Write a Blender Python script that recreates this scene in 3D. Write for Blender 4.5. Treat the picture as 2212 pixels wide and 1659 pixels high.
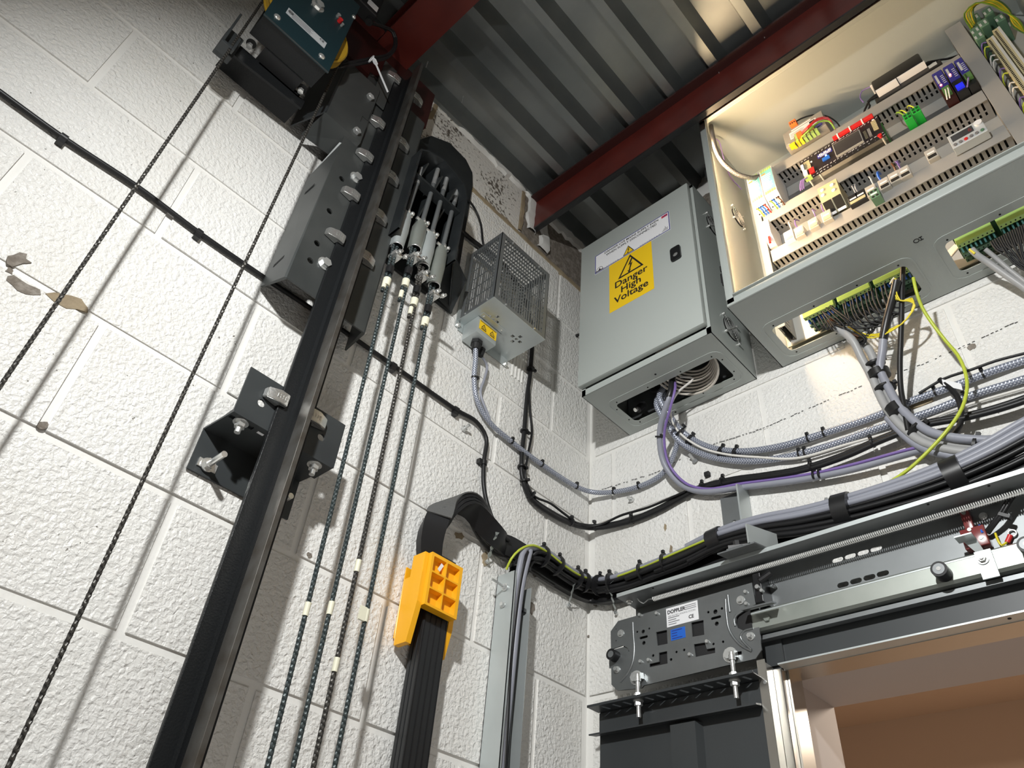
import bpy, bmesh, math, random
from mathutils import Vector, Matrix
random.seed(7)
C = bpy.context.scene.collection
SC = bpy.context.scene
V = Vector
PI = math.pi
for o in list(bpy.data.objects):
    bpy.data.objects.remove(o)

# ------------------------------------------------------------------ camera
# Lift shaft.  x = 0 is the left block wall, y = 0 the landing wall, z = 0 the floor.
# All coordinates below are measured from eye height; ZO lifts them to the floor datum.
ZO = 1.45
EYE = V((1.142, -1.42, 0.0))
FPX = 1650.0
AXR = V((0.7316422, 0.67721598, 0.07796289))      # camera right
AXD = V((-0.40127059, 0.52030316, -0.75383456))  # camera down
AXR = AXR.normalized()
AXD = (AXD - AXR * AXD.dot(AXR)).normalized()
AXF = AXR.cross(AXD)                         # camera forward
cam = bpy.data.cameras.new('camera')
cam.sensor_width = 36.0
cam.lens = FPX / 2212.0 * 36.0
cam.clip_start = 0.02
camo = bpy.data.objects.new('camera', cam)
C.objects.link(camo)
camo.matrix_world = Matrix(((AXR.x, -AXD.x, -AXF.x, EYE.x), (AXR.y, -AXD.y, -AXF.y, EYE.y),
                            (AXR.z, -AXD.z, -AXF.z, EYE.z + ZO), (0, 0, 0, 1)))
SC.camera = camo

# ------------------------------------------------------------------ world, lamps, exposure
w = bpy.data.worlds.new('shaft_world')
SC.world = w
w.use_nodes = True
w.node_tree.nodes['Background'].inputs[0].default_value = (0.75, 0.82, 0.9, 1)
w.node_tree.nodes['Background'].inputs[1].default_value = 0.05
SC.view_settings.view_transform = 'Standard'
SC.view_settings.look = 'None'
SC.view_settings.exposure = 0.0
SC.view_settings.gamma = 1.0
SC.view_settings.use_curve_mapping = False

def lamp(name, loc, target, size, power, color=(1, 1, 1), shape='DISK', size_y=None, spread=PI):
    d = bpy.data.lights.new(name, 'AREA')
    d.shape = shape
    d.size = size
    if size_y:
        d.size_y = size_y
    d.energy = power
    d.color = color
    d.spread = spread
    o = bpy.data.objects.new(name, d)
    C.objects.link(o)
    p = V(loc) + V((0, 0, ZO))
    o.location = p
    o.rotation_euler = (V(target) + V((0, 0, ZO)) - p).to_track_quat('-Z', 'Y').to_euler()
    return o

# the fitters' LED work light, hung beside the photographer, and the landing's ceiling light
lamp('work_light', (1.0, -1.70, 1.26), (0.72, -0.80, 0.74), 0.07, 23.5, (0.99, 1.0, 0.985), spread=2.75)
lamp('low_fill_light', (1.30, -1.20, -1.0), (0.25, -0.45, 0.6), 0.6, 5.0, (1.0, 0.99, 0.975))  # unseen fill lamp added low down to lift the shadows
lamp('landing_light', (0.9, 1.1, 0.95), (0.9, 1.0, -1.0), 0.5, 24.0, (1.0, 0.84, 0.68))

# ------------------------------------------------------------------ pixel rays -> points on real planes
def _ray(px, py):
    return AXR * ((px - 1106.0) / FPX) + AXD * ((py - 829.5) / FPX) + AXF
def PX(px, py, x):
    d = _ray(px, py)
    return EYE + d * ((x - EYE.x) / d.x)
def PY(px, py, y):
    d = _ray(px, py)
    return EYE + d * ((y - EYE.y) / d.y)
def PZ(px, py, z):
    d = _ray(px, py)
    return EYE + d * ((z - EYE.z) / d.z)

# ------------------------------------------------------------------ materials
M = {}
def mat(name, col, rough=0.5, metal=0.0, bump=None, var=None, spec=None, emit=None, es=0.0, coat=0.0, alpha=None, trans=None):
    m = bpy.data.materials.new(name)
    m.use_nodes = True
    nt = m.node_tree
    b = nt.nodes['Principled BSDF']
    b.inputs['Base Color'].default_value = (*col, 1)
    b.inputs['Roughness'].default_value = rough
    b.inputs['Metallic'].default_value = metal
    if spec is not None:
        b.inputs['Specular IOR Level'].default_value = spec
    if coat:
        b.inputs['Coat Weight'].default_value = coat
        b.inputs['Coat Roughness'].default_value = 0.15
    if emit:
        b.inputs['Emission Color'].default_value = (*emit, 1)
        b.inputs['Emission Strength'].default_value = es
    if trans is not None:
        b.inputs['Transmission Weight'].default_value = trans
    if alpha is not None:
        b.inputs['Alpha'].default_value = alpha
    tc = None
    if bump or var:
        tc = nt.nodes.new('ShaderNodeTexCoord')
    if bump:
        sc, st, det = bump
        n = nt.nodes.new('ShaderNodeTexNoise')
        n.inputs['Scale'].default_value = sc
        n.inputs['Detail'].default_value = det
        bp = nt.nodes.new('ShaderNodeBump')
        bp.inputs['Strength'].default_value = st
        bp.inputs['Distance'].default_value = 0.004
        nt.links.new(tc.outputs['Object'], n.inputs['Vector'])
        nt.links.new(n.outputs['Fac'], bp.inputs['Height'])
        nt.links.new(bp.outputs['Normal'], b.inputs['Normal'])
    if var:
        sc, col2, lo, hi = var
        n = nt.nodes.new('ShaderNodeTexNoise')
        n.inputs['Scale'].default_value = sc
        n.inputs['Detail'].default_value = 5
        r = nt.nodes.new('ShaderNodeValToRGB')
        r.color_ramp.elements[0].position = lo
        r.color_ramp.elements[0].color = (*col, 1)
        r.color_ramp.elements[1].position = hi
        r.color_ramp.elements[1].color = (*col2, 1)
        nt.links.new(tc.outputs['Object'], n.inputs['Vector'])
        nt.links.new(n.outputs['Fac'], r.inputs['Fac'])
        nt.links.new(r.outputs['Color'], b.inputs['Base Color'])
    M[name] = m
    return m

def block_paint():
    """white masonry paint over open-textured block: pebbly relief, few pin holes, faint grime"""
    m = mat('block_paint', (0.79, 0.782, 0.758), 0.42, spec=0.45)
    nt = m.node_tree; b = nt.nodes['Principled BSDF']
    tc = nt.nodes.new('ShaderNodeTexCoord')
    geo = nt.nodes.new('ShaderNodeNewGeometry')
    n1 = nt.nodes.new('ShaderNodeTexNoise'); n1.inputs['Scale'].default_value = 120; n1.inputs['Detail'].default_value = 2.0
    n1.inputs['Distortion'].default_value = 0.35
    n2 = nt.nodes.new('ShaderNodeTexNoise'); n2.inputs['Scale'].default_value = 24; n2.inputs['Detail'].default_value = 3
    ad = nt.nodes.new('ShaderNodeMath'); ad.operation = 'MULTIPLY_ADD'; ad.inputs[1].default_value = 0.35
    bp = nt.nodes.new('ShaderNodeBump'); bp.inputs['Strength'].default_value = 0.75; bp.inputs['Distance'].default_value = 0.0065
    nt.links.new(geo.outputs['Position'], n1.inputs['Vector']); nt.links.new(geo.outputs['Position'], n2.inputs['Vector'])
    nt.links.new(n2.outputs['Fac'], ad.inputs[0]); nt.links.new(n1.outputs['Fac'], ad.inputs[2])
    nt.links.new(ad.outputs[0], bp.inputs['Height']); nt.links.new(bp.outputs['Normal'], b.inputs['Normal'])
    # pin holes where the paint missed the pores
    n3 = nt.nodes.new('ShaderNodeTexNoise'); n3.inputs['Scale'].default_value = 130; n3.inputs['Detail'].default_value = 2
    n4 = nt.nodes.new('ShaderNodeTexNoise'); n4.inputs['Scale'].default_value = 7; n4.inputs['Detail'].default_value = 3
    nt.links.new(geo.outputs['Position'], n3.inputs['Vector']); nt.links.new(geo.outputs['Position'], n4.inputs['Vector'])
    s = nt.nodes.new('ShaderNodeMath'); s.operation = 'MULTIPLY_ADD'; s.inputs[1].default_value = 0.42
    nt.links.new(n4.outputs['Fac'], s.inputs[0]); nt.links.new(n3.outputs['Fac'], s.inputs[2])
    r = nt.nodes.new('ShaderNodeValToRGB')
    r.color_ramp.elements[0].position = 0.975; r.color_ramp.elements[0].color = (0.79, 0.782, 0.758, 1)
    r.color_ramp.elements[1].position = 1.01; r.color_ramp.elements[1].color = (0.16, 0.145, 0.125, 1)
    nt.links.new(s.outputs[0], r.inputs['Fac'])
    n5 = nt.nodes.new('ShaderNodeTexNoise'); n5.inputs['Scale'].default_value = 3.2; n5.inputs['Detail'].default_value = 4
    nt.links.new(geo.outputs['Position'], n5.inputs['Vector'])
    r2 = nt.nodes.new('ShaderNodeValToRGB')
    r2.color_ramp.elements[0].position = 0.25; r2.color_ramp.elements[0].color = (0.93, 0.92, 0.90, 1)
    r2.color_ramp.elements[1].position = 0.6; r2.color_ramp.elements[1].color = (1, 1, 1, 1)
    nt.links.new(n5.outputs['Fac'], r2.inputs['Fac'])
    mx = nt.nodes.new('ShaderNodeMix'); mx.data_type = 'RGBA'; mx.blend_type = 'MULTIPLY'; mx.inputs[0].default_value = 1
    nt.links.new(r.outputs['Color'], mx.inputs[6]); nt.links.new(r2.outputs['Color'], mx.inputs[7])
    nt.links.new(mx.outputs[2], b.inputs['Base Color'])
block_paint()

def speckled():
    """top course: thin roller coat that left the block's pores bare"""
    m = mat('speckled_block', (0.72, 0.70, 0.66), 0.55)
    nt = m.node_tree; b = nt.nodes['Principled BSDF']
    geo = nt.nodes.new('ShaderNodeNewGeometry')
    n3 = nt.nodes.new('ShaderNodeTexNoise'); n3.inputs['Scale'].default_value = 85; n3.inputs['Detail'].default_value = 4
    n4 = nt.nodes.new('ShaderNodeTexNoise'); n4.inputs['Scale'].default_value = 9; n4.inputs['Detail'].default_value = 3
    nt.links.new(geo.outputs['Position'], n3.inputs['Vector']); nt.links.new(geo.outputs['Position'], n4.inputs['Vector'])
    s = nt.nodes.new('ShaderNodeMath'); s.operation = 'MULTIPLY_ADD'; s.inputs[1].default_value = 0.6
    nt.links.new(n4.outputs['Fac'], s.inputs[0]); nt.links.new(n3.outputs['Fac'], s.inputs[2])
    r = nt.nodes.new('ShaderNodeValToRGB')
    r.color_ramp.elements[0].position = 0.84; r.color_ramp.elements[0].color = (0.72, 0.70, 0.66, 1)
    r.color_ramp.elements[1].position = 0.95; r.color_ramp.elements[1].color = (0.13, 0.11, 0.09, 1)
    nt.links.new(s.outputs[0], r.inputs['Fac']); nt.links.new(r.outputs['Color'], b.inputs['Base Color'])
    bp = nt.nodes.new('ShaderNodeBump'); bp.inputs['Strength'].default_value = 0.7; bp.inputs['Distance'].default_value = 0.004
    nt.links.new(n3.outputs['Fac'], bp.inputs['Height']); nt.links.new(bp.outputs['Normal'], b.inputs['Normal'])
speckled()

def uv_stripes(name, c1, c2, scale, twist, rough, metal, width=0.5, bump=0.5, kind='diag'):
    """wound or braided surface along a tube: v runs in metres along it, u once around it"""
    m = mat(name, c1, rough, metal)
    nt = m.node_tree; b = nt.nodes['Principled BSDF']
    uv = nt.nodes.new('ShaderNodeUVMap')
    sep = nt.nodes.new('ShaderNodeSeparateXYZ'); nt.links.new(uv.outputs[0], sep.inputs[0])
    def stripe(tw):
        a = nt.nodes.new('ShaderNodeMath'); a.operation = 'MULTIPLY'; a.inputs[1].default_value = tw
        nt.links.new(sep.outputs[0], a.inputs[0])
        c = nt.nodes.new('ShaderNodeMath'); c.operation = 'MULTIPLY_ADD'; c.inputs[1].default_value = scale
        nt.links.new(sep.outputs[1], c.inputs[0]); nt.links.new(a.outputs[0], c.inputs[2])
        f = nt.nodes.new('ShaderNodeMath'); f.operation = 'PINGPONG'; f.inputs[1].default_value = 0.5
        nt.links.new(c.outputs[0], f.inputs[0])
        g = nt.nodes.new('ShaderNodeMath'); g.operation = 'MULTIPLY'; g.inputs[1].default_value = 2.0
        nt.links.new(f.outputs[0], g.inputs[0])
        return g.outputs[0]
    s = stripe(twist)
    if kind == 'braid':
        s2 = stripe(-twist)
        mn = nt.nodes.new('ShaderNodeMath'); mn.operation = 'MULTIPLY'
        nt.links.new(s, mn.inputs[0]); nt.links.new(s2, mn.inputs[1])
        s = mn.outputs[0]
    r = nt.nodes.new('ShaderNodeValToRGB')
    r.color_ramp.elements[0].position = max(0, width - 0.22); r.color_ramp.elements[0].color = (*c2, 1)
    r.color_ramp.elements[1].position = min(1, width + 0.22); r.color_ramp.elements[1].color = (*c1, 1)
    nt.links.new(s, r.inputs['Fac']); nt.links.new(r.outputs['Color'], b.inputs['Base Color'])
    if bump:
        bp = nt.nodes.new('ShaderNodeBump'); bp.inputs['Strength'].default_value = bump; bp.inputs['Distance'].default_value = 0.001
        nt.links.new(s, bp.inputs['Height']); nt.links.new(bp.outputs['Normal'], b.inputs['Normal'])
    return m

mat('mortar_paint', (0.80, 0.79, 0.76), 0.5, bump=(60, 0.25, 3))
mat('mortar_raw', (0.36, 0.29, 0.19), 0.9, bump=(140, 0.5, 4), var=(16, (0.22, 0.17, 0.11), 0.35, 0.75))
mat('fillet_white', (0.72, 0.715, 0.69), 0.55, bump=(38, 0.5, 3))
mat('block_bare', (0.17, 0.145, 0.12), 0.95, bump=(190, 0.7, 4), var=(70, (0.30, 0.27, 0.235), 0.4, 0.72))
mat('block_low_bounce', (0.34, 0.335, 0.32), 0.9, bump=(90, 0.5, 3))  # block darkened on the unseen walls to cut bounced light
mat('spring_wire', (0.88, 0.88, 0.86), 0.35, 0.35)
mat('pencil', (0.05, 0.05, 0.05), 0.8)
mat('deck_zinc', (0.34, 0.36, 0.36), 0.36, 0.85, var=(5, (0.25, 0.27, 0.275), 0.35, 0.7))
mat('red_oxide', (0.115, 0.017, 0.012), 0.36, bump=(30, 0.06, 2), var=(12, (0.085, 0.012, 0.009), 0.35, 0.7))
mat('red_dark', (0.035, 0.006, 0.005), 0.45)
mat('black_gloss', (0.012, 0.012, 0.013), 0.3)
mat('black_paint', (0.010, 0.011, 0.012), 0.38, bump=(300, 0.12, 2), spec=0.25)
mat('black_matt', (0.010, 0.010, 0.011), 0.6)
mat('rubber', (0.012, 0.012, 0.013), 0.42, spec=0.35)
mat('rubber_ribbed', (0.02, 0.021, 0.022), 0.38, spec=0.4)
mat('sleeve_grey', (0.09, 0.09, 0.088), 0.75, bump=(400, 0.3, 2))
mat('tie_black', (0.011, 0.011, 0.012), 0.4)
mat('mill_steel', (0.085, 0.09, 0.088), 0.42, 0.45, var=(6, (0.055, 0.060, 0.060), 0.35, 0.65))
mat('dark_plate', (0.050, 0.056, 0.058), 0.45, 0.25, var=(7, (0.034, 0.038, 0.041), 0.35, 0.65))
mat('hitch_steel', (0.028, 0.032, 0.034), 0.45, 0.2, var=(9, (0.018, 0.021, 0.023), 0.35, 0.65))
mat('rail_blade', (0.17, 0.165, 0.155), 0.38, 0.8, var=(30, (0.10, 0.085, 0.07), 0.4, 0.75))
mat('chrome', (0.82, 0.82, 0.80), 0.22, 0.8)
mat('zinc_bright', (0.74, 0.75, 0.74), 0.3, 0.75, var=(60, (0.58, 0.59, 0.59), 0.4, 0.7))
mat('clip_cast', (0.68, 0.68, 0.66), 0.26, 0.85, bump=(160, 0.12, 2))
mat('galv', (0.56, 0.60, 0.60), 0.42, 0.55, var=(7, (0.48, 0.52, 0.52), 0.35, 0.7))
mat('galv_dark', (0.24, 0.255, 0.26), 0.42, 0.6, var=(8, (0.19, 0.20, 0.205), 0.35, 0.7))
mat('galv_green', (0.42, 0.445, 0.41), 0.38, 0.65, var=(12, (0.33, 0.36, 0.33), 0.35, 0.7))
mat('hanger_zinc', (0.25, 0.265, 0.27), 0.36, 0.75, var=(9, (0.20, 0.21, 0.215), 0.35, 0.7))
mat('stainless', (0.50, 0.48, 0.44), 0.28, 0.95)
mat('door_grey', (0.045, 0.050, 0.053), 0.42, 0.1, var=(4, (0.038, 0.042, 0.045), 0.35, 0.7))
mat('ral_grey', (0.40, 0.43, 0.41), 0.36, bump=(260, 0.05, 2))
mat('cream_inside', (0.62, 0.59, 0.53), 0.5)
mat('mount_plate', (0.50, 0.50, 0.48), 0.4, 0.35)
mat('duct_grey', (0.30, 0.295, 0.285), 0.5)
mat('duct_dark', (0.085, 0.09, 0.095), 0.55)
mat('slot_dark', (0.006, 0.006, 0.006), 0.9)
mat('orange_abs', (0.93, 0.45, 0.012), 0.36, spec=0.5)
mat('orange_plug', (0.95, 0.18, 0.03), 0.4)
mat('yellow_sticker', (0.86, 0.56, 0.012), 0.45)
mat('yellow_wire', (0.75, 0.62, 0.03), 0.4)
mat('yellow_sheave', (0.42, 0.25, 0.02), 0.4)
mat('tape_cream', (0.78, 0.76, 0.60), 0.5)
mat('tape_black', (0.014, 0.014, 0.015), 0.35)
mat('white_sticker', (0.80, 0.80, 0.82), 0.45)
mat('silver_sticker', (0.62, 0.65, 0.67), 0.4, 0.3)
mat('blue_sticker', (0.015, 0.12, 0.55), 0.4)
mat('ink_black', (0.012, 0.010, 0.012), 0.6)
mat('ink_navy', (0.02, 0.025, 0.20), 0.5)
mat('ink_grey', (0.17, 0.17, 0.18), 0.6)
mat('ink_red', (0.55, 0.03, 0.05), 0.5)
mat('teal_box', (0.008, 0.024, 0.030), 0.4, spec=0.35)
mat('red_plastic', (0.6, 0.02, 0.02), 0.35)
mat('lock_red', (0.20, 0.035, 0.035), 0.25, coat=0.5)
mat('grey_cable', (0.28, 0.29, 0.34), 0.42)
mat('grey_cable_warm', (0.36, 0.36, 0.36), 0.42)
mat('violet_wire', (0.20, 0.13, 0.38), 0.4)
mat('white_wire', (0.72, 0.70, 0.66), 0.42)
mat('cream_cable', (0.62, 0.57, 0.50), 0.45)
mat('green_wire', (0.20, 0.36, 0.03), 0.4)
mat('greenyellow', (0.48, 0.56, 0.05), 0.38)
mat('red_wire', (0.62, 0.03, 0.03), 0.4)
mat('blue_wire', (0.02, 0.13, 0.60), 0.4)
mat('brown_wire', (0.10, 0.04, 0.02), 0.4)
mat('terminal_green', (0.09, 0.20, 0.06), 0.4)
mat('terminal_lime', (0.33, 0.50, 0.14), 0.4)
mat('terminal_plug', (0.02, 0.42, 0.05), 0.35)
mat('terminal_teal', (0.10, 0.20, 0.13), 0.42)
mat('terminal_beige', (0.47, 0.42, 0.26), 0.5)
mat('pcb_black', (0.018, 0.014, 0.017), 0.3)
mat('pcb_green', (0.008, 0.06, 0.012), 0.35)
mat('lcd', (0.045, 0.045, 0.048), 0.12, coat=0.6)
mat('module_teal', (0.13, 0.42, 0.43), 0.4)
mat('module_blue', (0.03, 0.03, 0.24), 0.25, coat=0.4)
mat('blue_jack', (0.02, 0.03, 0.85), 0.4, emit=(0.02, 0.03, 1.0), es=0.35)
mat('led_red', (0.8, 0.05, 0.05), 0.3, emit=(1.0, 0.12, 0.12), es=12)
mat('led_blue', (0.2, 0.3, 0.9), 0.3, emit=(0.25, 0.4, 1.0), es=5)
mat('relay_clear', (0.62, 0.60, 0.57), 0.15, alpha=0.62)
mat('psu_grey', (0.29, 0.275, 0.25), 0.42)
mat('conduit', (0.16, 0.15, 0.15), 0.45)
mat('adapter_black', (0.014, 0.014, 0.015), 0.35)
mat('lamp_strip', (1, 0.9, 0.7), 0.4, emit=(1.0, 0.70, 0.40), es=250)
mat('plaster_pink', (0.46, 0.42, 0.405), 0.7)
mat('landing_paint', (0.56, 0.44, 0.34), 0.8)
mat('floor_dark', (0.30, 0.30, 0.29), 0.8)
mat('terminal_bronze', (0.28, 0.21, 0.06), 0.35, 0.4)
uv_stripes('rope_steel', (0.085, 0.08, 0.072), (0.030, 0.028, 0.026), 130, 1.0, 0.42, 0.5, 0.42, 1.0)
uv_stripes('rope_green', (0.065, 0.080, 0.082), (0.022, 0.034, 0.036), 130, 1.0, 0.42, 0.4, 0.42, 1.0)
uv_stripes('braid', (0.62, 0.65, 0.72), (0.19, 0.21, 0.28), 150, 6.0, 0.25, 0.35, 0.30, 0.5, kind='braid')
uv_stripes('conduit_ribs', (0.23, 0.215, 0.21), (0.05, 0.045, 0.045), 330, 0.0, 0.4, 0.1, 0.5, 1.0)

# ------------------------------------------------------------------ mesh builder
class MB:
    def __init__(s):
        s.v = []; s.f = []; s.uv = {}
    def add(s, vs, fs, uvs=None):
        b = len(s.v)
        s.v.extend([V(p) for p in vs])
        for i, f in enumerate(fs):
            if uvs:
                s.uv[len(s.f)] = uvs[i]
            s.f.append([b + k for k in f])
        return s
    def box(s, x0, x1, y0, y1, z0, z1, bev=0.0):
        if x0 > x1: x0, x1 = x1, x0
        if y0 > y1: y0, y1 = y1, y0
        if z0 > z1: z0, z1 = z1, z0
        if bev > 0:
            bm = bmesh.new()
            bmesh.ops.create_cube(bm, size=1)
            for v in bm.verts:
                v.co = V(((x0 + x1) / 2 + v.co.x * (x1 - x0), (y0 + y1) / 2 + v.co.y * (y1 - y0), (z0 + z1) / 2 + v.co.z * (z1 - z0)))
            bmesh.ops.bevel(bm, geom=bm.edges[:], offset=bev, segments=2, affect='EDGES', profile=0.5)
            return s.bm(bm)
        return s.add([(x0, y0, z0), (x1, y0, z0), (x1, y1, z0), (x0, y1, z0), (x0, y0, z1), (x1, y0, z1), (x1, y1, z1), (x0, y1, z1)],
                     [(0, 3, 2, 1), (4, 5, 6, 7), (0, 1, 5, 4), (1, 2, 6, 5), (2, 3, 7, 6), (3, 0, 4, 7)])
    def bm(s, bm):
        bm.verts.ensure_lookup_table()
        s.add([v.co.copy() for v in bm.verts], [[v.index for v in f.verts] for f in bm.faces])
        bm.free()
        return s
    def obox(s, c, ax, ay, az, hx, hy, hz):
        """oriented box: centre, three unit axes, half sizes"""
        c, ax, ay, az = V(c), V(ax).normalized(), V(ay).normalized(), V(az).normalized()
        vs = [c + ax * (sx * hx) + ay * (sy * hy) + az * (sz * hz) for sz in (-1, 1) for sx, sy in ((-1, -1), (1, -1), (1, 1), (-1, 1))]
        return s.add(vs, [(0, 3, 2, 1), (4, 5, 6, 7), (0, 1, 5, 4), (1, 2, 6, 5), (2, 3, 7, 6), (3, 0, 4, 7)])
    def bar(s, p, q, w, h, up=(0, 0, 1)):
        p, q = V(p), V(q)
        d = q - p
        L = d.length
        d.normalize()
        u = V(up)
        if abs(d.dot(u)) > 0.98:
            u = V((1, 0, 0))
        a = d.cross(u).normalized()
        b = a.cross(d).normalized()
        return s.obox((p + q) / 2, d, a, b, L / 2, w / 2, h / 2)
    def cyl(s, p, q, r, n=16, r2=None, cap=True):
        p, q = V(p), V(q)
        d = (q - p).normalized()
        u = V((0, 0, 1)) if abs(d.z) < 0.9 else V((1, 0, 0))
        a = d.cross(u).normalized(); b = d.cross(a)
        r2 = r if r2 is None else r2
        vs = [p + (a * math.cos(t) + b * math.sin(t)) * r for t in [2 * PI * i / n for i in range(n)]]
        vs += [q + (a * math.cos(t) + b * math.sin(t)) * r2 for t in [2 * PI * i / n for i in range(n)]]
        fs = [(i, (i + 1) % n, n + (i + 1) % n, n + i) for i in range(n)]
        if cap:
            fs += [tuple(range(n - 1, -1, -1)), tuple(range(n, 2 * n))]
        return s.add(vs, fs)
    def hexa(s, p, q, r):
        return s.cyl(p, q, r, 6)
    def ball(s, c, r, n=10):
        bm = bmesh.new()
        bmesh.ops.create_uvsphere(bm, u_segments=n, v_segments=max(5, n // 2), radius=1)
        rr = (r, r, r) if isinstance(r, (int, float)) else r
        for v in bm.verts:
            v.co = V(c) + V((v.co.x * rr[0], v.co.y * rr[1], v.co.z * rr[2]))
        return s.bm(bm)
    def ring(s, c, axis, R, r, n=28, m=8):
        axis = V(axis).normalized()
        u = V((0, 0, 1)) if abs(axis.z) < 0.9 else V((1, 0, 0))
        a = axis.cross(u).normalized(); b = axis.cross(a)
        pts = [V(c) + (a * math.cos(t) + b * math.sin(t)) * R for t in [2 * PI * i / n for i in range(n)]]
        return s.tube(pts + [pts[0]], r, m, cap=False)
    def tube(s, pts, r, n=8, cap=True, lobes=None, pitch=None):
        pts = [V(p) for p in pts]
        k = len(pts)
        T = []
        for i in range(k):
            t = pts[min(i + 1, k - 1)] - pts[max(i - 1, 0)]
            if t.length < 1e-9:
                t = T[-1] if T else V((0, 0, 1))
            T.append(t.normalized())
        u = V((0, 0, 1)) if abs(T[0].z) < 0.9 else V((1, 0, 0))
        a = (u - T[0] * u.dot(T[0])).normalized()
        vs = []; dist = 0.0; D = []
        for i in range(k):
            if i:
                dist += (pts[i] - pts[i - 1]).length
                a = (a - T[i] * a.dot(T[i])).normalized()
            D.append(dist)
            b = T[i].cross(a)
            ri = r(i / (k - 1)) if callable(r) else r
            for j in range(n):
                th = 2 * PI * j / n
                rr = ri
                if lobes:
                    rr = ri * (0.86 + 0.14 * abs(math.cos(lobes * th / 2)))
                    th += 2 * PI * dist / pitch
                vs.append(pts[i] + (a * math.cos(th) + b * math.sin(th)) * rr)
        fs = []; uv = []
        for i in range(k - 1):
            for j in range(n):
                j2 = (j + 1) % n
                fs.append((i * n + j, i * n + j2, (i + 1) * n + j2, (i + 1) * n + j))
                uv.append(((j / n, D[i]), ((j + 1) / n, D[i]), ((j + 1) / n, D[i + 1]), (j / n, D[i + 1])))
        if cap:
            fs.append(tuple(range(n - 1, -1, -1))); uv.append(tuple((0, 0) for _ in range(n)))
            fs.append(tuple((k - 1) * n + j for j in range(n))); uv.append(tuple((0, 0) for _ in range(n)))
        return s.add(vs, fs, uv)
    def prism(s, poly, off):
        """planar 3-D polygon given thickness by the vector off"""
        n = len(poly); off = V(off)
        vs = [V(p) for p in poly] + [V(p) + off for p in poly]
        fs = [tuple(range(n)), tuple(range(2 * n - 1, n - 1, -1))] + [(i, n + i, n + (i + 1) % n, (i + 1) % n) for i in range(n)]
        return s.add(vs, fs)
    def holed(s, outer, holes, o, ax, ay, th):
        """flat plate with holes: outer and holes are 2-D loops in the frame (o, ax, ay); th = thickness vector"""
        import mathutils.geometry as G
        o, ax, ay, th = V(o), V(ax), V(ay), V(th)
        loops = [outer] + holes
        flat = [p for l in loops for p in l]
        tris = G.tessellate_polygon([[V((p[0], p[1], 0)) for p in l] for l in loops])
        N = len(flat)
        vs = [o + ax * p[0] + ay * p[1] for p in flat]
        vs += [p + th for p in vs]
        fs = []
        nrm = ax.cross(ay).dot(th)
        for t in tris:
            a, b, c = (flat[i] for i in t)
            ccw = (b[0] - a[0]) * (c[1] - a[1]) - (b[1] - a[1]) * (c[0] - a[0]) > 0
            t = tuple(t) if ccw == (nrm < 0) else tuple(reversed(t))
            fs.append(t); fs.append(tuple(N + i for i in reversed(t)))
        k = 0
        for l in loops:
            m = len(l)
            for i in range(m):
                fs.append((k + i, k + (i + 1) % m, N + k + (i + 1) % m, N + k + i))
            k += m
        return s.add(vs, fs)
    def build(s, name, m, parent=None, smooth=None, loc=None):
        me = bpy.data.meshes.new(name)
        if loc is None and parent is None:
            lo = V((min(v.x for v in s.v), min(v.y for v in s.v), min(v.z for v in s.v)))
            hi = V((max(v.x for v in s.v), max(v.y for v in s.v), max(v.z for v in s.v)))
            loc = V(((lo.x + hi.x) / 2, (lo.y + hi.y) / 2, lo.z))
        org = ORG[parent.name] if parent is not None else V(loc)
        me.from_pydata([v - org for v in s.v], [], s.f)
        if s.uv:
            l = me.uv_layers.new(name='UVMap')
            for p in me.polygons:
                u = s.uv.get(p.index)
                if u:
                    for li, c in zip(p.loop_indices, u):
                        l.data[li].uv = c
        mm = M[m] if isinstance(m, str) else m
        me.materials.append(mm)
        me.validate()
        if smooth is not None:
            bm = bmesh.new(); bm.from_mesh(me)
            bmesh.ops.recalc_face_normals(bm, faces=bm.faces)
            ang = math.radians(smooth)
            for f in bm.faces:
                f.smooth = True
            for e in bm.edges:
                e.smooth = len(e.link_faces) == 2 and e.calc_face_angle(0) < ang
            bm.to_mesh(me); bm.free()
        o = bpy.data.objects.new(name, me)
        C.objects.link(o)
        if parent is not None:
            o.parent = parent
            ORG[o.name] = org
        else:
            o.location = org + V((0, 0, ZO))
            ORG[o.name] = org
        return o
ORG = {}
X_, Y_, Z_ = V((1, 0, 0)), V((0, 1, 0)), V((0, 0, 1))

def tag(o, label=None, cat=None, group=None, kind=None):
    if label: o['label'] = label
    if cat: o['category'] = cat
    if group: o['group'] = group
    if kind: o['kind'] = kind
    return o
def thing(name, loc, label, cat, group=None):
    o = bpy.data.objects.new(name, None)
    o.empty_display_size = 0.05
    C.objects.link(o)
    o.location = V(loc) + V((0, 0, ZO))
    ORG[o.name] = V(loc)
    return tag(o, label, cat, group)
def dup(o, delta, label=None, group=None):
    """copy of a thing with its parts and their sub-parts, moved by delta"""
    c = o.copy(); C.objects.link(c)
    c.location = o.location + V(delta)
    ORG[c.name] = ORG[o.name] + V(delta)
    if label: c['label'] = label
    if group: c['group'] = group
    for ch in list(o.children):
        d = ch.copy(); C.objects.link(d); d.parent = c; ORG[d.name] = ORG[c.name]
        for g in list(ch.children):
            e = g.copy(); C.objects.link(e); e.parent = d; ORG[e.name] = ORG[c.name]
    return c
def piece(src, name, parent, delta):
    """copy of a part that shares its mesh, shifted inside its parent"""
    c = src.copy(); C.objects.link(c); c.name = name
    c.parent = parent; c.location = V(delta); ORG[c.name] = ORG[parent.name]
    return c
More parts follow.
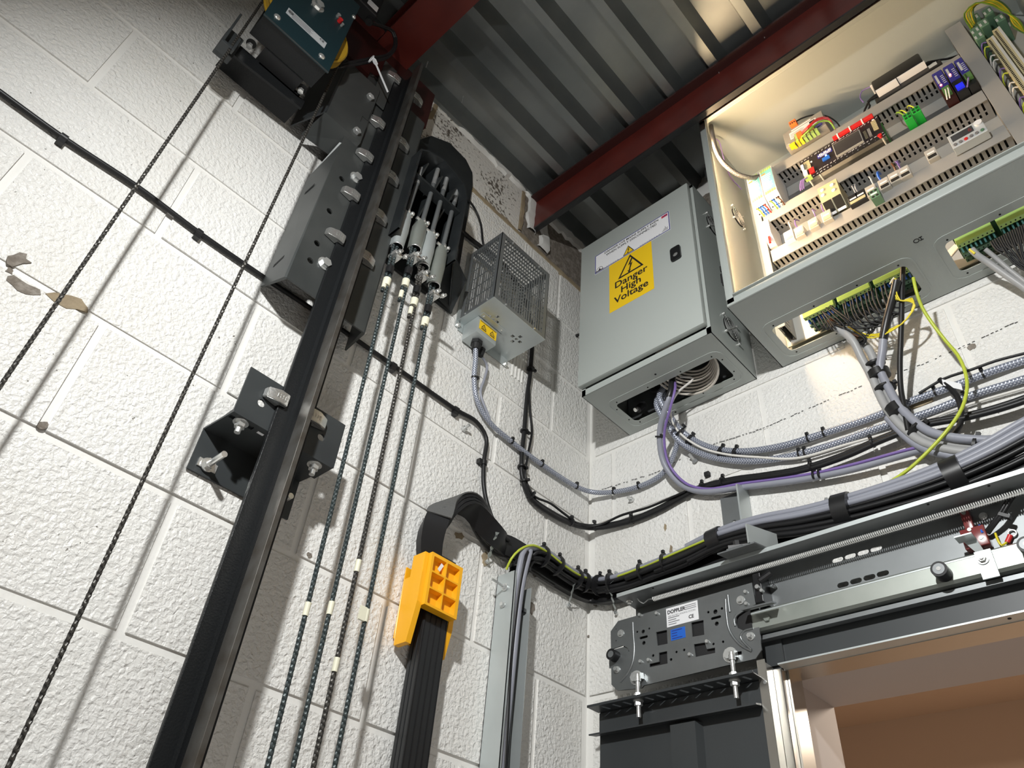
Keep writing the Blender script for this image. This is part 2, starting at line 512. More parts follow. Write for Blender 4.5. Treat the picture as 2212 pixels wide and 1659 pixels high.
def spline(pts, step=0.012):
    """centripetal Catmull-Rom through 3-D points, resampled"""
    pts = [V(p) for p in pts]
    if len(pts) < 3:
        n = max(2, int((pts[1] - pts[0]).length / step))
        return [pts[0].lerp(pts[1], i / n) for i in range(n + 1)]
    P = [pts[0] * 2 - pts[1]] + pts + [pts[-1] * 2 - pts[-2]]
    out = []
    for i in range(1, len(P) - 2):
        p0, p1, p2, p3 = P[i - 1:i + 3]
        t0 = 0.0; t1 = t0 + max(1e-6, (p1 - p0).length) ** 0.5; t2 = t1 + max(1e-6, (p2 - p1).length) ** 0.5; t3 = t2 + max(1e-6, (p3 - p2).length) ** 0.5
        n = max(2, int((p2 - p1).length / step))
        for k in range(n):
            t = t1 + (t2 - t1) * k / n
            a1 = p0 * ((t1 - t) / (t1 - t0)) + p1 * ((t - t0) / (t1 - t0))
            a2 = p1 * ((t2 - t) / (t2 - t1)) + p2 * ((t - t1) / (t2 - t1))
            a3 = p2 * ((t3 - t) / (t3 - t2)) + p3 * ((t - t2) / (t3 - t2))
            b1 = a1 * ((t2 - t) / (t2 - t0)) + a2 * ((t - t0) / (t2 - t0))
            b2 = a2 * ((t3 - t) / (t3 - t1)) + a3 * ((t - t1) / (t3 - t1))
            out.append(b1 * ((t2 - t) / (t2 - t1)) + b2 * ((t - t1) / (t2 - t1)))
    out.append(pts[-1])
    return out
def rr2(x0, x1, y0, y1, r, n=4):
    """rounded rectangle as a 2-D loop"""
    out = []
    for cx, cy, a0 in ((x1 - r, y1 - r, 0), (x0 + r, y1 - r, 90), (x0 + r, y0 + r, 180), (x1 - r, y0 + r, 270)):
        for k in range(n + 1):
            a = math.radians(a0 + 90 * k / n)
            out.append((cx + r * math.cos(a), cy + r * math.sin(a)))
    return out
def circ2(cx, cy, r, n=14):
    return [(cx + r * math.cos(2 * PI * i / n), cy + r * math.sin(2 * PI * i / n)) for i in range(n)]
def text(name, body, size, m, o, ax, ay, parent, sx=1.0, align='CENTER', bold=0.0):
    """flat lettering lying in the plane (o, ax, ay)"""
    cu = bpy.data.curves.new(name, 'FONT')
    cu.body = body; cu.size = size; cu.align_x = align; cu.align_y = 'CENTER'; cu.offset = bold
    cu.resolution_u = 3
    t = bpy.data.objects.new(name, cu); C.objects.link(t)
    dg = bpy.context.evaluated_depsgraph_get()
    me = bpy.data.meshes.new_from_object(t.evaluated_get(dg))
    bpy.data.objects.remove(t)
    b = MB()
    o, ax, ay = V(o), V(ax).normalized(), V(ay).normalized()
    b.add([o + ax * (v.co.x * sx) + ay * v.co.y for v in me.vertices], [list(p.vertices) for p in me.polygons])
    bpy.data.meshes.remove(me); bpy.data.curves.remove(cu)
    return b.build(name, m, parent)
def struct(o):
    o['kind'] = 'structure'
    return o
def hexbolt(b, p, d, r=0.009, h=0.007, washer=True):
    """hexagon head with washer flange, standing on p along d"""
    p, d = V(p), V(d).normalized()
    if washer:
        b.cyl(p, p + d * 0.002, r * 1.45, 18)
    b.hexa(p + d * 0.002, p + d * (0.002 + h), r)
    return b
# ================================================================== THE SETTING
FLOOR = -ZO
TOP = 2.30
W2 = 1.75        # shaft width (x)
D2 = -2.15       # shaft depth (y)
fl = struct(tag(MB().box(-0.1, W2 + 0.1, D2 - 0.1, 0.2, FLOOR - 0.05, FLOOR).build('floor', 'floor_dark'), 'dark concrete shaft floor below the view'))
wl = struct(MB().box(-0.12, -0.0038, D2 - 0.1, 0.1, FLOOR, TOP).build('wall_left', 'mortar_paint'))
wb = struct(MB().box(-0.12, W2 + 0.1, D2 - 0.1, D2, FLOOR, TOP).build('wall_back', 'block_low_bounce'))
wf = struct(MB().box(W2, W2 + 0.1, D2, 0.2, FLOOR, TOP).build('wall_front', 'block_low_bounce'))
OX0, OX1, OZ = 0.487, 1.42, 0.583                  # landing opening in the right wall
b = MB()
b.box(-0.005, OX0, 0.0038, 0.19, FLOOR, TOP); b.box(OX1, W2, 0.0038, 0.19, FLOOR, TOP); b.box(OX0, OX1, 0.0038, 0.19, OZ, TOP)
wr = struct(b.build('wall_right', 'mortar_paint'))

BED0, CO, JT = 0.393, 0.225, 0.0070
def block(parent, side, a0, a1, z0, z1, m='block_paint'):
    """one concrete block, its face a little proud of the joints and unevenly laid"""
    d = random.uniform(-0.0012, 0.0012)
    bm = bmesh.new(); bmesh.ops.create_cube(bm, size=1)
    for v in bm.verts:
        v.co = V((v.co.x, v.co.y * (a1 - a0 - 2 * JT) + (a0 + a1) / 2, v.co.z * (z1 - z0 - 2 * JT) + (z0 + z1) / 2))
    fe = [e for e in bm.edges if all(v.co.x > 0 for v in e.verts)]
    bmesh.ops.bevel(bm, geom=fe, offset=0.0055, segments=3, affect='EDGES', profile=0.5)
    for v in bm.verts:
        x = v.co.x
        v.co.x = (d if x > 0.49 else (x - 0.5) * 0.9 + d if x > 0 else -0.03)
    b = MB(); b.bm(bm)
    if side == 'L':
        pass
    else:
        b.v = [V((v.y, -v.x, v.z)) for v in b.v]
    return b.build('block', m, parent, smooth=50)
LODD = [-2.15, -1.72, -1.272, -0.827, -0.380, 0.0]
LEVEN = [-1.95, -1.502, -1.050, -0.611, -0.176, -0.012]
for k in range(-2, 9):
    z0 = BED0 + CO * k
    z1 = min(z0 + CO, TOP)
    cuts = LODD if k % 2 else LEVEN
    for a0, a1 in zip(cuts, cuts[1:]):
        m = 'block_paint'
        if k == 7: m = 'block_bare' if a0 > -0.4 else 'speckled_block'
        if k == 8: m = 'block_bare' if a0 > -0.2 else 'speckled_block'
        block(wl, 'L', a0, a1, z0, z1, m)
RODD = [0.0, 0.082, 0.535, 0.985, 1.435, 1.75]
REVEN = [0.012, 0.31, 0.765, 1.215, 1.75]
for k in range(-2, 9):
    z0 = BED0 + CO * k; z1 = min(z0 + CO, TOP)
    if k < 0:
        cuts = [0.0, 0.225, 0.48] if k % 2 else [0.012, 0.48]
    elif k == 0:
        cuts = [0.012, 0.31, 0.48]
    else:
        cuts = RODD if k % 2 else REVEN
    for a0, a1 in zip(cuts, cuts[1:]):
        block(wr, 'R', a0, a1, z0, z1, 'block_bare' if k == 7 and a0 < 0.1 else 'block_paint')
# unpainted mortar bed and perpend under the top course, and the rough white fillets round the steel
def rough_strip(name, m, path, w0, w1, out, side, seed, nz=40):
    """trowelled ribbon lying on a wall: path of (a, z) points, half widths, standing out from the face"""
    r = random.Random(seed)
    pts = spline([(a, z, 0) for a, z in path], 0.02)
    b = MB(); vs = []; fs = []
    n = len(pts)
    for i, p in enumerate(pts):
        t = (pts[min(i + 1, n - 1)] - pts[max(i - 1, 0)]).normalized()
        q = V((-t.y, t.x, 0))
        up = w0 * r.uniform(0.65, 1.35); dn = w1 * r.uniform(0.65, 1.35); h = out * r.uniform(0.6, 1.2)
        for o, hh in ((-dn, -0.004), (-dn * 0.7, h * 0.8), (0, h), (up * 0.7, h * 0.8), (up, -0.004)):
            v = p + q * o
            vs.append((hh, v.x, v.y) if side == 'L' else (v.x, -hh, v.y))
    for i in range(n - 1):
        for j in range(4):
            fs.append((i * 5 + j, i * 5 + j + 1, (i + 1) * 5 + j + 1, (i + 1) * 5 + j))
    b.add(vs, fs)
    return b.build(name, m, wl if side == 'L' else wr, smooth=40)
rough_strip('mortar_bed', 'mortar_raw', [(-0.98, 1.968), (-0.6, 1.970), (-0.3, 1.966), (-0.02, 1.968)], 0.011, 0.011, 0.004, 'L', 3)
rough_strip('mortar_joint', 'mortar_raw', [(-0.378, 1.985), (-0.376, 2.09), (-0.38, 2.19)], 0.010, 0.010, 0.004, 'L', 4)
rough_strip('mortar_bed', 'mortar_raw', [(-0.86, 1.99), (-0.84, 2.06), (-0.80, 2.12), (-0.79, 2.2)], 0.010, 0.010, 0.005, 'L', 9)
rough_strip('mortar_fillet', 'fillet_white', [(-1.0, 2.235), (-0.84, 2.252), (-0.6, 2.225), (-0.42, 2.215), (-0.36, 2.23)], 0.05, 0.035, 0.012, 'L', 5)
rough_strip('mortar_fillet', 'fillet_white', [(-0.335, 2.24), (-0.335, 2.10), (-0.33, 2.03)], 0.022, 0.022, 0.010, 'L', 6)
rough_strip('mortar_fillet', 'fillet_white', [(-0.275, 2.13), (-0.255, 2.05), (-0.262, 1.985)], 0.022, 0.030, 0.012, 'L', 7)
rough_strip('mortar_fillet', 'fillet_white', [(-0.29, 2.165), (-0.2, 2.185), (-0.08, 2.195), (-0.01, 2.2)], 0.06, 0.03, 0.012, 'L', 8)
rough_strip('mortar_fillet', 'fillet_white', [(0.30, 2.215), (0.42, 2.21), (0.52, 2.21), (0.62, 2.215)], 0.05, 0.05, 0.012, 'R', 11)
# paint smears along the wall drips left by the roller beside the resistor box
for y in (-0.345, -0.332, -0.318, -0.306):
    rough_strip('paint_drip', 'mortar_paint', [(y, 1.95), (y + 0.003, 1.7), (y, 1.38)], 0.003, 0.003, 0.002, 'L', int(-y * 1000))
# chipped paint on the left and right wall: bare patches with their own outline
def chip(side, px, py, r, m='mortar_raw', seed=1, el=1.0, ang=0.0):
    rr = random.Random(seed)
    c = PX(px, py, 0.0) if side == 'L' else PY(px, py, 0.0)
    n = 11; poly = []
    for i in range(n):
        t = 2 * PI * i / n
        q = r * rr.uniform(0.55, 1.2)
        u, v = q * math.cos(t) * el, q * math.sin(t)
        u, v = u * math.cos(ang) - v * math.sin(ang), u * math.sin(ang) + v * math.cos(ang)
        poly.append((0.0014, c.y + u, c.z + v) if side == 'L' else (c.x + u, -0.0014, c.z + v))
    MB().prism(poly, (-0.004, 0, 0) if side == 'L' else (0, 0.004, 0)).build('paint_chip', m, wl if side == 'L' else wr)
for a in (('L', 38, 562, 0.013, 'block_bare', 1, 1.5, 0.9), ('L', 48, 618, 0.013, 'block_bare', 2, 1.8, 0.1), ('L', 20, 585, 0.006, 'block_bare', 3), ('L', 155, 652, 0.016, 'mortar_raw', 4, 2.2, 0.2),
          ('L', 1048, 1208, 0.016, 'mortar_raw', 5, 0.6, 0.0), ('L', 1146, 1312, 0.017, 'block_bare', 6, 0.8, 0.0), ('L', 992, 1158, 0.010, 'mortar_raw', 7, 2.0, 0.3), ('L', 1156, 1242, 0.006, 'block_bare', 8),
          ('L', 930, 1118, 0.008, 'mortar_raw', 9, 2.0, 0.2), ('L', 668, 1200, 0.006, 'block_bare', 10), ('L', 92, 918, 0.008, 'block_bare', 12),
          ('R', 1437, 1140, 0.010, 'mortar_raw', 13, 0.5, 0.0), ('R', 1450, 1188, 0.012, 'mortar_raw', 14, 0.4, 0.0), ('R', 1990, 862, 0.016, 'mortar_raw', 15, 2.2, 0.1), ('R', 2100, 750, 0.010, 'block_bare', 16),
          ('R', 1285, 1306, 0.007, 'block_bare', 17, 0.6, 0.0), ('L', 1272, 1375, 0.004, 'block_bare', 18)):
    chip(*a)
# pencil setting-out lines on the paint
def pencil(side, pts, seed):
    rr = random.Random(seed)
    b = MB()
    P = [PX(x, y, 0.0016) if side == 'L' else PY(x, y, -0.0016) for x, y in pts]
    for p, q in zip(P, P[1:]):
        n = max(2, int((q - p).length / 0.009))
        for i in range(n):
            if rr.random() < 0.72:
                s, e = p.lerp(q, i / n), p.lerp(q, min(1, (i + rr.uniform(0.4, 0.95)) / n))
                off = V((0, 0, rr.uniform(-0.0012, 0.0012)))
                b.bar(s + off, e + off, 0.0006, 0.0015)
    b.build('pencil_line', 'pencil', wl if side == 'L' else wr)
pencil('L', [(0, 207), (120, 292), (255, 382)], 1)
pencil('L', [(296, 409), (420, 495)], 2)
pencil('R', [(1300, 1057), (1420, 1020), (1500, 973), (1640, 928), (1880, 826), (1990, 788), (2110, 735), (2212, 688)], 3)
pencil('R', [(1330, 1240), (1500, 1185), (1840, 1082), (2020, 1030), (2150, 990)], 4)

# metal roof deck: trapezoidal sheets, narrow ribs down
PER, X0 = 0.1437, 0.182
def deck_profile(x0, x1):
    out = []
    k = math.floor((x0 - X0) / PER)
    while X0 + k * PER < x1:
        a = X0 + k * PER
        out += [(a, 2.262), (a + 0.080, 2.262), (a + 0.090, 2.205), (a + 0.118, 2.205), (a + PER - 0.002, 2.262)]
        k += 1
    return [(min(max(x, x0), x1), z) for x, z in out if x0 - 0.02 <= x <= x1 + 0.02]
ce = struct(MB().box(-0.1, W2 + 0.1, D2 - 0.1, 0.2, 2.31, 2.36).build('ceiling', 'galv_dark'))
for x0, x1 in ((-0.02, 0.757), (0.757, 1.33), (1.33, 1.78)):
    pr = deck_profile(x0, x1)
    b = MB()
    vs = []
    for x, z in pr:
        vs += [(x, D2, z), (x, 0.05, z)]
    b.add(vs, [(2 * i, 2 * i + 2, 2 * i + 3, 2 * i + 1) for i in range(len(pr) - 1)])
    b.build('deck_sheet', 'deck_zinc', ce)
for px, py in ((922, 140), (999, 215), (1650, 76), (1760, 6), (1552, 152), (1460, 222)):
    p = PZ(px, py, 2.2)
    MB().cyl(p + V((0, 0, 0.02)), p + V((0, 0, -0.016)), 0.0022, 8, 0.0012).build('screw', 'zinc_bright', ce)

# red steel beam over the panels: horizontal top leg, deep web facing the shaft
bt = thing('steel_beam', (0.9, -0.33, 2.05), 'long red oxide steel beam under the metal deck, above the grey electrical panels', 'beam', 'red steel beams')
MB().box(-0.03, W2, -0.323, -0.315, 2.050, 2.195).build('web', 'red_oxide', bt)
MB().box(-0.03, W2, -0.350, -0.2655, 2.188, 2.197).build('top_flange', 'red_dark', bt)  # darker red puts the shade under this leg into its colour
MB().box(-0.03, W2, -0.3235, -0.306, 2.043, 2.0505).build('bottom_flange', 'black_gloss', bt)
# second red beam carrying the rail and the governor, running out from the left wall
b2 = thing('steel_beam', (0.9, -1.0, 2.09), 'red oxide steel beam crossing above the guide rail head in the upper left', 'beam', 'red steel beams')
MB().box(0.066, W2, -1.060, -0.950, 2.100, 2.110).build('bottom_flange', 'red_oxide', b2)
MB().box(0.066, W2, -1.010, -1.000, 2.110, 2.195).build('web', 'red_oxide', b2)
MB().box(0.066, W2, -1.060, -0.950, 2.195, 2.204).build('top_flange', 'red_oxide', b2)
MB().box(0.055, 0.067, -1.19, -0.84, 1.93, 2.112).build('end_plate', 'red_dark', b2)  # shade on the end plate painted as a darker red
MB().box(0.055, 0.10, -1.19, -1.062, 2.100, 2.110).build('gusset', 'red_oxide', b2)
# ================================================================== ELECTRICAL PANELS ON THE RIGHT WALL
def rect_px(tl, br, y):
    p, q = PY(*tl, y), PY(*br, y)
    return p.x, q.x, q.z, p.z           # x0, x1, z0, z1
def fan_guard(b_ring, c, R, nrm_x, n=5):
    pass

# ---------------------------------------------------------------- closed panel
P1 = thing('electrical_panel', (0.3375, -0.1, 1.32), 'closed light grey wall enclosure with a yellow Danger High Voltage sticker', 'electrical panel')
x0, x1, z0, z1, yf = 0.140, 0.535, 1.320, 1.925, -0.213
b = MB()
b.box(x0, x0 + 0.0015, yf, 0.0, z0, z1); b.box(x1 - 0.0015, x1, yf, 0.0, z0, z1); b.box(x0, x1, yf, 0.0, z1 - 0.0015, z1)
b.box(x0, x1, -0.0015, 0.0, z0, z1)
b.holed([(x0, yf), (x1, yf), (x1, 0), (x0, 0)], [rr2(0.190, 0.497, -0.132, -0.042, 0.010)], (0, 0, z0), X_, Y_, (0, 0, 0.0015))
b.box(x0, x1, yf - 0.0005, yf + 0.001, z0, z0 + 0.020); b.box(x0, x1, yf - 0.0005, yf + 0.001, z1 - 0.012, z1)
b.box(x0, x0 + 0.012, yf - 0.0005, yf + 0.001, z0, z1); b.box(x1 - 0.012, x1, yf - 0.0005, yf + 0.001, z0, z1)
b.build('body', 'ral_grey', P1)
b = MB()
b.holed(rr2(0.170, 0.517, -0.156, -0.018, 0.026), [rr2(0.174, 0.513, -0.152, -0.022, 0.023)], (0, 0, z0), X_, Y_, (0, 0, -0.0012))
b.build('gland_plate_rim', 'ral_grey', P1)
b = MB()
b.box(0.138, 0.528, -0.232, -0.215, 1.343, 1.921, 0.0035)
door = b.build('door', 'ral_grey', P1, smooth=40)
b = MB()
for x in (0.2, 0.3, 0.4, 0.49):
    b.cyl((x, -0.140, z0 + 0.001), (x, -0.140, z0 - 0.0008), 0.002, 8); b.cyl((x, -0.034, z0 + 0.001), (x, -0.034, z0 - 0.0008), 0.002, 8)
for y in (-0.115, -0.06):
    b.cyl((0.182, y, z0 + 0.001), (0.182, y, z0 - 0.0008), 0.002, 8); b.cyl((0.505, y, z0 + 0.001), (0.505, y, z0 - 0.0008), 0.002, 8)
for x, y in ((0.30, -0.012), (0.285, -0.012), (0.345, -0.17)):
    b.cyl((x, y, z0 + 0.001), (x, y, z0 - 0.0008), 0.0028, 8)
tag(b.build('screw_hole', 'slot_dark', P1), kind='stuff')
# quarter-turn lock
lx0, lx1, lz0, lz1 = rect_px((1450, 535), (1472, 563), -0.232)
lc = V(((lx0 + lx1) / 2, -0.232, (lz0 + lz1) / 2))
b = MB()
b.holed(rr2(-0.0155, 0.0155, -0.026, 0.026, 0.007), [circ2(0, -0.006, 0.0075)], lc, X_, Z_, (0, -0.006, 0))
lk = b.build('lock', 'black_gloss', P1)
MB().cyl(lc + V((0, 0.001, -0.006)), lc + V((0, -0.0045, -0.006)), 0.0075, 16).build('lock_barrel', 'chrome', lk, smooth=40)
# stickers
wx0, wx1, wz0, wz1 = 0.1945, 0.4625, 1.757, 1.842
ys = -0.2326
st = MB().box(wx0, wx1, ys, -0.232, wz0, wz1).build('warning_sticker', 'white_sticker', P1)
st['label'] = 'white mains supply warning sticker with navy border'
b = MB()
b.holed([(wx0 + .001, wz0 + .001), (wx1 - .001, wz0 + .001), (wx1 - .001, wz1 - .001), (wx0 + .001, wz1 - .001)],
        [[(wx0 + .0035, wz0 + .0035), (wx1 - .0035, wz0 + .0035), (wx1 - .0035, wz1 - .0035), (wx0 + .0035, wz1 - .0035)]], (0, ys, 0), X_, Z_, (0, -0.0004, 0))
b.build('border', 'ink_navy', st)
cxm = (wx0 + wx1) / 2
text('lettering', 'DANGER LIVE MAINS SUPPLY EVEN', 0.0123, 'ink_black', (cxm, ys - 0.0003, wz1 - 0.0125), X_, Z_, st, 1.02, bold=0.0002)
text('lettering', 'WHEN SUPPLY DISCONNECTED', 0.0123, 'ink_black', (cxm, ys - 0.0003, wz1 - 0.0265), X_, Z_, st, 1.02, bold=0.0002)
def hazard(parent, c, h, y, face):
    """electric-shock triangle: black rim, filled face, bolt"""
    w = h * 1.13
    tri = lambda k: [(c[0] - w / 2 * k, c[1] - h * 0.5 * k - h * (1 - k) * 0.15), (c[0] + w / 2 * k, c[1] - h * 0.5 * k - h * (1 - k) * 0.15), (c[0], c[1] + h * 0.5 * k - h * (1 - k) * 0.15)]
    b = MB(); b.holed(tri(1.0), [tri(0.80)], (0, y, 0), X_, Z_, (0, -0.0003, 0)); b.build('triangle', 'ink_black', parent)
    if face:
        b = MB(); b.prism([(x, y, z) for x, z in tri(0.82)], (0, -0.0002, 0)); b.build('triangle_face', face, parent)
    s = h / 100.0
    bolt = [(4, 22), (-10, -8), (0, -5), (-8, -38), (-14, -33), (-7, -50), (2, -35), (-3, -36), (10, -1), (0, -4), (12, 22)]
    b = MB(); b.prism([(c[0] + x * s, y - 0.0003, c[1] + (z + 3) * s) for x, z in bolt], (0, -0.0003, 0)); b.build('bolt_symbol', 'ink_black', parent)
hazard(st, (cxm - 0.010, wz0 + 0.023), 0.035, ys - 0.0002, 'yellow_sticker')
b = MB()
fx0, fz1 = wx1 - 0.026, wz1 - 0.007
for k, (dx, w) in enumerate(((0, 0.004), (0.0045, 0.0035), (0.0085, 0.006), (0.015, 0.005))):
    b.box(fx0 + dx, fx0 + dx + w, ys - 0.0003, ys, fz1 - 0.010, fz1)
b.build('flag', 'ink_red', st)
b = MB(); b.box(fx0 + 0.004, fx0 + 0.020, ys - 0.0005, ys, fz1 - 0.006, fz1 - 0.004); b.build('flag_band', 'ink_navy', st)
b = MB()
for k in range(3):
    b.box(wx1 - 0.028 + 0.003 * k, wx1 - 0.008, ys - 0.0003, ys, wz0 + 0.008 + 0.004 * k, wz0 + 0.0095 + 0.004 * k)
b.box(wx1 - 0.017, wx1 - 0.0155, ys - 0.0003, ys, wz0 + 0.018, wz0 + 0.026)
for k in range(9):
    b.box(wx1 - 0.105 + 0.008 * k, wx1 - 0.099 + 0.008 * k, ys - 0.0003, ys, wz0 + 0.0055, wz0 + 0.007)
    if k < 7: b.box(wx0 + 0.034 + 0.008 * k, wx0 + 0.040 + 0.008 * k, ys - 0.0003, ys, wz0 + 0.0055, wz0 + 0.007)
tag(b.build('small_print', 'ink_grey', st), kind='stuff')
b = MB()
b.holed([(wx0 + 0.018 + 0.013 * math.cos(a), wz0 + 0.008 + 0.015 * math.sin(a)) for a in [PI * i / 12 for i in range(13)]],
        [[(wx0 + 0.018 + 0.0115 * math.cos(a), wz0 + 0.009 + 0.0125 * math.sin(a)) for a in [PI * i / 12 for i in range(13)]]], (0, ys, 0), X_, Z_, (0, -0.0003, 0))
b.box(wx0 + 0.004, wx0 + 0.032, ys - 0.0003, ys, wz0 + 0.0055, wz0 + 0.0095)
b.prism([(wx0 + 0.014, ys, wz0 + 0.010), (wx0 + 0.022, ys, wz0 + 0.010), (wx0 + 0.018, ys, wz0 + 0.019)], (0, -0.0003, 0))
b.build('emblem', 'ink_black', st)
yx0, yx1, yz0, yz1 = 0.248, 0.397, 1.556, 1.757
s2 = MB().box(yx0, yx1, -0.2325, -0.232, yz0, yz1).build('danger_sticker', 'yellow_sticker', P1)
s2['label'] = 'yellow Danger High Voltage sticker'
yc = (yx0 + yx1) / 2
hazard(s2, (yc + 0.001, 1.714), 0.078, -0.2326, None)
for i, t in enumerate(('Danger', 'High', 'Voltage')):
    text('lettering', t, 0.036, 'ink_black', (yc, -0.2328, 1.655 - 0.031 * i), X_, Z_, s2, 1.05, bold=0.0006)

def fan(name, x, cy, cz, R, parent):
    """fan opening in a side wall: dark disc, wire rings, a cross stay and four screw heads (faces +x)"""
    d = MB(); d.cyl((x - 0.0005, cy, cz), (x + 0.0006, cy, cz), R, 24); f = d.build(name, 'slot_dark', parent)
    b = MB()
    for k in range(1, 6):
        b.ring((x + 0.004, cy, cz), X_, R * k / 5.2, 0.0011, 24, 5)
    for a in (45, 135):
        u = V((0, math.cos(math.radians(a)), math.sin(math.radians(a)))) * R * 1.28
        c0 = V((x + 0.0045, cy, cz))
        b.tube([c0 - u + V((-0.003, 0, 0)), c0 - u * 0.75, c0, c0 + u * 0.75, c0 + u + V((-0.003, 0, 0))], 0.0013, 6)
        for s in (-1, 1):
            b.cyl(c0 + u * s - V((0.005, 0, 0)), c0 + u * s + V((0.002, 0, 0)), 0.0035, 10)
    b.build('fan_guard', 'chrome', f, smooth=60)
    b = MB()
    for k in range(7):
        a = 2 * PI * k / 7
        u = V((0, math.cos(a), math.sin(a))); t = V((0, -math.sin(a), math.cos(a)))
        b.add([V((x + 0.0010, cy, cz)) + u * R * 0.3, V((x + 0.0010, cy, cz)) + u * R * 0.92 + t * R * 0.12, V((x + 0.0016, cy, cz)) + u * R * 0.85 + t * R * 0.5, V((x + 0.0016, cy, cz)) + u * R * 0.3 + t * R * 0.2], [(0, 1, 2, 3)])
    b.build('fan_blade', 'black_gloss', f)
    return f
fan('cooling_fan', 0.5352, -0.108, 1.413, 0.034, P1)
fan('cooling_fan', 0.5352, -0.120, 1.822, 0.034, P1)
b = MB()
for z in (1.45, 1.86):
    b.cyl((0.137, -0.205, z), (0.137, -0.205, z + 0.03), 0.004, 10)
    b.box(0.133, 0.141, -0.214, -0.200, z + 0.005, z + 0.025)
# insides seen through the cable opening
coil = thing('cable_coil', (0.41, -0.09, 1.34), 'coil of cream cable tucked inside the closed grey panel', 'cable')
for k in range(8):
    R = 0.083 - 0.0045 * k
    c0 = V((0.405 + 0.002 * k, -0.125 + 0.002 * k, 1.338 + 0.007 * k))
    MB().ring(c0, V((0.05, 0.28, 1)), R, 0.0030, 36, 8).build('loop', 'cream_cable', coil, smooth=60)
b = MB().box(0.155, 0.522, -0.024, -0.018, 1.345, 1.90).build('mounting_plate', 'galv_dark', P1)
gl = thing('cable_gland', (0.215, -0.06, 1.328), 'chrome cable gland hanging inside the left end of the closed panel opening', 'cable gland')
MB().cyl((0.222, -0.075, 1.326), (0.230, -0.060, 1.352), 0.010, 12).build('gland_body', 'black_matt', gl, smooth=40)
MB().cyl((0.218, -0.082, 1.322), (0.222, -0.075, 1.330), 0.006, 10).build('gland_nut', 'chrome', gl)

# ---------------------------------------------------------------- open panel
P2 = thing('electrical_panel', (1.0, -0.13, 1.32), 'large open grey controller cabinet without its door, glowing warm inside', 'electrical panel')
px0, px1, pz0, pz1, py_ = 0.605, 1.405, 1.320, 2.122, -0.262
t = 0.0018
b = MB()
b.box(px0, px0 + t, py_ + 0.004, 0, pz0, pz1); b.box(px1 - t, px1, py_ + 0.004, 0, pz0, pz1)
b.box(px0, px1, py_ + 0.004, 0, pz1 - t, pz1)
b.build('side_shell', 'ral_grey', P2)
b = MB().box(px0, px1, -t, 0, pz0, pz1).build('back', 'ral_grey', P2)
b = MB()
b.holed([(px0, py_ + 0.004), (px1, py_ + 0.004), (px1, 0), (px0, 0)],
        [rr2(0.647, 0.960, -0.137, -0.040, 0.012), rr2(1.040, 1.353, -0.142, -0.044, 0.012)], (0, 0, pz0), X_, Y_, (0, 0, t))
b.build('bottom', 'ral_grey', P2)
for hx0, hx1, hy0, hy1 in ((0.628, 0.979, -0.160, -0.017), (1.020, 1.373, -0.165, -0.021)):
    b = MB()
    b.holed(rr2(hx0, hx1, hy0, hy1, 0.026), [rr2(hx0 + 0.004, hx1 - 0.004, hy0 + 0.004, hy1 - 0.004, 0.023)], (0, 0, pz0), X_, Y_, (0, 0, -0.0012))
    b.build('gland_plate_rim', 'ral_grey', P2)
    b = MB()
    for x in (hx0 + 0.03, hx0 + 0.13, hx0 + 0.23, hx0 + 0.32):
        for y in (hy0 + 0.016, hy1 - 0.014):
            b.cyl((x, y, pz0 + 0.001), (x, y, pz0 - 0.0008), 0.0021, 8)
    tag(b.build('screw_hole', 'slot_dark', P2), kind='stuff')
b = MB()      # front frame: rounded outer edge, flat lip, return inwards
L = 0.024
b.box(px0, px1, py_, py_ + 0.008, pz0, pz0 + L, 0.0035); b.box(px0, px1, py_, py_ + 0.008, pz1 - L, pz1, 0.0035)
b.box(px0, px0 + L, py_, py_ + 0.008, pz0 + 0.003, pz1 - 0.003, 0.0035); b.box(px1 - L, px1, py_, py_ + 0.008, pz0 + 0.003, pz1 - 0.003, 0.0035)
b.build('front_frame', 'ral_grey', P2, smooth=40)
b = MB()
b.box(px0 + L - 0.003, px1 - L, py_ - 0.008, py_ + 0.002, pz0 + L - 0.003, pz0 + L, 0.001)
b.box(px0 + L - 0.003, px1 - L, py_ - 0.008, py_ + 0.002, pz1 - L, pz1 - L + 0.003, 0.001)
b.box(px0 + L - 0.003, px0 + L, py_ - 0.008, py_ + 0.002, pz0 + L, pz1 - L, 0.001)
b.build('door_gutter', 'ral_grey', P2, smooth=40)
for z in (1.42, 1.86):
    h = MB(); h.cyl((px0 - 0.005, py_ + 0.012, z), (px0 - 0.005, py_ + 0.012, z + 0.028), 0.004, 10); h.box(px0 - 0.004, px0 + 0.001, py_ + 0.004, py_ + 0.022, z + 0.032, z + 0.05)
    h.box(px0 - 0.004, px0 + 0.001, py_ + 0.004, py_ + 0.022, z - 0.018, z)
    h.build('hinge', 'black_matt', P2)
b = MB().box(0.637, 1.385, -0.0235, -0.020, 1.352, 2.072).build('mounting_plate', 'mount_plate', P2)
m_ = MB()
c_ = V((1.005, -0.185, pz0))
m_.holed(circ2(c_.x - 0.003, c_.y, 0.006), [circ2(c_.x - 0.003, c_.y, 0.0042)], (0, 0, pz0), X_, Y_, (0, 0, -0.0006))
m_.box(c_.x + 0.003, c_.x + 0.010, c_.y - 0.0055, c_.y - 0.0035, pz0 - 0.0006, pz0); m_.box(c_.x + 0.003, c_.x + 0.010, c_.y + 0.003, c_.y + 0.005, pz0 - 0.0006, pz0)
m_.box(c_.x + 0.0055, c_.x + 0.0075, c_.y - 0.0055, c_.y + 0.003, pz0 - 0.0006, pz0)
m_.build('stamp_mark', 'ink_black', P2)
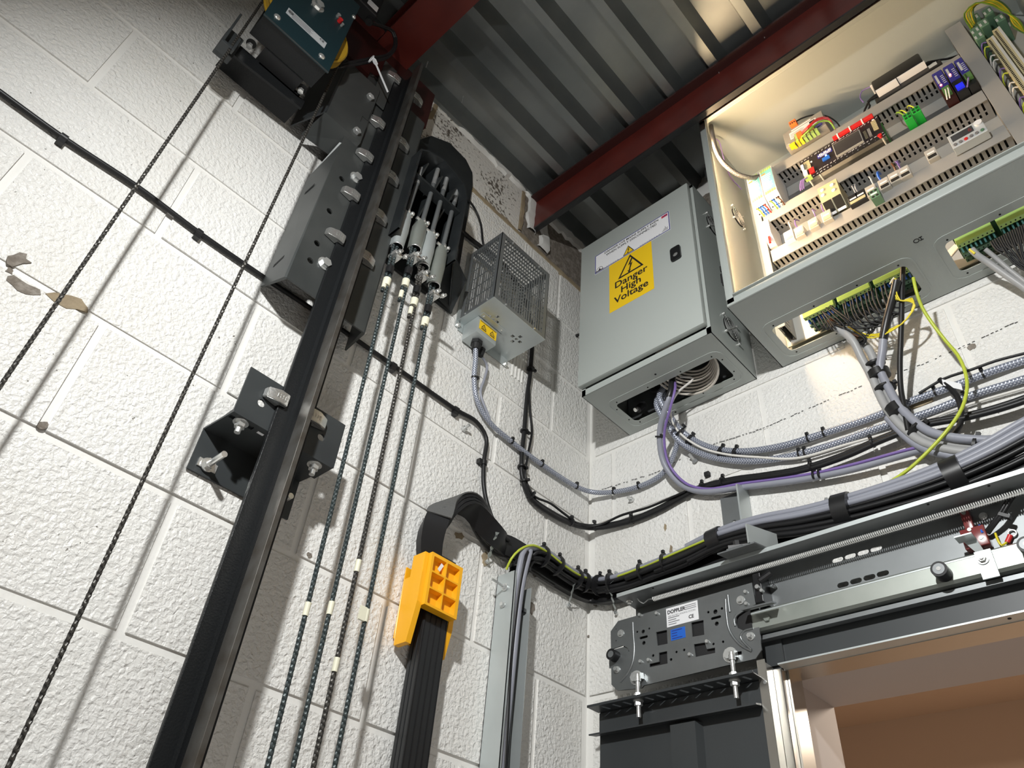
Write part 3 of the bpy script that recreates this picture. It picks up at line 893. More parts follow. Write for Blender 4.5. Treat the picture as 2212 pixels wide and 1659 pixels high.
# the cabinet's own LED strip on the left inner edge
ls = thing('light_strip', (0.62, -0.235, 1.36), 'glowing warm LED strip along the left inner edge of the open cabinet', 'lamp')
MB().box(px0 + t + 0.0005, px0 + t + 0.006, -0.244, -0.226, 1.37, 2.03).build('strip_body', 'white_sticker', ls)
MB().box(px0 + t + 0.006, px0 + t + 0.009, -0.241, -0.229, 1.375, 2.025).build('diffuser', 'lamp_strip', ls)
f2 = fan('cooling_fan', px0 + t + 0.0005, -0.110, 1.812, 0.030, P2)
# ================================================================== INSIDE THE OPEN CABINET
def wiring_duct(x0, x1, z0, z1, label, pitch=0.0128, vertical=False, yb=-0.024, yf=-0.085):
    """slotted trunking: flat lid in front, comb-slotted walls behind it"""
    t = thing('wiring_duct', ((x0 + x1) / 2, yb, z0), label, 'wiring duct', 'slotted wiring ducts in the open cabinet')
    MB().box(x0, x1, yf, yf + 0.003, z0, z1, 0.0008).build('lid', 'duct_grey', t)
    if vertical:
        runs = ((x0 + 0.002, 'x'), (x1 - 0.002, 'x')); n = int((z1 - z0) / pitch)
    else:
        runs = ((z0 + 0.003, 'z'), (z1 - 0.003, 'z')); n = int((x1 - x0) / pitch)
    for c, ax in runs:
        b = MB(); holes = []
        if ax == 'z':
            for i in range(n):
                u = x0 + pitch * (i + 0.5)
                holes.append([(u - 0.0024, yf + 0.006), (u + 0.0024, yf + 0.006), (u + 0.0024, yf + 0.030), (u - 0.0024, yf + 0.030)])
                holes.append([(u - 0.0024, yf + 0.034), (u + 0.0024, yf + 0.034), (u + 0.0024, yf + 0.045), (u - 0.0024, yf + 0.045)])
            b.holed([(x0, yf + 0.003), (x1, yf + 0.003), (x1, yb), (x0, yb)], holes, (0, 0, c), X_, Y_, (0, 0, 0.0015))
        else:
            for i in range(n):
                u = z0 + pitch * (i + 0.5)
                holes.append([(yf + 0.006, u - 0.0024), (yf + 0.034, u - 0.0024), (yf + 0.034, u + 0.0024), (yf + 0.006, u + 0.0024)])
            b.holed([(yf + 0.003, z0), (yb, z0), (yb, z1), (yf + 0.003, z1)], holes, (c, 0, 0), Y_, Z_, (0.0015, 0, 0))
        b.build('slotted_wall', 'duct_grey', t)
    # bundle of dark wires lying inside, seen through the slots
    if not vertical:
        MB().box(x0 + 0.004, x1 - 0.004, yf + 0.012, yb - 0.004, z0 + 0.010, z1 - 0.008).build('wire_fill', 'slot_dark', t)
    else:
        MB().box(x0 + 0.008, x1 - 0.008, yf + 0.012, yb - 0.004, z0 + 0.004, z1 - 0.004).build('wire_fill', 'slot_dark', t)
    return t
wiring_duct(0.668, 1.2385, 1.934, 1.975, 'uppermost slotted grey wiring duct under the black power adapter')
wiring_duct(0.668, 1.2385, 1.754, 1.796, 'middle slotted grey wiring duct below the black circuit board')
wiring_duct(0.668, 1.2385, 1.596, 1.642, 'lowest slotted grey wiring duct just above the cabinet front lip')
wiring_duct(0.644, 0.664, 1.365, 1.965, 'upright grey wiring duct lit bright beside the left cabinet wall', vertical=True)
wiring_duct(1.2400, 1.2790, 1.365, 2.105, 'wide upright grey wiring duct right of the blue modules', vertical=True)
MB_rail = []
for z in (1.868, 1.690, 1.52):
    r = thing('din_rail', (0.95, -0.03, z - 0.0175), 'grey %s mounting rail behind the devices' % ('upper' if z > 1.8 else 'middle' if z > 1.6 else 'lowest'), 'mounting rail')
    b = MB(); b.box(0.670, 1.2385, -0.0315, -0.0305, z - 0.0125, z + 0.0125); b.box(0.670, 1.2385, -0.0315, -0.0242, z - 0.0135, z - 0.0125)
    b.box(0.670, 1.2385, -0.0315, -0.0242, z + 0.0125, z + 0.0135); b.build('rail_web', 'galv_dark', r)
    b = MB(); b.box(0.670, 1.2385, -0.0315, -0.0305, z - 0.0175, z - 0.0135); b.box(0.670, 1.2385, -0.0315, -0.0305, z + 0.0135, z + 0.0175); tag(b.build('rail_flange', 'galv_dark', r), kind='stuff')

def lines(b, x0, x1, z0, z1, y, n, fill=0.8, seed=1, h=0.45):
    """rows of illegible fine print as thin flat bars"""
    r = random.Random(seed)
    for i in range(n):
        zc = z1 - (z1 - z0) * (i + 0.5) / n
        w = (z1 - z0) / n * h / 2
        b.box(x0, x0 + (x1 - x0) * r.uniform(fill * 0.6, fill), y - 0.0002, y, zc - w, zc + w)
    return b
# power supply over the top duct
ps = thing('power_supply', (0.84, -0.10, 1.977), 'taupe metal power supply box with pale label and yellow terminals', 'power supply')
sx0, sx1, sy, sz0, sz1 = 0.784, 0.902, -0.108, 1.985, 2.060
MB().box(sx0, sx1, sy, -0.0245, sz0, sz1, 0.0015).build('case', 'psu_grey', ps)
lb = MB().box(sx0 + 0.018, sx1 - 0.020, sy - 0.0006, sy, sz0 + 0.026, sz1 - 0.017).build('label_sticker', 'white_sticker', ps)
tag(lines(MB(), sx0 + 0.021, sx1 - 0.045, sz0 + 0.029, sz1 - 0.024, sy - 0.0006, 6, 0.95, 3, 0.3).build('small_print', 'ink_grey', lb), kind='stuff')
MB().box(sx1 - 0.040, sx1 - 0.024, sy - 0.0010, sy - 0.0005, sz1 - 0.029, sz1 - 0.021).build('badge', 'ink_black', lb)
MB().box(sx0 + 0.026, sx1 - 0.034, sy - 0.0006, sy, sz1 - 0.013, sz1 - 0.008).build('label_sticker', 'white_sticker', ps)
MB().box(sx1 - 0.028, sx1 - 0.008, sy - 0.003, sy - 0.0004, sz0 + 0.008, sz0 + 0.024).build('switch', 'module_blue', ps)
MB().box(sx0 + 0.030, sx1 - 0.030, sy - 0.008, sy - 0.0004, sz0 + 0.004, sz0 + 0.020).build('terminal_cover', 'terminal_bronze', ps)
for k in range(7):
    x = sx0 + 0.020 + 0.011 * k
    MB().box(x, x + 0.008, sy - 0.006, sy + 0.012, sz0 - 0.010, sz0 + 0.002).build('terminal', 'yellow_wire' if k < 3 else 'terminal_lime', ps)
MB().box(sx0 + 0.040, sx0 + 0.054, sy - 0.016, sy - 0.006, sz0 - 0.002, sz0 + 0.018).build('plug', 'orange_plug', ps)
MB().box(sx0 + 0.034, sx0 + 0.040, sy - 0.014, sy - 0.005, sz0 - 0.004, sz0 + 0.020).build('plug_latch', 'terminal_lime', ps)
MB().cyl((sx0 + 0.010, sy - 0.004, sz0 + 0.006), (sx0 + 0.010, sy + 0.002, sz0 + 0.006), 0.004, 10).build('screw', 'chrome', ps)
MB().box(sx0 + 0.012, sx0 + 0.028, sy - 0.008, sy + 0.004, sz0 - 0.016, sz0 - 0.002).build('terminal', 'yellow_sticker', ps)
pl = thing('plug', (0.822, -0.11, 2.061), 'orange cable plug standing on top of the taupe power supply', 'plug')
MB().box(0.812, 0.832, -0.120, -0.100, 2.0605, 2.079, 0.001).build('plug_body', 'orange_plug', pl)
b = MB()
for k in range(3):
    b.box(0.8145 + 0.006 * k, 0.8175 + 0.006 * k, -0.1204, -0.1198, 2.063, 2.069)
tag(b.build('slot', 'slot_dark', pl), kind='stuff')
tag(MB().tube(spline([(0.832, -0.111, 2.075), (0.845, -0.105, 2.083), (0.875, -0.095, 2.082), (0.905, -0.082, 2.060), (0.922, -0.075, 2.02), (0.928, -0.07, 1.97)]), 0.0022, 6).build('wire', 'rubber'), 'thin black wire looping from the orange plug behind the taupe power supply', 'wire')
for i, (m, dz) in enumerate((('red_wire', 0.0), ('red_wire', 0.006), ('green_wire', -0.012))):
    tag(MB().tube(spline([(sx0 + 0.05, sy - 0.012, sz0 + 0.003 + dz), (sx0 + 0.075, sy - 0.022, sz0 - 0.002 + dz), (sx1 - 0.012, sy - 0.016, sz0 + 0.016 + dz), (sx1 + 0.010, sy - 0.004, sz0 + 0.012 + dz), (sx1 + 0.014, sy + 0.015, sz0 - 0.02)]), 0.0022, 6).build('wire', m),
        '%s wire bridging the front of the taupe power supply' % ('upper red' if i == 1 else 'lower red' if i == 0 else 'dark green'), 'wire')
# black brick adapter strapped on a bracket
ad = thing('power_adapter', (1.10, -0.07, 1.976), 'black brick power adapter lying on the top wiring duct', 'power adapter')
b = MB(); b.box(1.040, 1.166, -0.110, -0.055, 1.997, 2.046, 0.005); b.build('case', 'adapter_black', ad, smooth=40)
MB().box(1.030, 1.200, -0.088, -0.0245, 1.977, 1.9965, 0.002).build('tray', 'adapter_black', ad)
MB().box(1.042, 1.096, -0.1095, -0.0885, 1.9902, 1.9965).build('bracket', 'white_sticker', ad)
MB().box(1.098, 1.168, -0.1095, -0.0885, 1.9935, 1.9965).build('bracket', 'white_sticker', ad)
MB().box(1.170, 1.190, -0.0895, -0.0882, 1.983, 1.9955).build('label_sticker', 'silver_sticker', ad)
MB().box(1.034, 1.078, -0.098, -0.066, 2.0465, 2.0500, 0.001).build('clip', 'white_sticker', ad)
tag(MB().tube(spline([(1.166, -0.08, 2.02), (1.185, -0.075, 2.025), (1.215, -0.07, 2.006), (1.245, -0.05, 2.02)]), lambda t: 0.006 if t < 0.25 else 0.0028, 8).build('wire', 'rubber'), 'black lead leaving the right end of the power adapter', 'wire')
for i, (dx, dz) in enumerate(((0, 0), (0.006, 0.004))):
    tag(MB().tube(spline([(1.040, -0.085, 2.012 - dz), (1.020 - dx, -0.088, 2.003), (1.002 + 2 * dx, -0.085, 1.985), (0.995 + 2 * dx, -0.082, 1.976), (0.992 + 2 * dx, -0.06, 1.95)]), lambda t: 0.005 if t < 0.2 else 0.0028, 8).build('wire', 'rubber'),
        '%s black lead hanging from the left end of the power adapter' % ('outer' if i else 'inner'), 'wire')
tag(MB().tube(spline([(1.034, -0.095, 2.048), (1.012, -0.095, 2.052), (1.001, -0.092, 2.032), (1.004, -0.088, 2.010)]), 0.0016, 6).build('wire', 'violet_wire'), 'thin violet wire curling off the power adapter clip', 'wire')
# teal topped supply modules on the left
for i, (mx0, mx1) in enumerate(((0.657, 0.694), (0.697, 0.733))):
    md = thing('supply_module', ((mx0 + mx1) / 2, -0.07, 1.797), '%s of the two white din modules with teal printed fronts' % ('left' if i == 0 else 'right'), 'module')
    b = MB(); b.prism([(mx0, -0.0330, 1.945), (mx0, -0.112, 1.945), (mx0, -0.116, 1.941), (mx0, -0.116, 1.828), (mx0, -0.086, 1.798), (mx0, -0.0330, 1.798)], (mx1 - mx0, 0, 0))
    b.build('case', 'white_sticker', md)
    fz = MB().box(mx0 + 0.002, mx1 - 0.0015, -0.1172, -0.1160, 1.842, 1.930).build('front_label', 'module_teal', md)
    tag(lines(MB(), mx0 + 0.004, mx1 - 0.003, 1.846, 1.915, -0.1172, 9, 1.0, 5 + i, 0.28).build('small_print', 'white_sticker', fz), kind='stuff')
    MB().box(mx0 + 0.004, mx0 + 0.016, -0.1176, -0.1172, 1.917, 1.922).build('mark', 'orange_plug', fz)
    for zz in (1.829, 1.931):
        b = MB()
        for k in range(5):
            b.box(mx0 + 0.003 + 0.0064 * k, mx0 + 0.0078 + 0.0064 * k, -0.1175, -0.1160, zz, zz + 0.0105)
        tag(b.build('terminal', 'terminal_lime', md), kind='stuff')
    sl = V((0, -0.030, 0.030)).normalized()
    b = MB()
    for k in range(5):
        for j in range(2):
            c_ = V((mx0 + 0.006 + 0.0063 * k, -0.100 + 0.012 * j - 0.002, 1.812 - 0.012 * j + 0.000))
            b.cyl(c_ + V((0, -0.0005, -0.0005)), c_ + V((0, 0.002, 0.002)), 0.0022, 8)
    tag(b.build('screw_hole', 'slot_dark', md), kind='stuff')
    for k, m in enumerate(('yellow_wire', 'blue_wire', 'blue_wire', 'red_wire') if i == 0 else ('green_wire', 'blue_wire', 'white_wire', 'brown_wire')):
        x = mx0 + 0.008 + 0.007 * k
        tag(MB().tube(spline([(x, -0.103, 1.812), (x + 0.002, -0.110, 1.802), (x + 0.006, -0.100, 1.797), (x + 0.008, -0.08, 1.785)]), 0.0018, 6).build('wire', m),
            '%s wire from the bottom of the %s teal module' % (m.split('_')[0] if k != 2 or i else 'second blue', 'left' if i == 0 else 'right'), 'wire')
# main controller board
cb = thing('circuit_board', (0.915, -0.105, 1.797), 'long black controller circuit board with a dark display', 'circuit board')
bx0, bx1, bz0, bz1, by = 0.806, 1.022, 1.8045, 1.899, -0.105
MB().box(bx0, bx1, by, by + 0.002, bz0, bz1).build('board', 'pcb_black', cb)
for x, z in ((bx0 + 0.01, bz0 + 0.01), (bx1 - 0.012, bz1 - 0.01), (bx0 + 0.03, bz1 - 0.03), (bx1 - 0.01, bz0 + 0.012)):
    MB().cyl((x, by - 0.002, z), (x, -0.0325, z), 0.0028, 10).build('standoff', 'white_sticker', cb)
lx0, lx1, lz0, lz1 = 0.899, 0.972, 1.825, 1.879
fr = MB(); fr.box(lx0, lx1, by - 0.0060, by, lz0, lz1); ld = fr.build('display_frame', 'mount_plate', cb)
MB().box(lx0 + 0.002, lx1 - 0.002, by - 0.0066, by - 0.006, lz0 + 0.002, lz1 - 0.002).build('display', 'lcd', ld)
rr_ = random.Random(12)
b = MB()
for k in range(22):
    x = bx0 + 0.004 + k * 0.0098
    for zz in (bz1 - 0.0055, bz0 + 0.016, bz0 + 0.005):
        w = rr_.uniform(0.003, 0.0075)
        b.box(x, x + w, by - 0.0005, by, zz - 0.0006, zz + 0.0006)
        if rr_.random() < 0.6: b.box(x, x + 0.0012, by - 0.0005, by, zz - 0.0028, zz)
        if rr_.random() < 0.5: b.box(x + w - 0.001, x + w, by - 0.0005, by, zz, zz + 0.0026)
tag(b.build('silk_print', 'white_sticker', cb), kind='stuff')
b = MB()
for k in range(7):
    b.box(bx0 + 0.010, bx0 + 0.026, by - 0.0030, by, bz1 - 0.022 - 0.0052 * k, bz1 - 0.0185 - 0.0052 * k)
    b.box(bx1 - 0.020, bx1 - 0.008, by - 0.0030, by, bz1 - 0.018 - 0.0062 * k, bz1 - 0.0145 - 0.0062 * k)
    b.box(bx1 - 0.045, bx1 - 0.038, by - 0.0005, by, bz1 - 0.034 - 0.0052 * k, bz1 - 0.0325 - 0.0052 * k)
tag(b.build('pin_row', 'terminal_beige', cb), kind='stuff')
MB().box(bx0 + 0.002, bx0 + 0.009, by - 0.008, by, bz0 + 0.042, bz0 + 0.066).build('connector', 'white_sticker', cb)
MB().box(bx0 + 0.003, bx0 + 0.014, by - 0.008, by, bz0 + 0.016, bz0 + 0.036).build('connector', 'white_sticker', cb)
sw = MB().box(bx0 + 0.018, bx0 + 0.032, by - 0.005, by, bz0 + 0.014, bz0 + 0.036).build('dip_switch', 'red_plastic', cb)
MB().box(bx1 - 0.034, bx1 - 0.027, by - 0.0045, by, bz0 + 0.026, bz0 + 0.058).build('chip', 'ink_grey', cb)
MB().box(bx0 + 0.048, bx0 + 0.088, by - 0.0008, by, bz0 + 0.060, bz0 + 0.078).build('logo_plate', 'module_blue', cb)
b = MB()
for k in range(9):
    b.box(bx0 + 0.050 + 0.0041 * k, bx0 + 0.0530 + 0.0041 * k, by - 0.0012, by - 0.0008, bz0 + 0.066, bz0 + 0.066 + (0.010 if k % 3 else 0.006))
b.box(bx0 + 0.055, bx0 + 0.084, by - 0.0012, by - 0.0008, bz0 + 0.0625, bz0 + 0.0637)
tag(b.build('silk_print', 'white_sticker', cb), kind='stuff')
MB().ball((bx0 + 0.070, by - 0.002, bz0 + 0.054), 0.0028).build('led', 'led_blue', cb)
MB().box(bx0 + 0.058, bx0 + 0.078, by - 0.005, by, bz0 + 0.036, bz0 + 0.048, 0.001).build('button', 'blue_sticker', cb)
MB().cyl((bx1 - 0.012, by - 0.008, bz0 + 0.004), (bx1 - 0.012, by, bz0 + 0.004), 0.0055, 12).build('button', 'red_plastic', cb, smooth=40)
MB().box(bx0 + 0.100, bx1 - 0.008, by - 0.009, by, bz1 - 0.001, bz1 + 0.010, 0.001).build('ribbon_socket', 'red_plastic', cb)
for k in range(3):
    MB().box(bx0 + 0.112 + 0.033 * k, bx0 + 0.1155 + 0.033 * k, by - 0.0098, by, bz1 - 0.002, bz1 + 0.011).build('socket_clip', 'white_sticker', cb)
b = MB()
for k in range(9):
    x = bx0 + 0.075 + 0.0145 * k
    b.box(x, x + 0.011, by - 0.006, by, bz0 - 0.0005, bz0 + 0.0035)
tag(b.build('edge_part', 'adapter_black', cb), kind='stuff')
MB().box(bx0 + 0.004, bx0 + 0.022, by - 0.012, by, bz0 - 0.006, bz0 + 0.0025).build('terminal', 'terminal_lime', cb)
MB().box(bx1, bx1 + 0.0035, by - 0.004, -0.033, bz0 - 0.006, bz1 - 0.045).build('board_holder', 'pcb_green', cb)
for k in range(3):
    tag(MB().tube(spline([(bx0 + 0.006 + 0.004 * k, by - 0.010, bz0 - 0.004), (bx0 - 0.006 + 0.004 * k, by - 0.014, bz0 - 0.006), (bx0 - 0.020 + 0.005 * k, by + 0.01, bz0 - 0.010)]), 0.0018, 6).build('wire', 'violet_wire'),
        'violet wire into the lime terminal of the black controller board', 'wire', 'violet wires at the board terminal')
# green plug-in terminals
for i, (gx, gz) in enumerate(((1.082, 1.806), (1.103, 1.811))):
    g = thing('terminal_block', (gx, -0.09, gz), '%s bright green plug terminal right of the circuit board' % ('left' if i == 0 else 'right'), 'terminal block')
    MB().box(gx - 0.010, gx + 0.0100, -0.112, -0.0330, gz, gz + 0.026, 0.001).build('body', 'terminal_plug', g)
    b = MB()
    for k in range(2):
        for j in range(2):
            b.box(gx - 0.0075 + 0.0088 * k, gx - 0.0015 + 0.0088 * k, -0.1124, -0.1118, gz + 0.003 + 0.012 * j, gz + 0.011 + 0.012 * j)
    tag(b.build('screw_slot', 'pcb_green', g), kind='stuff')
for i, (x, m) in enumerate(((1.078, 'green_wire'), (1.086, 'greenyellow'), (1.106, 'greenyellow'))):
    tag(MB().tube(spline([(x, -0.100, 1.835), (x - 0.006, -0.108, 1.85), (x - 0.014, -0.098, 1.875), (x - 0.018, -0.075, 1.90), (x - 0.018, -0.05, 1.937)]), 0.0019, 6).build('wire', m),
        ('dark green wire', 'left green and yellow wire', 'right green and yellow wire')[i] + ' rising from the bright green plug terminals', 'wire')
# blue network modules
for i, mx0 in enumerate((1.166, 1.1925, 1.2190)):
    nm = thing('network_module', (mx0 + 0.012, -0.07, 1.80), ('left blue module with one red light, beside a dark red case', 'middle blue module with a red light and blue socket', 'right blue module with a green plug')[i], 'module')
    w = 0.0245 if i < 2 else 0.0195
    MB().box(mx0, mx0 + w, -0.110, -0.0330, 1.800, 1.918).build('case', 'adapter_black' if i else 'red_dark', nm)
    fc = MB().box(mx0 + 0.001, mx0 + w - 0.001, -0.1135, -0.110, 1.846, 1.918, 0.001).build('front_cover', 'module_blue', nm)
    b = MB()
    for k in range(5):
        b.box(mx0 + w - 0.010, mx0 + w - 0.003, -0.1139, -0.1135, 1.858 + 0.008 * k, 1.8605 + 0.008 * k)
    b.box(mx0 + 0.004, mx0 + 0.009, -0.1139, -0.1135, 1.866, 1.905)
    tag(b.build('small_print', 'silver_sticker', fc), kind='stuff')
    if i < 2:
        MB().ball((mx0 + 0.0075, -0.1145, 1.857 + 0.018 * i), 0.0026).build('led', 'led_red', nm)
    if i == 0:
        MB().box(mx0 + 0.004, mx0 + 0.020, -0.1185, -0.110, 1.806, 1.838).build('plug', 'terminal_green', nm)
    elif i == 1:
        MB().box(mx0 + 0.004, mx0 + 0.021, -0.1165, -0.110, 1.805, 1.822).build('socket', 'blue_jack', nm)
        MB().box(mx0 + 0.004, mx0 + 0.021, -0.1145, -0.110, 1.823, 1.842).build('socket', 'slot_dark', nm)
    else:
        pg = MB().box(mx0 + 0.002, mx0 + 0.018, -0.1185, -0.110, 1.818, 1.842).build('plug', 'terminal_green', nm)
        b = MB()
        for k in range(4): b.box(mx0 + 0.004, mx0 + 0.008, -0.1190, -0.1184, 1.8205 + 0.005 * k, 1.8235 + 0.005 * k)
        tag(b.build('slot', 'slot_dark', pg), kind='stuff')
for i, x in enumerate((1.176, 1.182)):
    tag(MB().tube(spline([(x, -0.1190, 1.826), (x, -0.126, 1.812), (x - 0.006, -0.11, 1.797)]), 0.0016, 6).build('wire', 'white_wire'), '%s pale wire from the left blue module plug' % ('left' if i == 0 else 'right'), 'wire')
tag(MB().tube(spline([(1.228, -0.119, 1.820), (1.226, -0.125, 1.808), (1.216, -0.112, 1.797)]), 0.0018, 6).build('wire', 'violet_wire'), 'pale violet wire from the right blue module plug', 'wire')
# second row: breaker, relays, sockets, counter
mc = thing('circuit_breaker', (0.671, -0.07, 1.643), 'white circuit breaker with a red lever at the left of the lower row', 'circuit breaker')
b = MB(); b.prism([(0.6660, -0.0330, 1.752), (0.6660, -0.100, 1.752), (0.6660, -0.100, 1.693), (0.6660, -0.076, 1.662), (0.6660, -0.0330, 1.662)], (0.0195, 0, 0)); b.build('case', 'white_sticker', mc)
MB().bar((0.676, -0.094, 1.686), (0.678, -0.100, 1.655), 0.006, 0.006).build('lever', 'red_plastic', mc)
b = MB()
for k in range(3):
    for j in range(2): b.box(0.669 + 0.009 * j, 0.672 + 0.009 * j, -0.1003, -0.0998, 1.702 + 0.015 * k, 1.705 + 0.015 * k)
tag(b.build('mark', 'ink_grey', mc), kind='stuff')
def relay(px, py, m, label):
    p = PY(px, py, -0.098)
    x, z = p.x, p.z
    r = thing('relay', (x, -0.06, z - 0.03), label, 'relay', 'plug-in relays in the lower row')
    b = MB(); b.box(x - 0.0125, x + 0.0125, -0.098, -0.060, z - 0.020, z + 0.018, 0.0015); b.build('relay_case', m, r)
    b = MB(); b.box(x - 0.0105, x + 0.0105, -0.0965, -0.0605, z - 0.016, z + 0.010); b.build('relay_core', 'brown_wire' if m == 'adapter_black' else 'terminal_beige', r)
    MB().box(x - 0.013, x + 0.013, -0.060, -0.0330, z - 0.032, z + 0.026).build('socket', 'mount_plate' if m != 'adapter_black' else 'adapter_black', r)
    MB().box(x - 0.008, x + 0.008, -0.0990, -0.0980, z - 0.001, z + 0.004).build('label_sticker', 'white_sticker', r)
    MB().box(x - 0.0095, x + 0.0095, -0.0995, -0.0980, z - 0.016, z - 0.007).build('window', 'slot_dark' if m == 'relay_clear' and px > 1800 else 'terminal_beige', r)
    return x, z
RL = [(1703, 508, 'white_sticker'), (1726, 499, 'relay_clear'), (1756, 481, 'relay_clear'), (1785, 465, 'relay_clear'), (1843, 430, 'adapter_black'), (1859, 421, 'adapter_black'), (1881, 410, 'relay_clear'), (1909, 395, 'relay_clear'), (1931, 381, 'relay_clear'), (1953, 370, 'relay_clear'), (2011, 331, 'relay_clear')]
ORD = ['first', 'second', 'third', 'fourth', 'fifth', 'sixth', 'seventh', 'eighth', 'ninth', 'tenth', 'last']
RP = [relay(x, y, m, '%s relay from the left in the lower row, %s' % (o, 'white case' if m == 'white_sticker' else 'black case' if m == 'adapter_black' else 'clear cover')) for (x, y, m), o in zip(RL, ORD)]
for i, m in ((0, 'white_wire'), (1, 'violet_wire'), (2, 'violet_wire'), (3, 'violet_wire'), (4, 'grey_cable'), (5, 'grey_cable'), (6, 'white_wire'), (7, 'blue_wire'), (8, 'brown_wire'), (8, 'violet_wire'), (9, 'violet_wire')):
    x, z = RP[i]
    dx = -0.004 if i % 2 else 0.005
    if m == 'violet_wire' and i == 8: dx = 0.012
    tag(MB().tube(spline([(x + dx, -0.070, z + 0.024), (x + dx * 1.6, -0.092, z + 0.038), (x + dx * 1.2, -0.090, z + 0.058), (x + dx, -0.06, z + 0.085)]), 0.0019 if m not in ('blue_wire', 'brown_wire') else 0.0030, 6).build('wire', m),
        '%s wire rising from the %s relay' % (m.split('_')[0], ORD[i]), 'wire')
so = thing('panel_socket', (0.856, -0.06, 1.643), 'beige double socket unit with two black square ports', 'socket')
b = MB(); b.prism([(0.829, -0.0330, 1.752), (0.829, -0.104, 1.752), (0.829, -0.104, 1.690), (0.829, -0.080, 1.658), (0.829, -0.0330, 1.658)], (0.051, 0, 0)); b.build('case', 'terminal_beige', so)
for x in (0.832, 0.857):
    a0, a1 = V((x, -0.1035, 1.686)), V((x, -0.084, 1.660))
    b = MB(); b.prism([a0, a0 + V((0.021, 0, 0)), a1 + V((0.021, 0, 0)), a1], (0, -0.004, -0.003)); b.build('port', 'slot_dark', so)
    b = MB(); b.prism([a1 + V((0, 0, 0)), a1 + V((0.021, 0, 0)), a1 + V((0.021, 0.004, -0.006)), a1 + V((0, 0.004, -0.006))], (0, -0.004, -0.003)); b.build('port_lip', 'white_sticker', so)
for x, z in ((0.840, 1.735), (0.838, 1.715), (0.866, 1.735), (0.866, 1.712)):
    MB().cyl((x, -0.1065, z), (x, -0.104, z), 0.005, 12).build('screw', 'white_sticker', so)
mt = thing('counter_display', (1.17, -0.08, 1.643), 'pale grey digital counter with coloured buttons above the lowest duct', 'counter')
cx0, cx1, cz0, cz1 = 1.133, 1.207, 1.618, 1.668
MB().box(cx0, cx1, -0.112, -0.0880, cz0, cz1, 0.001).build('case', 'silver_sticker', mt)
MB().box(cx0 + 0.006, cx0 + 0.052, -0.1128, -0.112, cz0 + 0.022, cz1 - 0.007).build('display', 'lcd', mt)
text('digit', '6', 0.017, 'lock_red', (cx0 + 0.045, -0.1131, cz0 + 0.032), X_, Z_, mt)
MB().cyl((cx1 - 0.009, -0.116, cz1 - 0.012), (cx1 - 0.009, -0.112, cz1 - 0.012), 0.0085, 14).build('knob', 'white_sticker', mt, smooth=40)
for k, m in enumerate(('ink_grey', 'ink_grey', 'red_plastic', 'ink_grey', 'ink_grey', 'terminal_teal')):
    MB().cyl((cx0 + 0.008 + 0.0115 * k, -0.1145, cz0 + 0.009), (cx0 + 0.008 + 0.0115 * k, -0.112, cz0 + 0.009), 0.0040, 12).build('button', m, mt, smooth=40)
ts = thing('terminal_block', (0.954, -0.09, 1.60), 'small dark terminal block clipped on the lowest duct lid', 'terminal block')
MB().box(0.940, 0.962, -0.112, -0.0855, 1.597, 1.628).build('body', 'terminal_teal', ts)
b = MB()
for k in range(2):
    for j in range(2): b.cyl((0.946 + 0.010 * k, -0.1128, 1.603 + 0.019 * j), (0.946 + 0.010 * k, -0.111, 1.603 + 0.019 * j), 0.0034, 8)
tag(b.build('hole', 'slot_dark', ts), kind='stuff')
MB().box(0.942, 0.957, -0.1128, -0.112, 1.610, 1.615).build('mark', 'white_sticker', ts)
# door switch with its ribbed conduit
p = V((0.650, -0.222, 2.098))
sw = thing('door_switch', (0.650, -0.222, 2.09), 'black door limit switch in the upper left cabinet corner', 'switch')
q0, q1 = PY(1546, 255, -0.235), PY(1580, 225, -0.235)
d = (q1 - q0).normalized(); up = V((0, -1, 0)).cross(d)
MB().obox((q0 + q1) / 2 + V((0, -0.005, 0)), d, up, V((0, -1, 0)), 0.020, 0.0125, 0.011).build('body', 'black_matt', sw)
MB().obox(q1 + d * 0.004 + up * 0.010 + V((0, -0.005, 0)), d, up, V((0, -1, 0)), 0.007, 0.010, 0.009).build('head', 'black_matt', sw)
MB().obox((q0 + q1) / 2 + up * 0.012, d, up, V((0, -1, 0)), 0.024, 0.003, 0.018).build('bracket', 'black_matt', sw)
fl_ = (q0 + q1) / 2 + V((0, -0.0165, 0))
b = MB()
for k in range(4):
    b.obox(fl_ + up * (0.006 - 0.0045 * k), d, up, V((0, -1, 0)), 0.012 - 0.002 * (k % 2), 0.0009, 0.0004)
tag(b.build('small_print', 'white_sticker', sw), kind='stuff')
cd = spline([PY(1536, 272, -0.235), PY(1541, 300, -0.230), PY(1549, 330, -0.220), PY(1567, 357, -0.205), PY(1595, 377, -0.170), PY(1622, 384, -0.135), PY(1645, 380, -0.10)], 0.006)
tag(MB().tube(cd, 0.0068, 10).build('conduit', 'conduit_ribs', smooth=70), 'ribbed brown-grey conduit sweeping from the door switch', 'conduit')
tag(MB().tube(spline([PY(1543, 298, -0.20), PY(1553, 305, -0.19), PY(1560, 330, -0.17), PY(1566, 352, -0.15), PY(1580, 385, -0.10), PY(1602, 409, -0.06)]), 0.0014, 6).build('wire', 'violet_wire'), 'thin violet wire dropping along the left cabinet wall', 'wire')
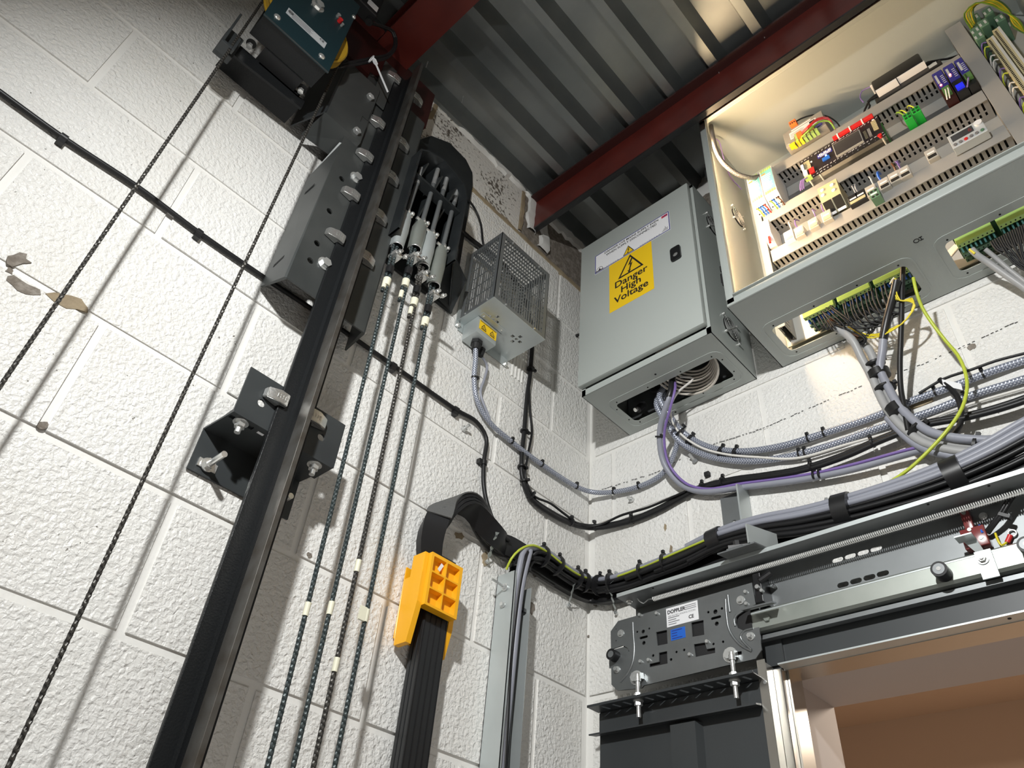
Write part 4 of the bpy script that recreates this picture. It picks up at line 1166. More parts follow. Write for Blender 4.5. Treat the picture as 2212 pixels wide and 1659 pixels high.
# terminal towers right of the upright duct
cnt = 0
for i, (gx, gz, gy) in enumerate(((1.292, 2.000, -0.075), (1.306, 2.052, -0.075), (1.290, 1.958, -0.085), (1.312, 1.995, -0.085), (1.334, 2.045, -0.075), (1.345, 1.990, -0.075))):
    g = thing('terminal_block', (gx, gy, gz), '%s dark green terminal block at the upper right cabinet edge' % ORD[i], 'terminal block')
    MB().box(gx - 0.009, gx + 0.011, gy - 0.020, -0.0245, gz, gz + 0.030, 0.002).build('body', 'terminal_teal', g)
    MB().box(gx - 0.0085, gx - 0.004, gy - 0.0212, gy - 0.020, gz + 0.004, gz + 0.016).build('mark', 'silver_sticker', g)
    MB().box(gx + 0.003, gx + 0.0075, gy - 0.0212, gy - 0.020, gz + 0.006, gz + 0.020).build('mark', 'silver_sticker', g)
for i, x in enumerate((1.298, 1.318)):
    g = thing('terminal_strip', (x, -0.08, 1.55), '%s tall beige terminal strip beside the upright duct' % ('left' if i == 0 else 'right'), 'terminal strip')
    zt = 1.945 + 0.02 * i
    MB().box(x, x + 0.0175, -0.100, -0.0245, 1.55, zt).build('body', 'terminal_beige', g)
    MB().box(x + 0.012, x + 0.017, -0.1012, -0.100, 1.55, zt).build('marker_strip', 'silver_sticker', g)
    b = MB()
    n = int((zt - 1.56) / 0.0065)
    for k in range(n):
        b.box(x + 0.003, x + 0.0075, -0.1008, -0.0998, 1.555 + 0.0065 * k, 1.5585 + 0.0065 * k)
    tag(b.build('screw_hole', 'slot_dark', g), kind='stuff')
for k in range(16):
    z = 1.62 + 0.022 * k
    m = ('white_wire', 'black_matt', 'greenyellow', 'violet_wire', 'black_matt', 'white_wire')[k % 6]
    tag(MB().tube(spline([(1.298, -0.085, z + 0.006), (1.290, -0.088, z + 0.008), (1.283, -0.075, z), (1.281, -0.05, z - 0.006)]), 0.0019, 6).build('wire', m), 'short control wire between the upright duct and the beige strip', 'wire', 'short wires beside the upright duct')
for k in range(10):
    a = 0.004 * (k % 5) - 0.008
    tag(MB().tube(spline([(1.295 + a, -0.095, 2.035 + a), (1.300 + a, -0.112, 2.072 - a), (1.322, -0.115 + a, 2.085 + a), (1.350 + a, -0.112, 2.060), (1.362 + a, -0.108 + a, 2.00), (1.362 - a, -0.108, 1.93), (1.365 + a, -0.105, 1.84)]), 0.0019, 6).build('wire', ('green_wire', 'yellow_wire', 'greenyellow', 'yellow_wire', 'terminal_green')[k % 5]), 'green or yellow wire in the bundle over the dark green terminals', 'wire', 'green and yellow wires at the cabinet right')
tag(MB().tube(spline([(1.335, -0.11, 2.125), (1.350, -0.115, 2.085), (1.372, -0.11, 2.05), (1.392, -0.10, 2.03)]), 0.0022, 6).build('wire', 'red_wire'), 'single red wire in the far upper right cabinet corner', 'wire')
# terminal boards above the two cable openings
def term_board(x0, x1, label, seed, beige=False):
    r = random.Random(seed)
    g = thing('terminal_board', ((x0 + x1) / 2, -0.06, 1.335), label, 'terminal board')
    MB().box(x0, x1, -0.112, -0.0300, 1.366, 1.369).build('board', 'pcb_green', g)
    MB().box(x0 + 0.01, x1 - 0.01, -0.075, -0.0245, 1.3695, 1.374).build('bracket', 'pcb_green', g)
    n = max(2, round((x1 - x0) / 0.082)); w = (x1 - x0) / n
    for k in range(n):
        a = x0 + w * k + 0.003; e = x0 + w * (k + 1) - 0.006
        for y0, y1, z, m in ((-0.103, -0.091, 1.340, 'terminal_lime'), (-0.0905, -0.084, 1.350, 'duct_grey'), (-0.070, -0.060, 1.340, 'terminal_teal'), (-0.0595, -0.053, 1.350, 'duct_grey'), (-0.047, -0.037, 1.346, 'terminal_teal')):
            tb = MB().box(a, e, y0, y1, z, 1.366, 0.0008).build('terminal_row', m, g)
            if m.startswith('terminal'):
                b = MB(); q = 8
                for j in range(q):
                    xx = a + (e - a) * (j + 0.5) / q
                    b.box(xx - 0.0013, xx + 0.0013, (y0 + y1) / 2 - 0.0017, (y0 + y1) / 2 + 0.0017, z - 0.0004, z + 0.0004)
                tag(b.build('screw_hole', 'slot_dark', tb), kind='stuff')
        b = MB()
        for j in range(8):
            xx = a + (e - a) * (j + 0.5) / 8
            b.box(xx - 0.0017, xx + 0.0017, -0.0835, -0.072, 1.343, 1.352)
        tag(b.build('ferrule', 'blue_sticker' if not beige else 'module_teal', g), kind='stuff')
    return g
term_board(0.712, 0.963, 'green terminal board over the left cable opening of the open cabinet', 1)
term_board(1.055, 1.375, 'green terminal board over the right cable opening of the open cabinet', 2, True)
# ================================================================== LEFT WALL: RAIL, BRACKETS, GOVERNOR, ROPES, RESISTOR
# ---------------------------------------------------------------- brake resistor in its vented case
RB = thing('brake_resistor', (0.07, -0.464, 1.42), 'galvanised vented resistor case with a yellow hazard label on its gland box', 'resistor case')
ry0, ry1, rx, rz0, rz1 = -0.563, -0.366, 0.135, 1.420, 1.682
def grille(b, axis, c, u0, u1, z0, z1, n, rows, fr, dirv):
    holes = []
    w = (u1 - u0 - 2 * fr) / n
    h = (z1 - z0 - 2 * fr) / rows
    for i in range(n):
        for j in range(rows):
            a, e = u0 + fr + w * i + w * 0.18, u0 + fr + w * (i + 1) - w * 0.18
            holes.append([(a, z0 + fr + h * j + 0.0013), (e, z0 + fr + h * j + 0.0013), (e, z0 + fr + h * (j + 1) - 0.0013), (a, z0 + fr + h * (j + 1) - 0.0013)])
    if axis == 'x':
        b.holed([(u0, z0), (u1, z0), (u1, z1), (u0, z1)], holes, (c, 0, 0), Y_, Z_, dirv)
    elif axis == 'y':
        b.holed([(u0, z0), (u1, z0), (u1, z1), (u0, z1)], holes, (0, c, 0), X_, Z_, dirv)
    else:
        b.holed([(u0, z0), (u1, z0), (u1, z1), (u0, z1)], holes, (0, 0, c), X_, Y_, dirv)
b = MB(); grille(b, 'x', rx, ry0, ry1, rz0, rz1, 19, 6, 0.0125, (-0.0015, 0, 0)); b.build('front_grille', 'galv_dark', RB)
b = MB(); grille(b, 'y', ry0, 0.012, rx, rz0, rz1, 13, 6, 0.011, (0, 0.0015, 0)); b.build('side_grille', 'galv_dark', RB)
b = MB(); grille(b, 'y', ry1, 0.012, rx, rz0, rz1, 13, 6, 0.011, (0, -0.0015, 0)); b.build('side_grille', 'galv_dark', RB)
b = MB(); grille(b, 'z', rz1, 0.012, rx, ry0, ry1, 10, 6, 0.011, (0, 0, -0.0015)); b.build('top_grille', 'galv_dark', RB)
b = MB()
def cross_holes(cx, cy):
    return [[(cx + dx - 0.0045, cy + dy - 0.0045), (cx + dx + 0.0045, cy + dy - 0.0045), (cx + dx + 0.0045, cy + dy + 0.0045), (cx + dx - 0.0045, cy + dy + 0.0045)] for dx, dy in ((0.014, 0), (-0.014, 0), (0, 0.014), (0, -0.014))] + [circ2(cx, cy, 0.004, 8)]
b.holed([(0.002, ry0), (rx + 0.001, ry0), (rx + 0.001, ry1), (0.002, ry1)], cross_holes(0.077, -0.416) + cross_holes(0.080, -0.508), (0, 0, rz0 - 0.0016), X_, Y_, (0, 0, 0.0016))
b.build('bottom_plate', 'galv', RB)
b = MB()
b.box(0.001, 0.0026, ry0 + 0.006, ry1 - 0.004, rz0 - 0.030, rz0); b.box(0.001, 0.0026, ry0 - 0.004, ry0 + 0.010, rz0 - 0.024, rz1 + 0.012)
b.build('mounting_flange', 'galv', RB)
b = MB()
for y, z in ((ry1 - 0.012, rz0 - 0.024), (ry0 + 0.004, rz0 - 0.016)):
    hexbolt(b, (0.0026, y, z), X_, 0.005, 0.005)
b.build('bolt', 'chrome', RB, smooth=40)
b = MB()
for y in (-0.52, -0.41):
    b.cyl((rx, y, rz0 + 0.006), (rx + 0.002, y, rz0 + 0.006), 0.0028, 8); b.cyl((rx, y, rz1 - 0.006), (rx + 0.002, y, rz1 - 0.006), 0.0028, 8)
for x in (0.03, 0.11):
    b.cyl((x, ry0 - 0.002, rz0 + 0.006), (x, ry0, rz0 + 0.006), 0.0028, 8)
b.build('screw', 'chrome', RB)
# wound elements standing inside
for i, (x, y) in enumerate(((0.095, -0.53), (0.075, -0.475), (0.075, -0.445), (0.06, -0.46), (0.075, -0.415))):
    pts = []
    for k in range(90):
        a = k * 2 * PI / 6
        pts.append((x + 0.011 * math.cos(a), y + 0.011 * math.sin(a), rz0 + 0.012 + (0.19 + 0.02 * (i % 2)) * k / 89))
    MB().tube(pts, 0.0022, 5).build('wound_element', 'zinc_bright', RB, smooth=60)
g = MB(); g.box(0.004, 0.060, -0.541, -0.470, rz0 - 0.058, rz0 - 0.0018, 0.002)
gb = g.build('gland_box', 'galv', RB, smooth=40); gb['label'] = 'small galvanised gland box under the case'
b = MB(); b.box(0.060, 0.0614, -0.541, -0.456, rz0 - 0.0035, rz0 - 0.0018); b.box(0.0600, 0.078, -0.541, -0.456, rz0 - 0.0035, rz0 - 0.0018); b.build('box_flange', 'galv', gb)
b = MB()
for y in (-0.532, -0.466): b.ball((0.070, y, rz0 - 0.004), 0.0032, 8)
b.build('screw', 'chrome', gb)
lab = MB().box(0.0605, 0.0611, -0.535, -0.473, rz0 - 0.043, rz0 - 0.012).build('hazard_label', 'yellow_sticker', RB)
lab['label'] = 'yellow hazard label with two triangles'
for yc in (-0.519, -0.488):
    b = MB(); q = [(yc - 0.009, rz0 - 0.034), (yc + 0.009, rz0 - 0.034), (yc, rz0 - 0.019)]; qi = [(yc - 0.006, rz0 - 0.0325), (yc + 0.006, rz0 - 0.0325), (yc, rz0 - 0.0225)]
    b.holed(q, [qi], (0.0611, 0, 0), Y_, Z_, (0.0003, 0, 0)); b.prism([(0.0611, yc - 0.001, rz0 - 0.031), (0.0611, yc + 0.001, rz0 - 0.031), (0.0611, yc, rz0 - 0.025)], (0.0003, 0, 0))
    b.box(0.0611, 0.0614, yc - 0.009, yc + 0.009, rz0 - 0.0395, rz0 - 0.0365); b.build('triangle', 'ink_black', lab)
b = MB(); b.box(0.0611, 0.0614, -0.533, -0.475, rz0 - 0.0155, rz0 - 0.0135); b.build('header_bar', 'ink_black', lab)
gl = MB(); gl.hexa((0.032, -0.512, rz0 - 0.057), (0.032, -0.512, rz0 - 0.070), 0.016); gl.cyl((0.032, -0.512, rz0 - 0.070), (0.032, -0.512, rz0 - 0.086), 0.0135, 14, 0.0105)
gl.build('cable_gland', 'black_matt', gb)
gl = MB(); gl.hexa((0.022, -0.484, rz0 - 0.057), (0.022, -0.484, rz0 - 0.066), 0.011); gl.cyl((0.022, -0.484, rz0 - 0.066), (0.022, -0.484, rz0 - 0.082), 0.009, 12, 0.007)
gl.build('cable_gland', 'black_matt', gb)

# ---------------------------------------------------------------- guide rail
GR = thing('guide_rail', (0.12, -0.951, -ZO), 'tall black T-section guide rail with a machined steel blade', 'guide rail')
yc = -0.951; xb = 0.0925; zt = 1.985
MB().box(xb, xb + 0.008, yc - 0.035, yc + 0.035, -ZO, zt, 0.0012).build('flange', 'black_paint', GR)
b = MB(); b.prism([(xb + 0.008, yc - 0.009, -ZO), (xb + 0.014, yc - 0.005, -ZO), (xb + 0.030, yc - 0.005, -ZO), (xb + 0.030, yc + 0.005, -ZO), (xb + 0.014, yc + 0.005, -ZO), (xb + 0.008, yc + 0.009, -ZO)], (0, 0, zt + ZO))
b.build('web', 'black_paint', GR)
b = MB(); b.box(xb + 0.030, xb + 0.0645, yc - 0.0045, yc + 0.0045, -ZO, zt + 0.035, 0.0006); b.build('blade', 'rail_blade', GR)
CLZ = [0.818, 1.265, 1.415, 1.570, 1.720, 1.948]
def clip_mesh(y, z, s):
    """forged rail clip: tapering block with a raised nose gripping the flange edge"""
    b = MB()
    x0 = xb + 0.0005
    prof = [(s * 0.030, x0 + 0.004), (s * 0.026, x0 + 0.011), (s * 0.006, x0 + 0.0175), (-s * 0.012, x0 + 0.0165), (-s * 0.014, x0 + 0.0085), (-s * 0.001, x0 + 0.0083), (s * 0.002, x0), (s * 0.030, x0)]
    n = len(prof)
    hw = [0.009, 0.011, 0.0135, 0.0125, 0.0125, 0.0135, 0.0135, 0.009]
    vs = [(x, y + u, z - h) for (u, x), h in zip(prof, hw)] + [(x, y + u, z + h) for (u, x), h in zip(prof, hw)]
    fs = [tuple(range(n)), tuple(range(2 * n - 1, n - 1, -1))] + [(i, n + i, n + (i + 1) % n, (i + 1) % n) for i in range(n)]
    b.add(vs, fs)
    bm = bmesh.new()
    vv = [bm.verts.new(v) for v in b.v]
    for f in b.f:
        bm.faces.new([vv[i] for i in f])
    bmesh.ops.recalc_face_normals(bm, faces=bm.faces)
    bmesh.ops.bevel(bm, geom=bm.edges[:], offset=0.0012, segments=2, affect='EDGES')
    b = MB(); b.bm(bm)
    return b
HT = ['lowest', 'second lowest', 'third lowest', 'third highest', 'second highest', 'highest']
for i, z in enumerate(CLZ):
    for s in (-1, 1):
        y = yc + s * 0.035
        zz = z + (0.004 if s > 0 else 0)
        c = thing('rail_clip', (xb, y, zz - 0.0135), '%s forged silver clip on the %s edge of the guide rail' % (HT[i], 'left' if s < 0 else 'right'), 'rail clip', 'forged clips along the guide rail')
        clip_mesh(y, zz, s).build('clip_body', 'clip_cast', c, smooth=35)
        b = MB()
        for k in range(4):
            uy = y + s * (0.010 - 0.005 * k) - s * 0.001
            b.box(xb + 0.0165, xb + 0.0182, uy - 0.0012, uy + 0.0012, zz - 0.004, zz + 0.004)
        tag(b.build('cast_mark', 'clip_cast', c), kind='stuff')
# ---------------------------------------------------------------- upper folded backing plate behind the rail
BP = thing('mounting_channel', (0.05, -0.96, 1.085), 'dark grey folded steel channel behind the upper guide rail', 'steel bracket')
pz0, pz1 = 1.085, 2.0
py0, py1 = -1.058, -0.858
b = MB(); b.holed(rr2(py0 + 0.004, py1 - 0.004, pz0, pz1 - 0.1, 0.002, 2), [circ2(-1.022, zz, 0.0075, 12) for zz in (1.165, 1.22, 1.33, 1.45)] , (xb - 0.004, 0, 0), Y_, Z_, (0.0036, 0, 0)); b.build('front_plate', 'mill_steel', BP)
b = MB(); b.prism([(xb - 0.0005, py0 + 0.0042, pz0), (xb - 0.003, py0, pz0), (0.010, py0 - 0.010, pz0 + 0.02), (0.010, py0 - 0.010, 1.48), (xb - 0.003, py0, 1.56), (xb - 0.0005, py0 + 0.0042, 1.56)], (0, 0.004, 0)); b.build('side_return', 'mill_steel', BP)
b = MB(); b.prism([(xb - 0.0005, py1 - 0.0042, pz0), (xb - 0.003, py1, pz0), (0.012, py1 + 0.010, pz0 + 0.005), (0.012, py1 + 0.010, 1.9), (xb - 0.003, py1, 1.9), (xb - 0.0005, py1 - 0.0042, 1.9)], (0, -0.004, 0)); b.build('side_return', 'mill_steel', BP)
for zz in (1.15, 1.40):
    b = MB(); b.prism([(0.030, py0 - 0.0075, zz), (0.055, py0 - 0.0042, zz + 0.014), (0.055, py0 - 0.0042, zz + 0.022), (0.030, py0 - 0.0075, zz + 0.008)], (0, -0.0006, 0)); b.build('slot', 'slot_dark', BP)
for y, z in ((-0.980, 1.181), (-0.980, 1.487)):
    b = MB(); hexbolt(b, (xb, y - 0.012, z), X_, 0.011, 0.009); tag(b.build('hex_bolt', 'zinc_bright', smooth=30), 'zinc hexagon bolt beside the guide rail, %s of the two' % ('lower' if z < 1.3 else 'upper'), 'bolt', 'hexagon bolts beside the guide rail')
# angle piece on which the governor channel sits
AP = thing('angle_bracket', (0.06, -1.06, 1.575), 'dark grey box plate left of the rail head, under the governor', 'steel bracket')
MB().box(0.1005, 0.1045, -1.118, -1.016, 1.596, 1.842, 0.001).build('face_plate', 'mill_steel', AP)
b = MB(); b.prism([(0.1042, -1.120, 1.598), (0.1042, -1.016, 1.598), (0.040, -1.016, 1.572), (0.030, -1.128, 1.572)], (0, 0, -0.004)); b.build('bottom_return', 'mill_steel', AP)
b = MB(); b.prism([(0.1042, -1.1185, 1.594), (0.1042, -1.1185, 1.842), (0.012, -1.150, 1.842), (0.012, -1.150, 1.594)], (0, -0.004, 0)); b.build('side_return', 'dark_plate', AP)
MB().box(0.0965, 0.1003, -1.03, -0.988, 1.79, 1.99, 0.001).build('upper_tab', 'mill_steel', AP)
for z in (1.777, 1.617):
    b = MB(); b.hexa((0.1046, -1.036, z), (0.1126, -1.036, z), 0.010); b.cyl((0.1126, -1.036, z), (0.1136, -1.036, z), 0.006, 10); b.build('hex_nut', 'zinc_bright', AP, smooth=30)
b = MB()
b.box(0.1046, 0.1049, -1.016, -0.996, 1.722, 1.7235); b.box(0.1046, 0.1049, -1.0195, -1.0182, 1.69, 1.74); b.box(0.1046, 0.1049, -1.036, -1.0182, 1.688, 1.6895); b.box(0.1046, 0.1049, -1.036, -1.0347, 1.665, 1.689)
b.build('joint_gap', 'slot_dark', AP)
# ---------------------------------------------------------------- lower rail bracket
LB = thing('rail_bracket', (0.04, -0.955, 0.672), 'black two-part angle bracket anchoring the guide rail to the wall', 'steel bracket')
zl = 0.752
b = MB(); b.prism([(0.0035, -1.058, 0.672), (0.0035, -0.859, 0.672), (0.0035, -0.859, zl), (0.0035, -1.058, zl)], (0.004, 0, 0)); b.build('wall_leg', 'dark_plate', LB)
b = MB(); b.holed([(0.0035, -1.058), (0.094, -1.052), (0.094, -0.851), (0.0035, -0.859)], [[(0.073, -1.050), (0.083, -1.050), (0.083, -1.005), (0.073, -1.005)]] , (0, 0, zl), X_, Y_, (0, 0, 0.004)); b.build('shelf_leg', 'dark_plate', LB)
b = MB(); b.holed([(-1.052, zl + 0.004), (-0.845, zl + 0.004), (-0.845, 0.853), (-1.052, 0.853)], [circ2(-1.012, 0.797, 0.0075, 12), circ2(-0.886, 0.800, 0.0075, 12)], (xb - 0.0045, 0, 0), Y_, Z_, (0.004, 0, 0)); b.build('rail_leg', 'dark_plate', LB)
b = MB(); b.box(xb - 0.060, xb - 0.0045, -1.052, -0.845, zl + 0.0042, zl + 0.0085); b.build('foot', 'dark_plate', LB)
for y in (-1.028, -0.876):
    b = MB(); b.cyl((0.078, y, zl), (0.078, y, zl - 0.002), 0.0135, 18); b.hexa((0.078, y, zl - 0.002), (0.078, y, zl - 0.011), 0.0095); b.cyl((0.078, y, zl - 0.011), (0.078, y, zl - 0.022), 0.0052, 12)
    b.build('flange_nut', 'zinc_bright', LB, smooth=30)
b = MB(); b.box(0.0078, 0.010, -1.046, -1.012, 0.684, 0.700); b.cyl((0.010, -1.029, 0.692), (0.0125, -1.029, 0.692), 0.013, 18); b.hexa((0.0125, -1.029, 0.692), (0.0215, -1.029, 0.692), 0.0095); b.cyl((0.0215, -1.029, 0.692), (0.064, -1.029, 0.692), 0.0055, 12)
b.build('anchor_bolt', 'chrome', LB, smooth=30)
b = MB(); b.box(0.0078, 0.010, -0.895, -0.875, 0.688, 0.700); b.cyl((0.010, -0.885, 0.694), (0.045, -0.885, 0.694), 0.0055, 12); b.build('anchor_bolt', 'chrome', LB, smooth=30)
MB().box(0.076, 0.0815, -0.996, -0.984, zl - 0.0015, zl - 0.0005).build('label_sticker', 'white_sticker', LB)
MB().box(0.004, 0.020, -0.915, -0.905, 0.62, 0.672).build('tail_strap', 'black_matt', LB)
# ---------------------------------------------------------------- rope hitch on the wall
HB = thing('rope_hitch', (0.06, -0.74, 1.42), 'black steel rope hitch box with chamfered top plate fixed to the wall', 'rope hitch')
b = MB(); b.prism([(0.002, y, z) for y, z in ((-0.83, 1.42), (-0.590, 1.42), (-0.602, 1.975), (-0.612, 2.030), (-0.645, 2.062), (-0.716, 2.068), (-0.784, 2.022), (-0.83, 1.935))], (0.008, 0, 0)); b.build('back_plate', 'hitch_steel', HB)
out = [(-0.872, 1.395), (-0.870, 1.722), (-0.848, 1.742), (-0.795, 1.764), (-0.716, 1.742), (-0.696, 1.700), (-0.696, 1.44)]
xf = 0.130
b = MB()
ins = [(-0.867, 1.395), (-0.865, 1.720), (-0.846, 1.737), (-0.795, 1.7585), (-0.719, 1.737), (-0.701, 1.698), (-0.701, 1.44)]
n = len(out)
vs = [(xf, y, z) for y, z in out] + [(xf, y, z) for y, z in ins] + [(0.0105, y, z) for y, z in out] + [(0.0105, y, z) for y, z in ins]
# the hood flares towards the wall: its rear edge follows the bigger back plate
rear = [(-0.828, 1.46), (-0.826, 1.93), (-0.782, 2.012), (-0.716, 2.055), (-0.648, 2.050), (-0.617, 2.02), (-0.607, 1.48)]
fs = []
for i in range(n - 1):
    fs += [(i, i + 1, 2 * n + i + 1, 2 * n + i), (n + i + 1, n + i, 3 * n + i, 3 * n + i + 1), (i + 1, i, n + i, n + i + 1)]
b.add(vs, fs); b.build('hood', 'hitch_steel', HB)
b = MB()
for i in range(3):
    y = -0.850 + 0.05 * i + 0.012
    b.prism([(0.0105, y, 1.50), (xf - 0.004, y, 1.70), (0.0105, y, 1.735)], (0, 0.004, 0))
tag(b.build('rib', 'hitch_steel', HB), kind='stuff')
b = MB()
for k in range(5):
    z = 1.46 + 0.062 * k
    b.box(xf - 0.0002, xf + 0.0004, -0.8718, -0.866, z, z + 0.012)
    b.box(0.070, 0.095, -0.7012, -0.7006, z + 0.02, z + 0.027)
tag(b.build('slot', 'slot_dark', HB), kind='stuff')
MB().box(0.085, 0.115, -0.866, -0.702, 1.640, 1.648).build('anchor_bar', 'hitch_steel', HB)
b = MB(); b.prism([(0.010, -0.698, 1.44), (0.010, -0.592, 1.42), (0.060, -0.60, 1.50), (0.095, -0.694, 1.52)], (0, 0.0, 0.004)); b.build('gusset', 'hitch_steel', HB)
hb2 = MB(); hb2.prism([(0.0105, -0.604, 1.43), (0.075, -0.660, 1.44), (0.105, -0.694, 1.56), (0.0105, -0.610, 1.66)], (0, 0.003, 0)); hb2.build('gusset', 'hitch_steel', HB)
# rope ends: threaded eye rod, folded wedge socket, bulldog grip, hanging rope
ROPES = [(-0.845, -0.824, 1.352, 'rope_green'), (-0.797, -0.784, 1.377, 'rope_green'), (-0.763, -0.751, 1.390, 'rope_steel'), (-0.722, -0.715, 1.372, 'rope_green')]
RODTOP = [1.70, 1.752, 1.762, 1.752]
SOCK = [(1.500, 1.372), (1.512, 1.410), (1.500, 1.375), (1.486, 1.345)]
NM = ['first', 'second', 'third', 'fourth']
for i, ((yt, yb_, zc, rm), rt, (s1, s0)) in enumerate(zip(ROPES, RODTOP, SOCK)):
    yr = yt - 0.004 * (1 - i * 0.6)
    e = thing('rope_socket', (0.1, yt, s0), '%s galvanised rope socket with threaded rod from the guide rail' % NM[i], 'rope socket', 'rope sockets under the hitch')
    b = MB(); b.tube([(0.1, yt, s1 - 0.02), (0.1, yt + 0.006, rt - 0.07)], 0.0062, 10); b.build('rod', 'galv_dark', e, smooth=60)
    b = MB(); b.cyl((0.1, yt + 0.006, rt - 0.071), (0.1, yt + 0.008, rt), 0.0066, 12, 0.0060); b.build('rod_tip', 'zinc_bright', e, smooth=60)
    # folded wedge body: rounded U-section sheet tapering down
    b = MB(); prof = []
    m = 10
    for k in range(m + 1):
        a = -0.5 * PI + PI * k / m
        prof.append((0.1 + 0.013 * math.cos(a) , 0.0165 * math.sin(a)))
    prof += [(0.1 - 0.012, 0.0165), (0.1 - 0.012, -0.0165)]
    vs = []; q = len(prof)
    for zz, k in ((s1, 0.72), (s1 - 0.02, 1.0), ((s0 + s1) / 2, 1.06), (s0, 0.92)):
        vs += [(0.1 + (x - 0.1) * k, yt + u * k, zz) for x, u in prof]
    fs = [(r * q + j, r * q + (j + 1) % q, (r + 1) * q + (j + 1) % q, (r + 1) * q + j) for r in range(3) for j in range(q)] + [tuple(range(q))]
    b.add(vs, fs); b.build('socket_body', 'galv_green' if i % 2 else 'galv', e, smooth=40)
    b = MB(); b.ring((0.1, yt + 0.001, s1 + 0.004), Y_, 0.0085, 0.0034, 16, 8); b.cyl((0.1, yt - 0.018, s1 + 0.004), (0.1, yt + 0.018, s1 + 0.004), 0.0045, 10); b.ball((0.108, yt + 0.012, s1 + 0.004), 0.006, 8); b.build('pin', 'chrome', e, smooth=60)
    b = MB(); b.ring((0.1, yt, s0 + 0.001), Z_, 0.0135, 0.0016, 18, 6); b.build('socket_lip', 'zinc_bright', e, smooth=60)
    # grip holding live and dead rope together
    gz = s0 - 0.030
    gq = thing('rope_grip', (0.1, yt, gz - 0.01), 'shiny wire rope grip below the %s rope socket' % NM[i], 'rope grip', 'rope grips under the sockets')
    b = MB(); b.box(0.088, 0.116, yt - 0.011, yt + 0.013, gz - 0.0085, gz + 0.002, 0.002); b.build('saddle', 'chrome', gq, smooth=40)
    b = MB()
    for s in (-1, 1):
        b.cyl((0.112, yt + 0.006 + s * 0.009, gz - 0.003), (0.128, yt + 0.010 + s * 0.009, gz - 0.003), 0.0035, 8)
    tag(b.build('u_bolt', 'chrome', gq, smooth=40), kind='stuff')
    for s in (-1, 1):
        MB().hexa((0.117, yt + 0.007 + s * 0.009, gz - 0.003), (0.1225, yt + 0.008 + s * 0.009, gz - 0.003), 0.0060).build('nut', 'chrome', gq)
    # the rope itself, twisted from eight strands, and its dead end
    lean = yb_ - yt
    z_end = -0.45
    rp = thing('hoist_rope', (0.1, yb_, z_end), '%s hanging steel hoist rope from the guide rail' % NM[i], 'rope', 'hoist ropes under the hitch')
    pts = [V((0.1, yt + lean * (s0 - z) / (s0 - 0.26), z)) for z in [s0 + 0.012 - (s0 + 0.012 - z_end) * k / 240 for k in range(241)]]
    MB().tube(pts, 0.0041, 16, lobes=8, pitch=0.085).build('rope', rm, rp, smooth=50)
    de = [0.155, 0.185, 0.175, 0.150][i]
    zd = s0 - de
    pts2 = [V((0.1 - 0.002, yt - 0.0085 + lean * (s0 - z) / (s0 - 0.26), z)) for z in [s0 + 0.012 - (de + 0.012) * k / 40 for k in range(41)]]
    MB().tube(pts2, 0.0039, 14, lobes=8, pitch=0.085).build('dead_end', rm, rp, smooth=50)
    at = lambda z: V((0.1, yt + lean * (s0 - z) / (s0 - 0.26), z))
    for z, r, m, dy in ((s0 - 0.085, 0.0095, 'tape_black', -0.0042), (zd + 0.02, 0.0055, 'tape_cream', -0.0085), (s0 - 0.125, 0.0092, 'tape_cream', -0.0042)):
        if i == 0 and m == 'tape_cream' and z > zd + 0.03: z = zd - 0.02; r = 0.0055; dy = 0
        c = at(z) + V((0, dy, 0))
        MB().cyl(c + V((0, 0, 0.011)), c - V((0, 0, 0.011)), r, 12, r * 0.92).build('tape', m, rp, smooth=50)
for i, (px, py, k) in enumerate(((664, 1317, 0), (771, 1222, 2), (784, 1327, 3), (705, 1310, 1), (722, 1435, 2))):
    c = PX(px, py, 0.1)
    rp = [o for o in bpy.data.objects if o.get('category') == 'rope'][k]
    yt, yb_, zc, rm = ROPES[k]; s0 = SOCK[k][1]
    yy = yt + (yb_ - yt) * (s0 - c.z) / (s0 - 0.26)
    c = V((0.1, yy, c.z))
    MB().cyl(c + V((0, 0, 0.011)), c - V((0, 0, 0.011)), 0.0052, 12, 0.0049).build('tape', 'tape_cream', rp, smooth=50)
    if k in (3,):
        MB().box(0.1005, 0.1045, yy - 0.016, yy - 0.003, c.z - 0.012, c.z + 0.012).build('tape_flag', 'tape_cream', rp)
# ---------------------------------------------------------------- overspeed governor
GV = thing('governor', (0.14, -1.26, 1.56), 'dark teal governor box with a pale rating label, upper left', 'governor')
gx = 0.19; gy0, gy1, gz0 = -1.343, -1.174, 1.588
MB().box(gx - 0.003, gx, gy0, gy1, gz0, 1.93, 0.001).build('front_plate', 'teal_box', GV)
b = MB(); b.box(0.128, gx - 0.0032, gy0 + 0.002, gy1 - 0.004, gz0 + 0.006, gz0 + 0.010)
b.build('bottom_plate', 'black_paint', GV)
MB().box(0.128, 0.131, gy0 + 0.002, gy1 - 0.004, gz0 + 0.010, 1.93).build('rear_plate', 'black_paint', GV)
MB().box(gx, gx + 0.0008, gy0, gy1, gz0, gz0 + 0.0035).build('front_edge', 'mill_steel', GV)
b = MB(); b.cyl((0.148, -1.254, 1.735), (0.170, -1.254, 1.735), 0.104, 40); b.build('sheave', 'yellow_sheave', GV, smooth=40)
b = MB(); b.ring((0.149, -1.254, 1.735), X_, 0.103, 0.004, 40, 6); b.ring((0.169, -1.254, 1.735), X_, 0.103, 0.004, 40, 6); b.build('sheave_rim', 'yellow_sheave', GV, smooth=60)
